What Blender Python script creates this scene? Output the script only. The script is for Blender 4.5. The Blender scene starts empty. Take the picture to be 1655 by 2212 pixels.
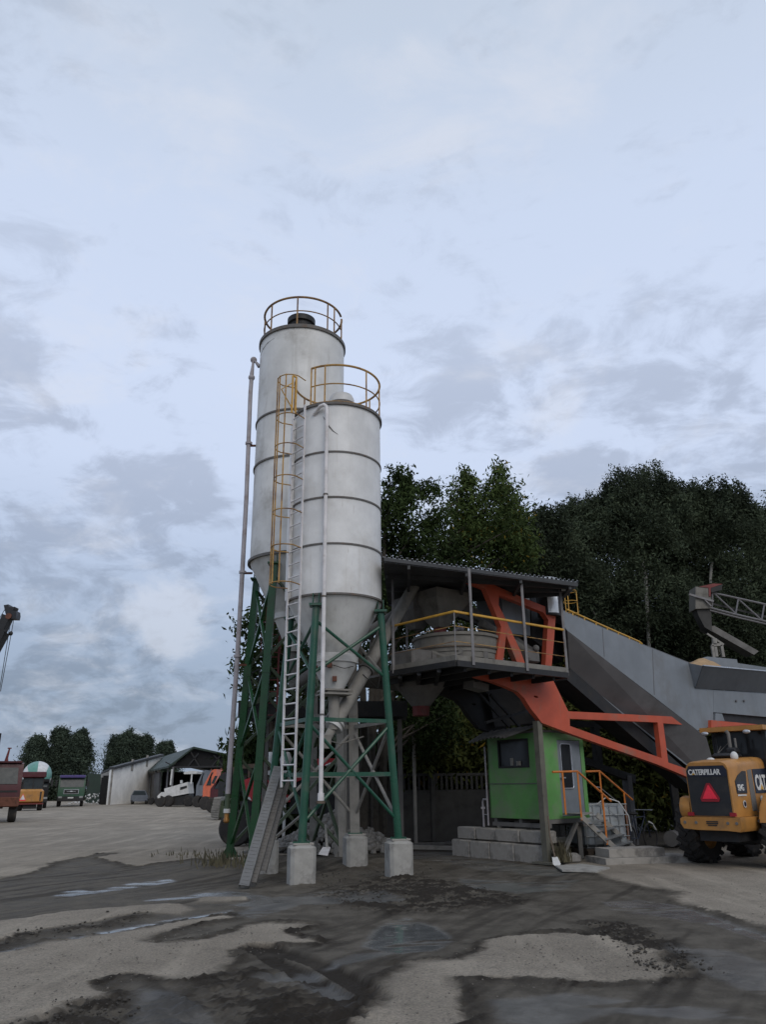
import bpy, bmesh, math, random
import numpy as np
from mathutils import Vector, Matrix, geometry
random.seed(7); rng = np.random.default_rng(7)
scene = bpy.context.scene
col = scene.collection
# ---------------------------------------------------------------- camera
F = 1661.0; W0, H0 = 1655.0, 2212.0
TH = math.atan((1696 - 1106) / F); PH = math.radians(.6); CZ = 1.65
_c, _s, _cp, _sp = math.cos(TH), math.sin(TH), math.cos(PH), math.sin(PH)
r_ = Vector((1, 0, 0)); u_ = Vector((0, -_s, _c)); FW = Vector((0, _c, _s))
RT = r_ * _cp - u_ * _sp; UP = u_ * _cp + r_ * _sp
CAM = Vector((0, 0, CZ))
cam = bpy.data.cameras.new('camera'); cam.sensor_fit = 'HORIZONTAL'; cam.sensor_width = 36
cam.lens = 36 * F / W0; cam.clip_end = 3000; cam.clip_start = .1
co = bpy.data.objects.new('camera', cam); col.objects.link(co)
M = Matrix((RT, UP, -FW)).transposed().to_4x4(); M.translation = CAM
co.matrix_world = M; scene.camera = co
def ray(x, y): return FW + RT * ((x - W0 / 2) / F) - UP * ((y - H0 / 2) / F)
def at(x, y, Y): d = ray(x, y); return CAM + d * (Y / d.y)
def gz(x, y, z=0): d = ray(x, y); return CAM + d * ((z - CZ) / d.z)
def pv(x, y, P, D):
    n = Vector((-D[1], D[0], 0)); d = ray(x, y)
    return CAM + d * ((Vector((P[0], P[1], 0)) - CAM).dot(n) / d.dot(n))
# ---------------------------------------------------------------- world and sun
SUN_EL, SUN_AZ = math.radians(36), math.radians(158)      # azimuth from +Y towards +X: high cloud glow behind the camera
w = bpy.data.worlds.new('World'); scene.world = w; w.use_nodes = True
nt = w.node_tree; nt.nodes.clear(); N = nt.nodes; L = nt.links
def nd(t, **k):
    n = N.new(t)
    for a, b in k.items(): setattr(n, a, b)
    return n
def mth(op, a, b=None, c=None, clamp=False):
    n = N.new('ShaderNodeMath'); n.operation = op; n.use_clamp = clamp
    for i, v in enumerate((a, b, c)):
        if v is None: continue
        if isinstance(v, (int, float)): n.inputs[i].default_value = v
        else: L.new(v, n.inputs[i])
    return n.outputs[0]
tc = nd('ShaderNodeTexCoord'); sep = nd('ShaderNodeSeparateXYZ'); L.new(tc.outputs['Generated'], sep.inputs[0])
zc = mth('MAXIMUM', sep.outputs[2], 0.0)
ramp = nd('ShaderNodeValToRGB'); L.new(zc, ramp.inputs[0])
els = [(0, (.26, .32, .43)), (.10, (.30, .375, .50)), (.18, (.385, .47, .615)), (.28, (.50, .59, .765)), (.38, (.61, .70, .89)), (.50, (.63, .72, .91)), (.64, (.61, .70, .88)), (.80, (.55, .63, .76)), (1, (.5, .57, .70))]
cr = ramp.color_ramp
while len(cr.elements) < len(els): cr.elements.new(.5)
for e, (p, c) in zip(cr.elements, els): e.position = p; e.color = (*c, 1)
den = mth('ADD', zc, .42)
cmb = nd('ShaderNodeCombineXYZ'); L.new(mth('DIVIDE', sep.outputs[0], den), cmb.inputs[0]); L.new(mth('DIVIDE', sep.outputs[1], den), cmb.inputs[1])
L.new(mth('MULTIPLY', zc, 1.5), cmb.inputs[2])
def wnoise(scale, detail, rough, dist=0, off=(0, 0, 0)):
    mp = nd('ShaderNodeMapping'); L.new(cmb.outputs[0], mp.inputs[0]); mp.inputs['Location'].default_value = off
    n = nd('ShaderNodeTexNoise'); L.new(mp.outputs[0], n.inputs['Vector']); n.inputs['Scale'].default_value = scale
    n.inputs['Detail'].default_value = detail; n.inputs['Roughness'].default_value = rough; n.inputs['Distortion'].default_value = dist
    return n.outputs[0]
def blob(x, y, rad):
    d = ray(x, y).normalized()
    vm = nd('ShaderNodeVectorMath', operation='DISTANCE'); L.new(tc.outputs['Generated'], vm.inputs[0]); vm.inputs[1].default_value = d
    mr = nd('ShaderNodeMapRange', interpolation_type='SMOOTHSTEP'); L.new(vm.outputs['Value'], mr.inputs[0])
    mr.inputs[1].default_value = 0; mr.inputs[2].default_value = rad; mr.inputs[3].default_value = 1; mr.inputs[4].default_value = 0
    return mr.outputs[0]
def blobs(lst):
    acc = None
    for x, y, rad, a in lst:
        v = mth('MULTIPLY', blob(x, y, rad), a); acc = v if acc is None else mth('ADD', acc, v)
    return acc
n1 = wnoise(4.2, 8, .6, .6, (3.1, 1.7, .4)); n2 = wnoise(9.5, 9, .62, .5, (7.7, .3, 2.2)); n3 = wnoise(5.0, 8, .62, .4, (1.3, 9.1, 5.2))
dark = blobs([(1150, 880, .26, .34), (1600, 760, .18, .34), (950, 850, .14, .2), (-40, 720, .12, .55), (60, 950, .12, .3), (300, 980, .13, .28),
              (130, 1130, .16, .3), (420, 1120, .14, .24), (360, 690, .10, .28), (60, 1480, .3, .22), (1500, 1000, .3, .30), (150, 250, .45, .14), (1450, 120, .4, .1), (200, 1480, .3, .15)])
dk = mth('ADD', mth('MULTIPLY', mth('SUBTRACT', n1, .5), 2.0), dark)
dk = mth('ADD', dk, mth('MULTIPLY', mth('SUBTRACT', n2, .5), 2.0))
mr = nd('ShaderNodeMapRange', interpolation_type='SMOOTHSTEP'); L.new(dk, mr.inputs[0]); mr.inputs[1].default_value = .10; mr.inputs[2].default_value = .62
fd = nd('ShaderNodeMapRange', interpolation_type='SMOOTHSTEP'); L.new(zc, fd.inputs[0]); fd.inputs[1].default_value = .42; fd.inputs[2].default_value = .62; fd.inputs[3].default_value = 1; fd.inputs[4].default_value = .55
dmask = mth('MULTIPLY', mr.outputs[0], fd.outputs[0])
light = blobs([(370, 1340, .07, 1.1), (300, 1250, .12, .35), (130, 1400, .10, .3), (1190, 900, .07, .5), (890, 230, .1, .35), (450, 270, .14, .3), (560, 560, .12, .3), (980, 360, .08, .3), (1200, 260, .12, .3), (770, 490, .1, .25), (330, 1640, .05, .2)])
lt = mth('ADD', mth('MULTIPLY', mth('SUBTRACT', n3, .47), 3.2), light)
mr2 = nd('ShaderNodeMapRange', interpolation_type='SMOOTHSTEP'); L.new(lt, mr2.inputs[0]); mr2.inputs[1].default_value = .1; mr2.inputs[2].default_value = .95
def mixc(fac, a, b, blend='MIX'):
    m = nd('ShaderNodeMix', data_type='RGBA', blend_type=blend)
    if isinstance(fac, float): m.inputs[0].default_value = fac
    else: L.new(fac, m.inputs[0])
    for i, v in ((6, a), (7, b)):
        if isinstance(v, tuple): m.inputs[i].default_value = (*v, 1)
        else: L.new(v, m.inputs[i])
    return m.outputs[2]
c = mixc(dmask, ramp.outputs[0], (.74, .74, .745), 'MULTIPLY')
c = mixc(mth('MULTIPLY', mr2.outputs[0], .46), c, (.74, .765, .84))
sky = nd('ShaderNodeTexSky', sky_type='NISHITA'); sky.sun_disc = False; sky.sun_elevation = SUN_EL; sky.sun_rotation = SUN_AZ
b1 = nd('ShaderNodeBackground'); L.new(sky.outputs[0], b1.inputs[0]); b1.inputs[1].default_value = .07
b2 = nd('ShaderNodeBackground'); L.new(c, b2.inputs[0]); b2.inputs[1].default_value = 1.0
ms = nd('ShaderNodeMixShader'); ms.inputs[0].default_value = .92; L.new(b1.outputs[0], ms.inputs[1]); L.new(b2.outputs[0], ms.inputs[2])
wo = nd('ShaderNodeOutputWorld'); L.new(ms.outputs[0], wo.inputs[0])
sl = bpy.data.lights.new('sun', 'SUN'); sl.energy = .95; sl.angle = math.radians(40); sl.color = (1, .91, .78)
so = bpy.data.objects.new('sun', sl); col.objects.link(so)
sd = Vector((math.sin(SUN_AZ) * math.cos(SUN_EL), math.cos(SUN_AZ) * math.cos(SUN_EL), math.sin(SUN_EL)))
so.rotation_euler = (-sd).to_track_quat('-Z', 'Y').to_euler(); so.location = (0, -20, 40)
vs = scene.view_settings; vs.view_transform = 'Standard'; vs.look = 'None'; vs.exposure = .10; vs.gamma = 1
# ---------------------------------------------------------------- materials
def newmat(name):
    m = bpy.data.materials.new(name); m.use_nodes = True; t = m.node_tree
    return m, t, t.nodes, t.links, t.nodes['Principled BSDF']
def tn(t, lk, vec, scale, detail=5, rough=.6):
    n = t.nodes.new('ShaderNodeTexNoise'); n.inputs['Scale'].default_value = scale; n.inputs['Detail'].default_value = detail; n.inputs['Roughness'].default_value = rough
    if vec is not None: lk.new(vec, n.inputs['Vector'])
    return n.outputs[0]
def tmap(t, lk, scale=(1, 1, 1), src='Object'):
    a = t.nodes.new('ShaderNodeTexCoord'); b = t.nodes.new('ShaderNodeMapping'); lk.new(a.outputs[src], b.inputs[0]); b.inputs['Scale'].default_value = scale
    return b.outputs[0]
def rng_(t, lk, v, a, b, c=0., d=1., smooth=True):
    n = t.nodes.new('ShaderNodeMapRange'); lk.new(v, n.inputs[0])
    if smooth: n.interpolation_type = 'SMOOTHSTEP'
    for i, x in zip((1, 2, 3, 4), (a, b, c, d)): n.inputs[i].default_value = x
    return n.outputs[0]
def mixn(t, lk, fac, a, b, blend='MIX'):
    m = t.nodes.new('ShaderNodeMix'); m.data_type = 'RGBA'; m.blend_type = blend
    if isinstance(fac, float): m.inputs[0].default_value = fac
    else: lk.new(fac, m.inputs[0])
    for i, v in ((6, a), (7, b)):
        if isinstance(v, tuple): m.inputs[i].default_value = (*v, 1)
        else: lk.new(v, m.inputs[i])
    return m.outputs[2]
def paint(name, c, rough=.5, metal=0., dirt=(.12, .10, .085), amt=.35, dscale=3., streak=False, bump=.05, bscale=30., thr=.5, spec=.4):
    """painted or bare surface: mottled tone, dirt patches, optional vertical run-down streaks, fine bump"""
    m, t, n, lk, p = newmat(name)
    v = tmap(t, lk); a = tn(t, lk, v, dscale * 1.3, 6); cc = mixn(t, lk, rng_(t, lk, a, .3, .7), tuple(x * .86 for x in c), tuple(min(1, x * 1.1) for x in c))
    d = tn(t, lk, v, dscale, 8, .68); f = rng_(t, lk, d, thr, thr + .2, 0, amt)
    cc = mixn(t, lk, f, cc, dirt)
    if streak:
        v2 = tmap(t, lk, (1, 1, .07)); s = tn(t, lk, v2, 5.5, 7, .65); cc = mixn(t, lk, rng_(t, lk, s, .53, .76, 0, .36), cc, dirt)
        s2 = tn(t, lk, tmap(t, lk, (1, 1, .12)), 17, 4, .6); cc = mixn(t, lk, rng_(t, lk, s2, .64, .78, 0, .35), cc, (.17, .10, .06))
    lk.new(cc, p.inputs['Base Color']); p.inputs['Metallic'].default_value = metal
    lk.new(rng_(t, lk, d, .3, .75, max(.05, rough - .1), min(1, rough + .15)), p.inputs['Roughness'])
    p.inputs['Specular IOR Level'].default_value = spec
    if bump:
        b = t.nodes.new('ShaderNodeBump'); b.inputs['Strength'].default_value = bump * 4; b.inputs['Distance'].default_value = .01
        lk.new(tn(t, lk, v, bscale, 6, .7), b.inputs['Height']); lk.new(b.outputs[0], p.inputs['Normal'])
    return m
X = {}
X['silo'] = paint('silo_paint', (.66, .662, .658), .45, 0, (.40, .37, .32), .3, .9, True, .03, 14)
X['silo2'] = paint('silo_paint_grey', (.60, .60, .585), .45, 0, (.24, .22, .19), .5, .8, True, .03, 14)
X['seam'] = paint('silo_seam', (.11, .103, .096), .6, 0, (.16, .09, .05), .6, 6)
X['whitepipe'] = paint('white_pipe', (.62, .60, .60), .4, 0, (.3, .26, .22), .5, 3, bump=.02)
X['greypipe'] = paint('grey_pipe', (.34, .32, .34), .45, 0, (.2, .13, .1), .5, 3, bump=.02)
X['cement'] = paint('cement_dusted_steel', (.26, .248, .225), .8, 0, (.13, .12, .11), .6, 2.5, True, .08, 25)
X['gratecement'] = paint('dusty_dark_steel', (.15, .143, .135), .8, 0, (.07, .065, .06), .6, 2.5, True, .08, 25)
X['green'] = paint('green_leg_paint', (.017, .078, .048), .33, 0, (.09, .10, .08), .5, 2.4, False, .03, 12)
X['green2'] = paint('dark_green_leg_paint', (.013, .066, .021), .3, 0, (.04, .05, .035), .5, 2.0, False, .04, 12)
X['dgreen'] = paint('grimy_green_beam', (.06, .085, .05), .6, 0, (.05, .045, .04), .7, 2.4)
X['yellow'] = paint('yellow_rail', (.40, .235, .07), .5, 0, (.12, .06, .04), .85, 2.6, thr=.44)
X['rustrail'] = paint('rusty_rail', (.29, .17, .065), .6, 0, (.09, .05, .04), .8, 3, thr=.42)
X['yellow2'] = paint('bright_yellow_rail', (.52, .29, .04), .45, 0, (.2, .1, .05), .5, 4)
X['orange'] = paint('orange_steel', (.46, .082, .038), .55, 0, (.22, .15, .11), .75, 1.3, True, .03, 15)
X['orail'] = paint('orange_rail', (.50, .15, .02), .4, 0, (.25, .13, .09), .5, 5)
X['rust'] = paint('rusty_steel', (.14, .055, .035), .8, 0, (.05, .03, .025), .6, 5)
X['dred'] = paint('dark_red_steel', (.16, .03, .028), .6, 0, (.08, .06, .05), .6, 3)
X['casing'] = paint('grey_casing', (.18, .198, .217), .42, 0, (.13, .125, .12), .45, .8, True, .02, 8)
X['belly'] = paint('shaded_casing_belly', (.125, .125, .13), .5, 0, (.06, .055, .05), .5, .9, False, .02, 8)  # casing grey darkened: shade of the downward-leaning face put into the colour
X['black'] = paint('black_steel', (.018, .018, .019), .6, 0, (.05, .045, .04), .5, 3)
X['plant'] = paint('plant_dust', (.185, .175, .155), .85, 0, (.08, .075, .065), .65, 2.5, True, .08, 25)
X['roofsheet'] = paint('roof_sheet_zinc', (.55, .56, .57), .3, .6, (.35, .35, .35), .4, 3)
X['shaded'] = paint('shaded_flare', (.075, .088, .105), .45, 0, (.06, .06, .06), .5, .9, True, .02, 8)  # shade on the out-leaning hopper side painted as a darker, bluer casing grey
X['fence'] = paint('dark_fence', (.055, .053, .05), .9, 0, (.03, .03, .028), .6, 2.5)  # very dark grey for the whole fence and the conveyor chute
X['post'] = paint('grey_post', (.17, .165, .17), .5, .2, (.1, .08, .07), .5, 4)
X['zinc'] = paint('galvanised_sheet', (.30, .31, .31), .38, .5, (.16, .15, .14), .5, 3)
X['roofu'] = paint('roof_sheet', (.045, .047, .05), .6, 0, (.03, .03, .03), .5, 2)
X['bright'] = paint('sky_sheen_sheet', (.80, .81, .82), .3, .2, (.6, .6, .6), .2, 3, bump=0)  # pale colour stands in for sky reflected by the steel filter sheet
X['steel'] = paint('shiny_steel', (.72, .72, .72), .12, 1., (.5, .5, .5), .3, 2, bump=.01)
X['concrete'] = paint('cast_concrete', (.33, .32, .295), .85, 0, (.14, .13, .12), .65, 3.5, False, .12, 45, .48)
X['block'] = paint('concrete_block', (.32, .30, .27), .9, 0, (.07, .065, .06), .7, 2.2, False, .14, 40, .47)
X['booth'] = paint('green_booth_paint', (.11, .29, .080), .5, 0, (.20, .215, .16), .6, 1.1, True, .02, 10, .42)
X['boothb'] = paint('dusty_booth_skirt', (.12, .14, .11), .8, 0, (.08, .08, .07), .6, 2)
X['door'] = paint('grey_door', (.17, .19, .21), .4, 0, (.12, .11, .1), .4, 2)
X['alu'] = paint('aluminium', (.5, .52, .56), .35, .6, (.2, .2, .2), .3, 4)
X['ibc'] = paint('ibc_plastic', (.34, .37, .39), .4, 0, (.16, .16, .15), .5, 2.5)
X['ct'] = paint('loader_yellow', (.41, .195, .05), .42, 0, (.15, .10, .06), .6, 1.8, True, .02, 14)
X['ctblack'] = paint('loader_black', (.020, .021, .024), .45, 0, (.05, .045, .04), .5, 3)
X['navy'] = paint('navy_decal', (.014, .018, .035), .4, 0, (.05, .05, .05), .3, 3)
X['tyre'] = paint('tyre_rubber', (.028, .026, .025), .85, 0, (.10, .085, .07), .7, 3, bump=.1)
X['white'] = paint('white_paint', (.58, .58, .57), .45, 0, (.3, .28, .25), .4, 2)
X['lettering'] = paint('white_lettering', (.62, .62, .60), .4, 0, (.4, .38, .35), .2, 4, bump=0)
X['wall'] = paint('white_render', (.86, .85, .82), .85, 0, (.5, .48, .44), .3, .5)
X['brick'] = paint('grey_brick', (.16, .155, .15), .9, 0, (.08, .07, .07), .5, 2)
X['sign'] = paint('signal_red', (.90, .035, .07), .35, 0, (.4, .03, .04), .2, 3, bump=0)
X['signb'] = paint('dark_red_edge', (.28, .015, .025), .4, 0, (.2, .02, .03), .2, 3, bump=0)
X['red'] = paint('red_machine', (.42, .03, .04), .4, 0, (.12, .05, .045), .5, 2)
X['maroon'] = paint('maroon_cab', (.075, .016, .021), .4, 0, (.07, .04, .04), .5, 2)
X['tgreen'] = paint('truck_green', (.03, .085, .05), .4, 0, (.06, .08, .06), .4, 2)
X['drumgreen'] = paint('drum_green', (.10, .26, .21), .4, 0, (.2, .25, .22), .3, 3)
X['purple'] = paint('violet_visor', (.07, .05, .17), .4, 0, (.06, .05, .08), .3, 3)
X['tgrey'] = paint('truck_grey', (.14, .155, .18), .4, 0, (.08, .08, .08), .4, 2)
X['torange'] = paint('truck_orange', (.62, .15, .08), .4, 0, (.3, .12, .08), .4, 2)
X['rock'] = paint('rubble_rock', (.22, .21, .195), .95, 0, (.09, .085, .075), .6, 6, bump=.15)
X['sand'] = paint('sand', (.36, .24, .13), .95, 0, (.22, .15, .09), .5, 6, bump=.15)
X['bark'] = paint('bark', (.06, .052, .042), .95, 0, (.025, .022, .018), .7, 6, bump=.2)
X['birch'] = paint('birch_bark', (.25, .245, .22), .9, 0, (.05, .045, .04), .7, 5, bump=.1)
X['roofgreen'] = paint('green_roof', (.022, .038, .028), .6, 0, (.04, .05, .04), .5, 1)
X['dark'] = paint('dark_interior', (.012, .012, .013), .9, 0, (.02, .02, .02), .3, 1, bump=0)
X['wood'] = paint('old_wood', (.13, .10, .075), .9, 0, (.06, .05, .04), .6, 6)
X['brown'] = paint('brown_door', (.20, .10, .05), .7, 0, (.1, .06, .04), .5, 3)
X['tread'] = paint('grey_track_plate', (.26, .25, .23), .7, 0, (.12, .11, .1), .6, 3, bump=.1)
X['blue'] = paint('blue_plastic', (.04, .045, .16), .5, 0, (.05, .05, .08), .3, 3)
def glass(name, c=(.03, .035, .04), rough=.07):
    m, t, n, lk, p = newmat(name); p.inputs['Base Color'].default_value = (*c, 1); p.inputs['Specular IOR Level'].default_value = .35
    a = tn(t, lk, tmap(t, lk), 3, 4); lk.new(rng_(t, lk, a, .3, .7, rough, rough + .12), p.inputs['Roughness']); return m
X['glass'] = glass('window_glass', (.02, .022, .025), .1); X['glass2'] = glass('truck_glass', (.03, .04, .045), .25)
def leafmat(name, a, b, yel=None):
    m, t, n, lk, p = newmat(name)
    g = n.new('ShaderNodeNewGeometry'); cc = mixn(t, lk, g.outputs['Random Per Island'], a, b)
    big = tn(t, lk, tmap(t, lk, src='Object'), .55, 3); cc = mixn(t, lk, rng_(t, lk, big, .4, .62), cc, tuple(x * 1.7 for x in b))
    if yel:
        s = rng_(t, lk, g.outputs['Random Per Island'], .975, .98); cc = mixn(t, lk, s, cc, yel)
    lk.new(cc, p.inputs['Base Color']); p.inputs['Roughness'].default_value = .75; p.inputs['Specular IOR Level'].default_value = .12
    tr = n.new('ShaderNodeBsdfTranslucent'); lk.new(cc, tr.inputs[0]); mx = n.new('ShaderNodeMixShader'); mx.inputs[0].default_value = .22
    lk.new(p.outputs[0], mx.inputs[1]); lk.new(tr.outputs[0], mx.inputs[2]); lk.new(mx.outputs[0], n['Material Output'].inputs[0])
    return m
X['leaf'] = leafmat('maple_leaf', (.014, .024, .009), (.030, .046, .015))
X['leafb'] = leafmat('bright_maple_leaf', (.024, .040, .013), (.052, .074, .023), (.25, .18, .03))
X['leafd'] = leafmat('poplar_leaf', (.023, .031, .019), (.042, .054, .032))
X['leafu'] = leafmat('undergrowth_leaf', (.022, .030, .010), (.048, .056, .016), (.2, .13, .02))
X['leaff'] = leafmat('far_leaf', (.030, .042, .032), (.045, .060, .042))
# ---------------------------------------------------------------- helpers
class MB:
    """collects shapes; build() links them as one mesh object"""
    def __init__(s): s.v = []; s.f = []
    def add(s, vs, fs):
        o = len(s.v); s.v += [tuple(v) for v in vs]; s.f += [tuple(i + o for i in f) for f in fs]; return s
    def hexa(s, p):   # 8 points: bottom 4 ccw, top 4 ccw
        return s.add(p, [(0, 3, 2, 1), (4, 5, 6, 7), (0, 1, 5, 4), (1, 2, 6, 5), (2, 3, 7, 6), (3, 0, 4, 7)])
    def box(s, c, d, rz=0, R=None, bev=0):
        c = Vector(c); m = R if R is not None else Matrix.Rotation(rz, 3, 'Z'); x, y, z = [a / 2 for a in d]
        if not bev:
            return s.hexa([c + m @ Vector(q) for q in ((-x, -y, -z), (x, -y, -z), (x, y, -z), (-x, y, -z), (-x, -y, z), (x, -y, z), (x, y, z), (-x, y, z))])
        b = min(bev, x * .9, y * .9, z * .9)
        ring = lambda e, zz: [c + m @ Vector((px, py, zz)) for px, py in ((-x + e + b, -y + e), (x - e - b, -y + e), (x - e, -y + e + b), (x - e, y - e - b), (x - e - b, y - e), (-x + e + b, y - e), (-x + e, y - e - b), (-x + e, -y + e + b))]
        rs = [ring(b, -z), ring(0, -z + b), ring(0, z - b), ring(b, z)]
        vs = [q for r in rs for q in r]; fs = []
        for k in range(3):
            for i in range(8): j = (i + 1) % 8; fs.append((k * 8 + i, k * 8 + j, k * 8 + 8 + j, k * 8 + 8 + i))
        fs += [tuple(range(7, -1, -1)), tuple(range(24, 32))]
        return s.add(vs, fs)
    def bar(s, p, q, w_, h_=None, up=(0, 0, 1)):
        p, q = Vector(p), Vector(q); h_ = h_ or w_; d = (q - p).normalized(); u = Vector(up)
        if abs(d.dot(u)) > .98: u = Vector((0, 1, 0)) if abs(d.y) < .9 else Vector((1, 0, 0))
        a = d.cross(u).normalized() * (w_ / 2); b = a.cross(d).normalized() * (h_ / 2)
        return s.hexa([p - a - b, p + a - b, p + a + b, p - a + b, q - a - b, q + a - b, q + a + b, q - a + b])
    def tube(s, pts, r, n=10, closed=False, cap=True):
        pts = [Vector(p) for p in pts]; k = len(pts); rs = r if isinstance(r, (list, tuple)) else [r] * k
        vs = []; prev = None
        for i, p in enumerate(pts):
            if closed: d = (pts[(i + 1) % k] - pts[i - 1]).normalized()
            else: d = ((pts[min(i + 1, k - 1)] - p).normalized() + (p - pts[max(i - 1, 0)]).normalized()).normalized()
            if prev is None:
                u = Vector((0, 0, 1)) if abs(d.z) < .9 else Vector((1, 0, 0)); a = d.cross(u).normalized()
            else: a = (prev - d * prev.dot(d)).normalized()
            prev = a; b = d.cross(a)
            vs += [p + (a * math.cos(2 * math.pi * j / n) + b * math.sin(2 * math.pi * j / n)) * rs[i] for j in range(n)]
        fs = []
        for i in range(k if closed else k - 1):
            i2 = (i + 1) % k
            for j in range(n): j2 = (j + 1) % n; fs.append((i * n + j, i * n + j2, i2 * n + j2, i2 * n + j))
        if not closed and cap: fs += [tuple(range(n - 1, -1, -1)), tuple(range((k - 1) * n, k * n))]
        return s.add(vs, fs)
    def lathe(s, c, prof, n=48, axis=None, cap=True):
        c = Vector(c); m = Matrix.Identity(3) if axis is None else Vector((0, 0, 1)).rotation_difference(Vector(axis)).to_matrix()
        vs = [c + m @ Vector((r * math.cos(2 * math.pi * j / n), r * math.sin(2 * math.pi * j / n), z)) for r, z in prof for j in range(n)]
        fs = []
        for i in range(len(prof) - 1):
            for j in range(n): j2 = (j + 1) % n; fs.append((i * n + j, i * n + j2, (i + 1) * n + j2, (i + 1) * n + j))
        if cap: fs += [tuple(range(n - 1, -1, -1)), tuple(range((len(prof) - 1) * n, len(prof) * n))]
        return s.add(vs, fs)
    def prism(s, outer, ext, holes=()):
        """polygon (3D, planar) with holes, extruded by vector ext"""
        loops = [[Vector(p) for p in outer]] + [[Vector(p) for p in h] for h in holes]
        flat = [p for l in loops for p in l]; k = len(flat); ext = Vector(ext)
        tri = geometry.tessellate_polygon(loops); fs = []
        nrm = Vector((0, 0, 0))
        for a, b, c_ in tri: nrm += (flat[b] - flat[a]).cross(flat[c_] - flat[a])
        for a, b, c_ in tri: fs += [(a, b, c_), (c_ + k, b + k, a + k)]
        o = 0
        for l in loops:
            m = len(l)
            for i in range(m): j = (i + 1) % m; fs.append((o + i, o + j, o + j + k, o + i + k))
            o += m
        return s.add(flat + [p + ext for p in flat], fs)
    def ell(s, c, r, n=16, m=9, R=None):
        c = Vector(c); R = R or Matrix.Identity(3); r = r if isinstance(r, (tuple, list)) else (r, r, r)
        vs = []
        for i in range(m + 1):
            t = math.pi * i / m
            for j in range(n): a = 2 * math.pi * j / n; vs.append(c + R @ Vector((r[0] * math.sin(t) * math.cos(a), r[1] * math.sin(t) * math.sin(a), r[2] * math.cos(t))))
        fs = [(i * n + j, (i + 1) * n + j, (i + 1) * n + (j + 1) % n, i * n + (j + 1) % n) for i in range(m) for j in range(n)]
        return s.add(vs, fs)
    def grid(s, f, nu, nv):
        vs = [f(i / nu, j / nv) for i in range(nu + 1) for j in range(nv + 1)]
        return s.add(vs, [(i * (nv + 1) + j, (i + 1) * (nv + 1) + j, (i + 1) * (nv + 1) + j + 1, i * (nv + 1) + j + 1) for i in range(nu) for j in range(nv)])
    def build(s, name, m, parent=None, loc=None, smooth=True, local=False):
        org = Vector((0, 0, 0)) if local else (Vector(ORG[parent.name]) if parent else Vector(loc or (0, 0, 0)))
        me = bpy.data.meshes.new(name); me.from_pydata([tuple(Vector(v) - org) for v in s.v], [], s.f)
        bm = bmesh.new(); bm.from_mesh(me); bmesh.ops.recalc_face_normals(bm, faces=bm.faces); bm.to_mesh(me); bm.free()
        me.materials.append(X[m] if isinstance(m, str) else m); me.update()
        if smooth:
            me.shade_smooth(); me.set_sharp_from_angle(angle=math.radians(38))
        o = bpy.data.objects.new(name, me); col.objects.link(o)
        if parent: o.parent = parent; ORG[o.name] = ORG[parent.name]
        else: o.location = org; ORG[o.name] = tuple(org)
        return o
ORG = {}
def tag(o, label, cat, group=None):
    o['label'] = label; o['category'] = cat
    if group: o['group'] = group
    return o
def thing(name, loc, label, cat, group=None, rz=0):
    o = bpy.data.objects.new(name, None); col.objects.link(o); o.location = loc; o.rotation_euler = (0, 0, rz); o.empty_display_size = .3
    ORG[o.name] = tuple(loc); return tag(o, label, cat, group)
def kind(o, k): o['kind'] = k; return o
def copy_tree(o, parent=None):
    c_ = o.copy(); col.objects.link(c_); c_.parent = parent; ORG[c_.name] = ORG[o.name]
    for ch in [x for x in bpy.data.objects if x.parent == o]: copy_tree(ch, c_)
    return c_
def text(body, size, m, parent, name, origin, rx, ry, depth=.006, shear=0., wscale=1., off=.012):
    """raised lettering: origin + rx*x + ry*y in the parent's local space"""
    cu = bpy.data.curves.new('t', 'FONT'); cu.body = body; cu.size = size; cu.extrude = depth / 2; cu.offset = size * off; cu.shear = shear; cu.space_character = .92
    to = bpy.data.objects.new('t', cu); col.objects.link(to); bpy.context.view_layer.update()
    me = bpy.data.meshes.new_from_object(to.evaluated_get(bpy.context.evaluated_depsgraph_get())); bpy.data.objects.remove(to)
    rx, ry = Vector(rx), Vector(ry); rz = rx.cross(ry)
    for v in me.vertices: q = v.co.copy(); v.co = Vector(origin) + rx * q.x * wscale + ry * q.y + rz * q.z
    me.materials.clear(); me.materials.append(X[m]); me.name = name
    o = bpy.data.objects.new(name, me); col.objects.link(o); o.parent = parent; ORG[o.name] = ORG[parent.name]; return o
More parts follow.
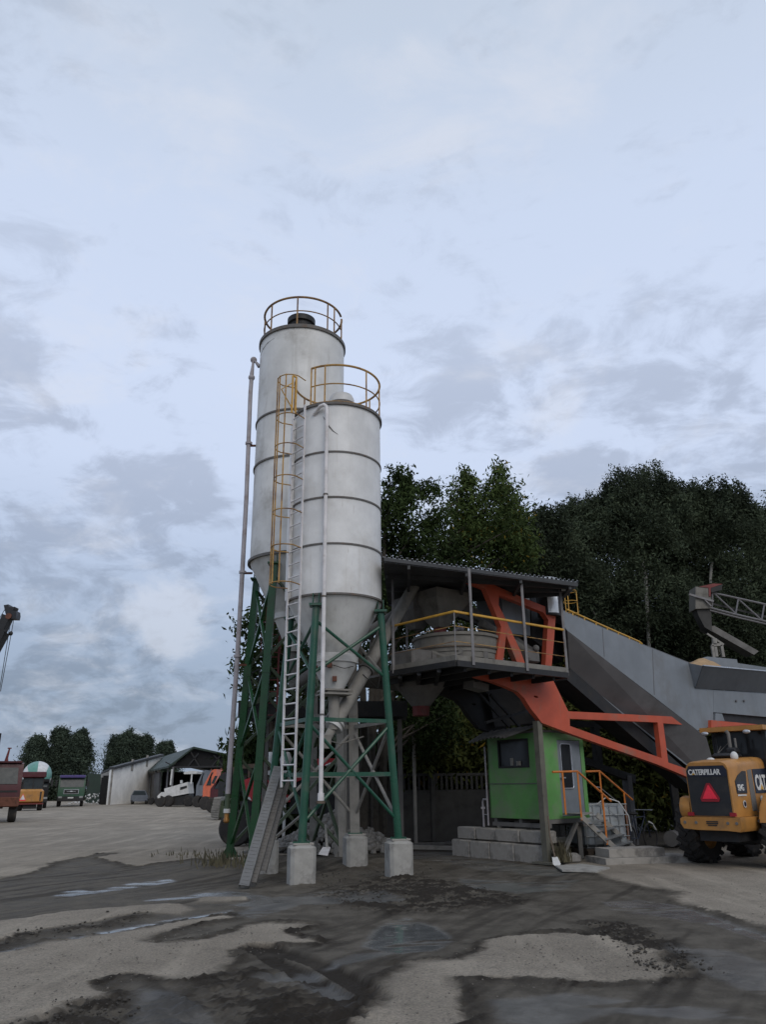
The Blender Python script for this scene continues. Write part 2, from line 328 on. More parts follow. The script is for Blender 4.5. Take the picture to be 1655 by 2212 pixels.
# ---------------------------------------------------------------- ground
def vnoise(x, y, seed=0):
    r = np.random.default_rng(seed); T = r.random((256, 256)); xi = np.floor(x).astype(int); yi = np.floor(y).astype(int)
    fx = x - xi; fy = y - yi; fx = fx * fx * (3 - 2 * fx); fy = fy * fy * (3 - 2 * fy)
    g = lambda a, b: T[a % 256, b % 256]
    return (g(xi, yi) * (1 - fx) + g(xi + 1, yi) * fx) * (1 - fy) + (g(xi, yi + 1) * (1 - fx) + g(xi + 1, yi + 1) * fx) * fy
def fbm(x, y, o=4, seed=0, gain=.55):
    a = 0; s = 0; amp = 1
    for k in range(o): a = a + amp * vnoise(x * 2 ** k + 13 * k, y * 2 ** k + 7 * k, seed + k); s += amp; amp *= gain
    return a / s
def c1(pts): return [gz(x / 2, 1779 + y / 2) for x, y in pts]
def sdf(px, py, poly):
    d = np.full(px.shape, 1e9); ins = np.zeros(px.shape, bool); k = len(poly)
    for i in range(k):
        ax, ay = poly[i][0], poly[i][1]; bx, by = poly[(i + 1) % k][0], poly[(i + 1) % k][1]
        ex, ey = bx - ax, by - ay; t = np.clip(((px - ax) * ex + (py - ay) * ey) / (ex * ex + ey * ey + 1e-9), 0, 1)
        d = np.minimum(d, (px - ax - t * ex) ** 2 + (py - ay - t * ey) ** 2)
        cnd = ((ay > py) != (by > py)) & (px < (bx - ax) * (py - ay) / (by - ay + 1e-12) + ax); ins ^= cnd
    d = np.sqrt(d); return np.where(ins, -d, d)
def sm(x, a, b): t = np.clip((x - a) / (b - a), 0, 1); return t * t * (3 - 2 * t)
def axis(lo, hi, st, far_lo, far_hi, g=1.14):
    a = list(np.arange(lo, hi, st)); s = st
    x = hi
    while x < far_hi: a.append(x); s *= g; x += s
    a.append(far_hi); s = st; x = lo - st; b = []
    while x > far_lo: b.append(x); s *= g; x -= s
    b.append(far_lo); return np.array(b[::-1] + a)
xs = axis(-9.5, 10, .03, -900, 900); ys = axis(3.8, 22, .03, -300, 1500)
GX, GY = np.meshgrid(xs, ys); gx, gy = GX.ravel(), GY.ravel()
WET = c1([(-500, 330), (0, 228), (120, 212), (250, 160), (420, 128), (520, 125), (440, 146), (580, 182), (700, 168), (850, 150), (980, 165), (1050, 190), (1200, 150), (1350, 125), (1470, 115), (1560, 60), (1755, 10), (1990, -10), (2330, -5),
          (2400, 90), (2440, 190), (2615, 215), (2655, 240), (2955, 290), (2905, 310), (3025, 355), (3155, 385), (3310, 440), (3900, 640), (3900, 1300), (-500, 1300)])
DRY = [c1([(-500, 440), (0, 410), (300, 372), (560, 345), (720, 335), (790, 345), (840, 370), (780, 390), (600, 375), (450, 410), (300, 430), (150, 452), (0, 495), (-500, 560)]),
       c1([(830, 320), (900, 310), (1060, 310), (1080, 325), (980, 332), (860, 330)]),
       c1([(-500, 620), (0, 550), (200, 512), (480, 467), (640, 445), (860, 405), (970, 392), (990, 402), (800, 432), (700, 475), (650, 500), (720, 508), (900, 495), (1020, 460), (1060, 435), (1160, 425), (1340, 432), (1230, 455), (1300, 490), (1400, 505), (1250, 512), (1080, 510), (970, 540), (1000, 575), (940, 610), (880, 645), (800, 660), (620, 640), (540, 638), (420, 670), (410, 690), (440, 720), (430, 750), (260, 770), (250, 810), (160, 840), (0, 885), (-500, 980)]),
       c1([(1775, 600), (2005, 580), (2135, 500), (2295, 475), (2435, 467), (2585, 485), (2705, 520), (2835, 555), (2835, 590), (2905, 625), (2855, 650), (2795, 665), (2655, 680), (2455, 675), (2215, 665), (2075, 655), (1925, 665), (1975, 710), (2005, 740), (1985, 790), (1995, 830), (1925, 866), (1880, 980), (1490, 980), (1530, 860), (1600, 790), (1655, 745), (1655, 690), (1715, 650), (1800, 617)])]
FILM = [(c1([(230, 303), (330, 272), (400, 285), (560, 250), (740, 230), (765, 240), (600, 265), (420, 292), (300, 306)]), .9),
        (c1([(-300, 590), (0, 543), (200, 500), (460, 452), (560, 436), (760, 400), (960, 372), (1000, 365), (985, 380), (700, 428), (480, 468), (200, 512), (0, 550), (-300, 600)]), 1),
        (c1([(630, 325), (800, 305), (900, 282), (1080, 290), (1250, 330), (1100, 352), (1000, 345), (1085, 326), (1060, 308), (900, 308), (800, 318)]), .8),
        (c1([(1180, 310), (1400, 285), (1655, 290), (1800, 320), (1655, 345), (1300, 345), (1100, 400), (1000, 400), (1080, 350)]), .5),
        (c1([(1685, 420), (1755, 400), (1895, 435), (1960, 500), (1900, 535), (1720, 552), (1660, 545), (1560, 520), (1620, 450)]), 1),
        (c1([(2605, 330), (2755, 318), (2955, 350), (3105, 400), (3310, 475), (3500, 530), (3500, 560), (3310, 505), (3105, 440), (2905, 400), (2655, 370)]), .8),
        (c1([(1985, 230), (2355, 250), (2505, 235), (2455, 275), (2255, 300), (2055, 290), (1995, 262)]), .6),
        (c1([(1755, 115), (1955, 120), (2250, 170), (2500, 200), (2400, 225), (2100, 200), (1755, 150)]), .45),
        (c1([(2105, 745), (2455, 720), (2855, 765), (3155, 790), (3255, 830), (2955, 835), (2655, 800), (2355, 865), (2155, 840)]), .55),
        (c1([(1390, 598), (1530, 560), (1700, 535), (1755, 540), (1640, 570), (1500, 602), (1400, 612)]), .6),
        (c1([(1080, 665), (1250, 640), (1300, 620), (1420, 650), (1560, 760), (1500, 790), (1400, 745), (1250, 690)]), .5),
        (c1([(2855, 520), (3155, 540), (3310, 590), (3600, 640), (3600, 760), (3200, 700), (3000, 600)]), .35),
        (c1([(600, 700), (760, 720), (1000, 860), (1000, 1000), (700, 950), (560, 860)]), .3)]
near = (gx > -16) & (gx < 16) & (gy > 2.5) & (gy < 27); qx, qy = gx[near], gy[near]
wob = (fbm(qx * 1.1, qy * 1.1, 5, 3, .6) - .5) * .55 + (fbm(qx * 6, qy * 6, 4, 9, .7) - .5) * .26 + (fbm(qx * 26, qy * 26, 2, 15, .7) - .5) * .07
dw = sdf(qx, qy, WET) + wob
soft = .04 + .16 * sm(fbm(qx * .6, qy * .6, 3, 101), .42, .62); wet = 1 - sm(dw / soft, -1, 1)
for p in DRY: wet = np.minimum(wet, sm((sdf(qx, qy, p) + wob * .55) / (soft * .75), -1, 1))
film = np.zeros_like(wet)
for p, a in FILM:
    film = np.maximum(film, a * (1 - sm(sdf(qx, qy, p) + wob * .3, -.09, .06)))
streak = fbm(qx * .9 + qy * .35, qy * 5 - qx * .8, 4, 21, .6)
film = film * sm(streak, .30, .46) * wet
def band(pts, wd):
    P = [p for p in c1(pts)]; d = np.full(qx.shape, 1e9)
    for a, b in zip(P[:-1], P[1:]):
        ex, ey = b.x - a.x, b.y - a.y; t = np.clip(((qx - a.x) * ex + (qy - a.y) * ey) / (ex * ex + ey * ey), 0, 1); d = np.minimum(d, np.hypot(qx - a.x - t * ex, qy - a.y - t * ey))
    return 1 - sm(d, wd * .65, wd)
tr = np.maximum(band([(1120, 510), (1400, 600), (1680, 770)], .16), band([(1090, 525), (1300, 640), (1540, 790), (1600, 830)], .13))
tr = tr * (.6 + .4 * fbm(qx * 3, qy * 3, 3, 5))
lump = 1 - sm(sdf(qx, qy, c1([(1655, 235), (1800, 230), (1990, 265), (2120, 300), (2290, 330), (2100, 345), (1950, 375), (1700, 385), (1500, 350), (1400, 300)])), -.1, .4)
lump = np.maximum(lump, 1 - sm(sdf(qx, qy, c1([(2550, 420), (2750, 440), (2850, 500), (3000, 570), (3150, 650), (2950, 640), (2850, 580), (2700, 530), (2560, 470)])), -.1, .35))
lump = np.maximum(lump, .8 * (1 - sm(sdf(qx, qy, c1([(870, 690), (1100, 640), (1300, 760), (1650, 830), (1500, 950), (900, 950), (700, 800)])), -.1, .35)))
lump = np.maximum(lump, .8 * (1 - sm(sdf(qx, qy, c1([(0, 480), (420, 430), (620, 378), (640, 395), (450, 440), (150, 480), (0, 520)])), -.1, .2)))
lump = np.maximum(lump, .9 * (1 - sm(sdf(qx, qy, c1([(60, 860), (250, 780), (430, 750), (560, 800), (500, 1000), (0, 1000)])), -.1, .3)))
tdir = c1([(1120, 510), (1680, 770)]); tdx, tdy = tdir[1].x - tdir[0].x, tdir[1].y - tdir[0].y; tl_ = math.hypot(tdx, tdy); tdx /= tl_; tdy /= tl_
tu = qx * tdx + qy * tdy; tv_ = -qx * tdy + qy * tdx
tz = 1 - sm(sdf(qx, qy, c1([(640, 660), (860, 690), (1000, 640), (1150, 560), (1650, 800), (1500, 1000), (600, 1000), (560, 850)])), -.2, .2)
tz2 = 1 - sm(sdf(qx, qy, c1([(2105, 600), (2700, 660), (2900, 700), (3300, 720), (3600, 1000), (1950, 1000), (2000, 800)])), -.2, .3)
chev = .5 + .5 * np.sin(6.283 * (tu / .17 + np.abs(((tv_ / .55) % 1) - .5) * 2.2)); tread = tz * chev * sm(fbm(qx * 1.7, qy * 1.7, 3, 61), .40, .60)
long_ = fbm(tv_ * 5, tu * .5, 4, 71, .6)
ax2 = fbm((qx * .5 + qy * .87) * .5, (-qx * .87 + qy * .5) * 4.5, 4, 81, .6)
edge = np.exp(-(np.abs(dw) / .25) ** 2) * .6
for p in DRY[2:]: edge = np.maximum(edge, np.exp(-((sdf(qx, qy, p) + wob * .55 - .1) / .12) ** 2) * .8)
f1 = fbm(qx * 5, qy * 5, 4, 31, .6); f2 = fbm(qx * 14 + qy * 5, qy * 16, 3, 41, .65)
ridge = 1 - np.abs(2 * f2 - 1)
h = (fbm(qx * .5, qy * .5, 3, 51) - .5) * .05 + wet * (-.022 + .012 * (f1 - .5)) + (1 - wet) * .006 * (f2 - .5)
h += np.clip(lump + edge * wet, 0, 1) * ((f1 - .42) * .10 + (ridge - .6) * .055) * (1 - film)
h += wet * (1 - film) * (ridge - .6) * .012
h -= .05 * tr * wet
h += wet * tread * .035 + wet * (1 - film) * (long_ - .5) * .05 * (.3 + tz)
mound = sum(np.exp(-(((qx - fx_) / .42) ** 2 + ((qy - fy_2) / .42) ** 2)) * .07 for fx_, fy_2 in ((-1.53, 15.12), (.23, 16.02), (-2.43, 16.88), (-.67, 17.78))) * (.4 + 1.2 * f1) + np.exp(-(((qx + 2.9) / 1.3) ** 2 + ((qy - 19.3) / 1.6) ** 2)) * .12 + np.exp(-(((qx + .6) / 1.6) ** 2 + ((qy - 18.7) / .9) ** 2)) * .16
h += mound; h = np.where(film > .4, np.minimum(h, -.025 + .003 * (f1 - .5)), h)
fade = sm(np.minimum(np.minimum(qx + 16, 16 - qx), np.minimum(qy - 2.5, 27 - qy)), 0, 1.5); h *= fade
Z = np.zeros_like(gx); Z[near] = h - .0
far = ~near; Z[far] = 0
A = np.zeros((gx.size, 4)); A[:, 3] = 1; A[near, 0] = wet; A[near, 1] = film; A[near, 2] = np.clip(lump * (.25 + 1.1 * (f1 > .5)) * .7 + edge * .75 * (.5 + f1) + tr * 1.0 + tread * .7 + np.clip((ax2 - .52) * 3, 0, .6) + tz * np.clip((long_ - .5) * 3, 0, .6), 0, 1)
# dark soil under the plant and the trees behind
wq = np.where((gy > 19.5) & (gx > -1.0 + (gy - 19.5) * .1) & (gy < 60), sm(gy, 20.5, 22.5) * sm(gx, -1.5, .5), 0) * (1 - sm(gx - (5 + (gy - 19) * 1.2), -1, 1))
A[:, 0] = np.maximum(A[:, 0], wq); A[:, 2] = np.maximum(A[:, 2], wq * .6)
nx_, ny_ = len(xs), len(ys); idx = np.arange(nx_ * ny_).reshape(ny_, nx_)
quads = np.stack([idx[:-1, :-1], idx[:-1, 1:], idx[1:, 1:], idx[1:, :-1]], -1).reshape(-1, 4)
def fastmesh(name, V, Q, m):
    me = bpy.data.meshes.new(name); k = Q.shape[1]; me.vertices.add(len(V)); me.vertices.foreach_set('co', np.ascontiguousarray(V, dtype=np.float32).ravel())
    me.loops.add(Q.size); me.loops.foreach_set('vertex_index', Q.ravel().astype(np.int32)); me.polygons.add(len(Q))
    me.polygons.foreach_set('loop_start', np.arange(0, Q.size, k, dtype=np.int32)); me.polygons.foreach_set('loop_total', np.full(len(Q), k, dtype=np.int32))
    me.update(); me.validate(); me.materials.append(X[m] if isinstance(m, str) else m); return me
m, t, n, lk, p = newmat('yard_surface')
va = n.new('ShaderNodeVertexColor'); va.layer_name = 'yard'; ss = n.new('ShaderNodeSeparateColor'); lk.new(va.outputs[0], ss.inputs[0])
WETo, FILMo, LUMPo = ss.outputs[0], ss.outputs[1], ss.outputs[2]
v = tmap(t, lk); big = tn(t, lk, v, .35, 4); mid = tn(t, lk, v, 2.2, 7, .68); fine = tn(t, lk, v, 38, 6, .75); sp = tn(t, lk, v, 9, 3, .5)
g0 = mixn(t, lk, rng_(t, lk, big, .35, .65), (.330, .286, .228), (.425, .372, .300)); g0 = mixn(t, lk, rng_(t, lk, mid, .45, .72, 0, .55), g0, (.215, .186, .148))
g0 = mixn(t, lk, rng_(t, lk, fine, .25, .75), mixn(t, lk, .75, g0, (.085, .08, .072)), g0); g0 = mixn(t, lk, rng_(t, lk, sp, .68, .74, 0, .7), g0, (.06, .056, .05))
vo = n.new('ShaderNodeTexVoronoi'); vo.inputs['Scale'].default_value = 11; vo.inputs['Randomness'].default_value = 1; lk.new(v, vo.inputs['Vector']); g0 = mixn(t, lk, rng_(t, lk, vo.outputs['Distance'], .04, .16, .5, 0), g0, (.07, .066, .058)); tv = tmap(t, lk, (.9, .12, 1)); tra = tn(t, lk, tv, 2.2, 5, .6); g0 = mixn(t, lk, rng_(t, lk, tra, .46, .7, 0, .5), g0, (.445, .392, .318))
w0 = mixn(t, lk, rng_(t, lk, mid, .35, .65), (.076, .066, .052), (.136, .121, .099)); w0 = mixn(t, lk, rng_(t, lk, fine, .5, .8, 0, .5), w0, (.06, .056, .05)); w0 = mixn(t, lk, LUMPo, w0, (.032, .027, .022))
wf = mixn(t, lk, rng_(t, lk, mid, .4, .6), (.095, .097, .096), (.130, .132, .13))
w1 = mixn(t, lk, FILMo, w0, wf)
cc = mixn(t, lk, WETo, g0, w1); lk.new(cc, p.inputs['Base Color'])
def mm(op, a, b):
    q = n.new('ShaderNodeMath'); q.operation = op
    for i, x in enumerate((a, b)):
        if isinstance(x, (int, float)): q.inputs[i].default_value = x
        else: lk.new(x, q.inputs[i])
    return q.outputs[0]
rw = mm('ADD', rng_(t, lk, mid, .35, .65, .62, .85), mm('MULTIPLY', LUMPo, .2))
rwf = mm('ADD', mm('MULTIPLY', rw, mm('SUBTRACT', 1, FILMo)), mm('MULTIPLY', FILMo, .05))
rr = mm('ADD', mm('MULTIPLY', rwf, WETo), mm('MULTIPLY', mm('SUBTRACT', 1, WETo), .95)); lk.new(rr, p.inputs['Roughness'])
lk.new(mm('ADD', .15, mm('MULTIPLY', FILMo, .4)), p.inputs['Specular IOR Level'])
bp = n.new('ShaderNodeBump'); bp.inputs['Distance'].default_value = .03
lk.new(mm('MULTIPLY', mm('SUBTRACT', 1, FILMo), .9), bp.inputs['Strength']); lk.new(mm('ADD', fine, mm('MULTIPLY', mid, 1.5)), bp.inputs['Height']); lk.new(bp.outputs[0], p.inputs['Normal'])
X['yard'] = m
me = fastmesh('ground', np.stack([gx, gy, Z], 1), quads, 'yard')
ca = me.color_attributes.new('yard', 'FLOAT_COLOR', 'POINT'); ca.data.foreach_set('color', A.astype(np.float32).ravel()); me.shade_smooth()
go = bpy.data.objects.new('ground', me); col.objects.link(go); kind(go, 'structure')

# ---------------------------------------------------------------- silos
def ring(mb, c, z, r, hgt=.07, out=.035, n=64): mb.lathe((c[0], c[1], z), [(r + .002, 0), (r + out, 0), (r + out, hgt), (r + .002, hgt)], n, cap=False)
def arc(c, r, z, a0, a1, n=24): return [Vector((c[0] + r * math.cos(math.radians(a0 + (a1 - a0) * i / n)), c[1] + r * math.sin(math.radians(a0 + (a1 - a0) * i / n)), z)) for i in range(n + 1)]
def pol(c, r, a, z): return Vector((c[0] + r * math.cos(math.radians(a)), c[1] + r * math.sin(math.radians(a)), z))
# --- short silo in front
S1 = (-1.05, 16.2); R1 = 1.0; zt1, zb1 = 9.62, 5.32
s1 = thing('cement_silo', (S1[0], S1[1], 0), 'shorter white cement silo standing in front, on teal green legs with concrete footings', 'silo', 'cement silos')
b = MB(); b.lathe((*S1, 0), [(R1, zb1), (R1, zt1)], 72, cap=False); b.build('shell', 'silo', s1)
b = MB(); b.lathe((*S1, 0), [(R1 + .02, zt1), (R1 + .02, zt1 + .02), (.33, zt1 + .28)], 64, cap=False); b.build('top', 'silo2', s1)
for z, hh, oo in [(at(724, y, 15.2).z, .035, .022) for y in (977, 1075, 1175)] + [(zt1 - .045, .06, .045), (zb1 - .03, .04, .05)]:
    b = MB(); ring(b, S1, z, R1, hh, oo); b.build('seam_ring', 'seam', s1)
b = MB(); b.tube([pol(S1, R1 + .004, a, z) for a, z in ((256, 9.30), (260, 9.16), (264, 9.04), (269, 8.93), (275, 8.85))], [.004, .012, .014, .010, .003], 5); b.build('dark_arc', 'seam', s1)  # thin dark curved line lying on the shell
b = MB(); b.lathe((*S1, 0), [(R1, zb1 - .02), (.44, 4.22), (.46, 4.21), (.46, 4.10)], 64, cap=False); b.build('cone', 'silo2', s1)
b = MB(); b.lathe((*S1, 0), [(.50, 4.17), (.49, 4.05), (.455, 4.04), (.43, 3.95), (.20, 3.52)], 48, cap=False); b.build('lower_cone', 'silo2', s1)
b = MB(); b.box((S1[0], S1[1], 3.50), (.56, .5, .035), .4); b.box((S1[0], S1[1], 3.42), (.62, .56, .03), .4); b.box((S1[0], S1[1], 3.46), (.40, .40, .05), .4); b.build('slide_gate', 'cement', s1)
for a, z in ((215, 3.93), (262, 3.96), (275, 3.70)):
    rr_ = .43 - (3.95 - min(z, 3.95)) * .53; q = pol(S1, rr_ + .04, a, z); b = MB(); b.box(q, (.09, .09, .10), math.radians(a)); b.build('vibrator_pad', 'rust', s1)
b = MB(); b.tube([pol(S1, .47, a, 3.93 + .03 * math.sin(a * .1)) for a in range(190, 340, 10)], .008, 6); b.build('hose', 'black', s1)
b = MB(); b.lathe((S1[0] + .12, S1[1] - .35, 0), [(.30, zt1 + .27), (.29, zt1 + .40), (.25, zt1 + .49), (.12, zt1 + .55)], 32); b.build('filter_cap', 'white', s1)
b = MB(); b.lathe((S1[0] + .12, S1[1] - .35, 0), [(.33, zt1 + .02), (.33, zt1 + .265)], 32); b.build('filter_collar', 'seam', s1)
A1 = [252, 342, 162, 72]; FC1 = (-1.1, 16.45)
feet1 = [pol(FC1, 1.4, a, .68) for a in A1]; tops1 = [pol(S1, 1.03, a, 5.05) for a in A1]
for q, p_ in zip(feet1, tops1):
    l = MB(); l.tube([q, p_], .076, 14) if q is not feet1[3] else l.bar(q, p_, .2, .2); l.build('leg', 'green' if q is not feet1[3] else 'cement', s1)
    b = MB(); b.box(p_ + Vector((0, 0, .03)), (.26, .26, .05)); b.bar(p_ + Vector((-.06, 0, .05)), p_ + Vector((-.06, 0, .27)), .02, .12); b.bar(p_ + Vector((.06, 0, .05)), p_ + Vector((.06, 0, .27)), .02, .12); b.build('leg_cap', 'green', s1)
    b = MB(); b.box(q + Vector((0, 0, .015)), (.3, .3, .03)); b.build('foot_plate', 'green', s1)
def leg1(i, z): t_ = (z - .68) / (5.05 - .68); return feet1[i].lerp(tops1[i], t_)
for i, j in ((0, 1), (1, 3), (3, 2), (2, 0)):
    for (za, zb) in ((1.02, 2.78), (2.98, 4.75)):
        if za > 2: za_, zb_ = 3.72, 4.78
        else: za_, zb_ = za, zb
        m_ = 'green' if (i, j) in ((0, 1), (2, 0)) or (za > 2 and j != 3) else 'cement'
        b = MB(); b.tube([leg1(i, za_), leg1(j, zb_)], .033, 8); b.build('brace', m_, s1)
        b = MB(); b.tube([leg1(i, zb_), leg1(j, za_)], .033, 8); b.build('brace', m_, s1)
    for z in (1.86, 2.86): b = MB(); b.bar(leg1(i, z), leg1(j, z), .055, .075); b.build('tie_beam', 'green' if (i, j) in ((0, 1), (2, 0)) else 'cement', s1)
# railing around the top (open toward the ladder)
b = MB(); lad = 221.5
for z, rr_ in ((zt1 + .95, .026), (zt1 + .48, .016), (zt1 + .04, .014)): b.tube(arc(S1, R1 + .0, z, lad + 16, lad + 338, 44), rr_, 7)
for a in (lad + 16, lad + 22, lad + 36, lad + 93, lad + 130, lad + 180, lad + 230, lad + 285, lad + 330, lad + 338): b.bar(pol(S1, R1, a, zt1 - .02), pol(S1, R1, a, zt1 + .95), .035, .035)
b.build('guard_rail', 'yellow', s1)
# ladder + cage: rails 15.7 far, 15.4 near
la = pol(S1, 1.1, 210, 0); lb = pol(S1, 1.1, 233, 0); lm = (la + lb) / 2; ld = (lb - la).normalized(); ln = Vector((-ld.y, ld.x, 0)); ln = ln if ln.dot(Vector((S1[0], S1[1], 0)) - lm) < 0 else -ln
z0, z1 = at(640, 1700, 15.2).z, zt1 + .02
lt_ = thing('access_ladder', (lm.x, lm.y, 0), 'light grey ladder running up the front silo with a yellow hooped safety cage', 'ladder')
for q in (la, lb): b = MB(); b.bar(q + Vector((0, 0, z0)), q + Vector((0, 0, z1)),   .032, .044, up=(ld.x, ld.y, 0)); b.build('rail', 'whitepipe', lt_)
k_ = 0; z = z0 + .12
while z < z1 - .05:
    b = MB(); b.tube([la + Vector((0, 0, z)), lb + Vector((0, 0, z))], .016, 6); b.build('rung', 'whitepipe', lt_); z += .285
b = MB(); hoops = []
def hoop(z): return [la + Vector((0, 0, z))] + [lm + ln * (.12 + .42 * math.sin(math.pi * t) ** .7) - ld * (.30 * math.cos(math.pi * t)) + Vector((0, 0, z)) for t in [i / 16 for i in range(1, 16)]] + [lb + Vector((0, 0, z))]
cz_ = [at(610, y, 14.95).z for y in (1253, 1172, 1095, 1022, 953, 888, 805)]
for z in cz_: b = MB(); b.tube(hoop(z), .013, 6); b.build('cage_hoop', 'yellow', lt_)
for t in (6, 8, 11):
    q0 = hoop(0)[t]; b = MB(); b.bar(q0 + Vector((0, 0, cz_[0] - .03)), q0 + Vector((0, 0, cz_[-1] + .02)), .03, .012, up=(ld.x, ld.y, 0)); b.build('cage_strap', 'yellow', lt_)
b = MB(); q = la + Vector((0, 0, 0)) + ln * .05
for o_ in (0, .1): b.tube([q + Vector((0, 0, z1 - .05)) + ln * -o_, q + Vector((0, 0, z1 + .9)) + ln * -o_], .022, 7)
b.tube([q + Vector((0, 0, z1 + .9)), q + ln * -.1 + Vector((0, 0, z1 + .9))], .022, 7); b.tube([q + ln * .02 + Vector((0, 0, z1 + .7)), q + ln * .3 + Vector((0, 0, z1 + .45)), q + ln * .02 + Vector((0, 0, z1 + .1))], .014, 6)
b.build('grab_gate', 'yellow2', lt_)
# fill pipes on the front silo
def pipe_thing(name, pts, r, m_, label, cat, extra=()):
    t_ = thing(name, (pts[-1][0], pts[-1][1], 0), label, cat); b = MB(); b.tube(pts, r, 14); b.build('tube', m_, t_)
    for (q, rr_, h_, mm_, nm) in extra: b = MB(); b.lathe(q, [(rr_, 0), (rr_, h_)], 16); b.build(nm, mm_, t_)
    return t_
fx, fy = at(700, 1285, 15.08).x, 15.08
zTop = zt1 - .12
q0 = at(680, 915, 15.25); pts = [Vector((q0.x - .03, 15.30, zTop - .12)), Vector((fx - .16, 15.14, zTop)), Vector((fx - .07, fy + .02, zTop + .02)), Vector((fx - .015, fy, zTop - .03)), Vector((fx, fy, zTop - .15)), Vector((fx, fy, at(690, 1720, 15.1).z))]
ze = pts[-1].z
t_ = pipe_thing('filling_pipe', pts, .042, 'whitepipe', 'thin white filling pipe down the middle of the front silo, ending above the crossed braces', 'pipe',
    [(Vector((fx, fy, ze - .07)), .062, .13, 'whitepipe', 'coupling'), (Vector((fx, fy, ze - .12)), .082, .045, 'wood', 'coupling_ring')] + [(Vector((fx, fy, z)), .052, .03, 'seam', 'joint') for z in (at(700, 1070, 15.1).z, at(700, 1290, 15.1).z, at(693, 1545, 15.1).z)])
b = MB(); b.bar(Vector((fx, fy + .02, at(700, 1070, 15.1).z)), Vector((fx - .12, fy + .25, at(700, 1070, 15.1).z + .02)), .05, .02); b.build('bracket', 'seam', t_)
q = at(636, 1300, 15.9); qa = Vector((-2.01, 15.78, 5.3)); pipe_thing('vent_pipe', [qa, Vector((-2.01, 15.78, zt1 - .25)), Vector((-1.93, 15.83, zt1 - .1))], .065, 'silo', 'thick white pipe running up the left edge of the front silo behind its ladder', 'pipe')
# concrete footings
for q, lb_ in zip(feet1, ('front footing under the leg nearest the camera, pale concrete', 'right concrete footing with a muddy undercut corner', 'left concrete footing half hidden by the leaning channels', 'rear concrete footing in shade with a dark diagonal stain')):
    o = thing('concrete_footing', (q.x, q.y, 0), lb_, 'footing', 'footings of the front silo'); b = MB(); b.box((q.x, q.y, .275), (.46, .46, .79), .30, bev=.06); po = b.build('block', 'concrete', o)
    b = MB(); b.box((q.x, q.y, .677), (.37, .37, .03), .30); b.build('mortar_pad', 'block', o)
# --- tall silo behind
S2 = (-2.30, 19.55); R2 = 1.21; zt2 = 13.7; zb2 = 7.15
s2 = thing('cement_silo', (S2[0], S2[1], 0), 'taller pale grey cement silo behind, on thick dark green legs', 'silo', 'cement silos')
b = MB(); b.lathe((*S2, 0), [(R2, zb2), (R2, zt2)], 80, cap=False); b.build('shell', 'silo2', s2)
b = MB(); b.lathe((*S2, 0), [(R2 + .02, zt2), (R2 + .02, zt2 + .02), (.36, zt2 + .26)], 64, cap=False); b.build('top', 'seam', s2)
for z, hh, oo in [(at(640, y, S2[1] - R2).z, .045, .035) for y in (885, 985)] + [(zt2 - .1, .10, .045), (zb2 - .05, .07, .06)]:
    b = MB(); ring(b, S2, z, R2, hh, oo); b.build('seam_ring', 'seam', s2)
b = MB(); b.tube([pol(S2, R2 + .004, a, z) for a, z in ((200, 13.2), (212, 13.3), (224, 13.36), (236, 13.40))], [.003, .010, .010, .003], 5); b.build('dark_arc', 'seam', s2)  # similar thin dark curve near the top of the tall shell
b = MB(); b.lathe((*S2, 0), [(R2, zb2 - .02), (.52, 5.72)], 64, cap=False); b.build('cone', 'silo2', s2)
b = MB(); b.lathe((*S2, 0), [(.56, 5.86), (.55, 5.66), (.50, 5.64), (.17, 4.85)], 48, cap=False); b.build('lower_cone', 'silo2', s2)
b = MB(); b.lathe((S2[0], S2[1] - .45, 0), [(.34, zt2 + .1), (.34, zt2 + .44), (.40, zt2 + .46), (.40, zt2 + .62), (.30, zt2 + .68)], 40); b.build('filter_cap', 'black', s2)
A2 = [249, 339, 159, 69]; feet2 = [pol((S2[0] - .1, S2[1] + .2), 1.50, a, .08) for a in A2]; tops2 = [pol(S2, 1.17, a, 6.85) for a in A2]
def leg2(i, z): t_ = (z - .08) / (6.85 - .08); return feet2[i].lerp(tops2[i], t_)
for i in range(4):
    m_ = 'green2' if i in (0, 2) else 'cement'
    b = MB(); b.bar(feet2[i], tops2[i], .17, .17); 
    for z in (1.9, 4.3): b.bar(leg2(i, z - .12), leg2(i, z + .12), .19, .19)
    b.build('leg', m_, s2)
    b = MB(); p_ = tops2[i]; b.box(p_ + Vector((0, 0, .02)), (.3, .3, .04)); b.bar(p_ + Vector((-.07, 0, .04)), p_ + Vector((-.07, 0, .5)), .02, .1); b.bar(p_ + Vector((.07, 0, .04)), p_ + Vector((.07, 0, .5)), .02, .1); b.build('leg_cap', m_, s2)
    b = MB(); q = feet2[i]; b.box(q + Vector((0, 0, -.02)), (.46, .46, .05), .3)
    for a in range(4): b.prism([q + Vector((0, 0, 0)), q + Vector((.2 * math.cos(a * 1.571 + .3), .2 * math.sin(a * 1.571 + .3), 0)), q + Vector((0, 0, .34))], (.012, .012, 0))
    b.build('foot_plate', m_, s2)
for i, j in ((0, 1), (1, 3), (3, 2), (2, 0)):
    m_ = 'green2' if (i, j) in ((2, 0),) else 'dgreen'
    for za, zb in ((.3, 2.35), (2.55, 4.4), (4.55, 6.6)):
        b = MB(); b.bar(leg2(i, za), leg2(j, zb), .065, .065); b.build('brace', m_, s2); b = MB(); b.bar(leg2(i, zb), leg2(j, za), .065, .065); b.build('brace', m_, s2)
b = MB()
for z, rr_ in ((zt2 + .95, .032), (zt2 + .50, .018), (zt2 + .06, .014)): b.tube(arc(S2, R2 - .08, z, 0, 352, 60), rr_, 7)
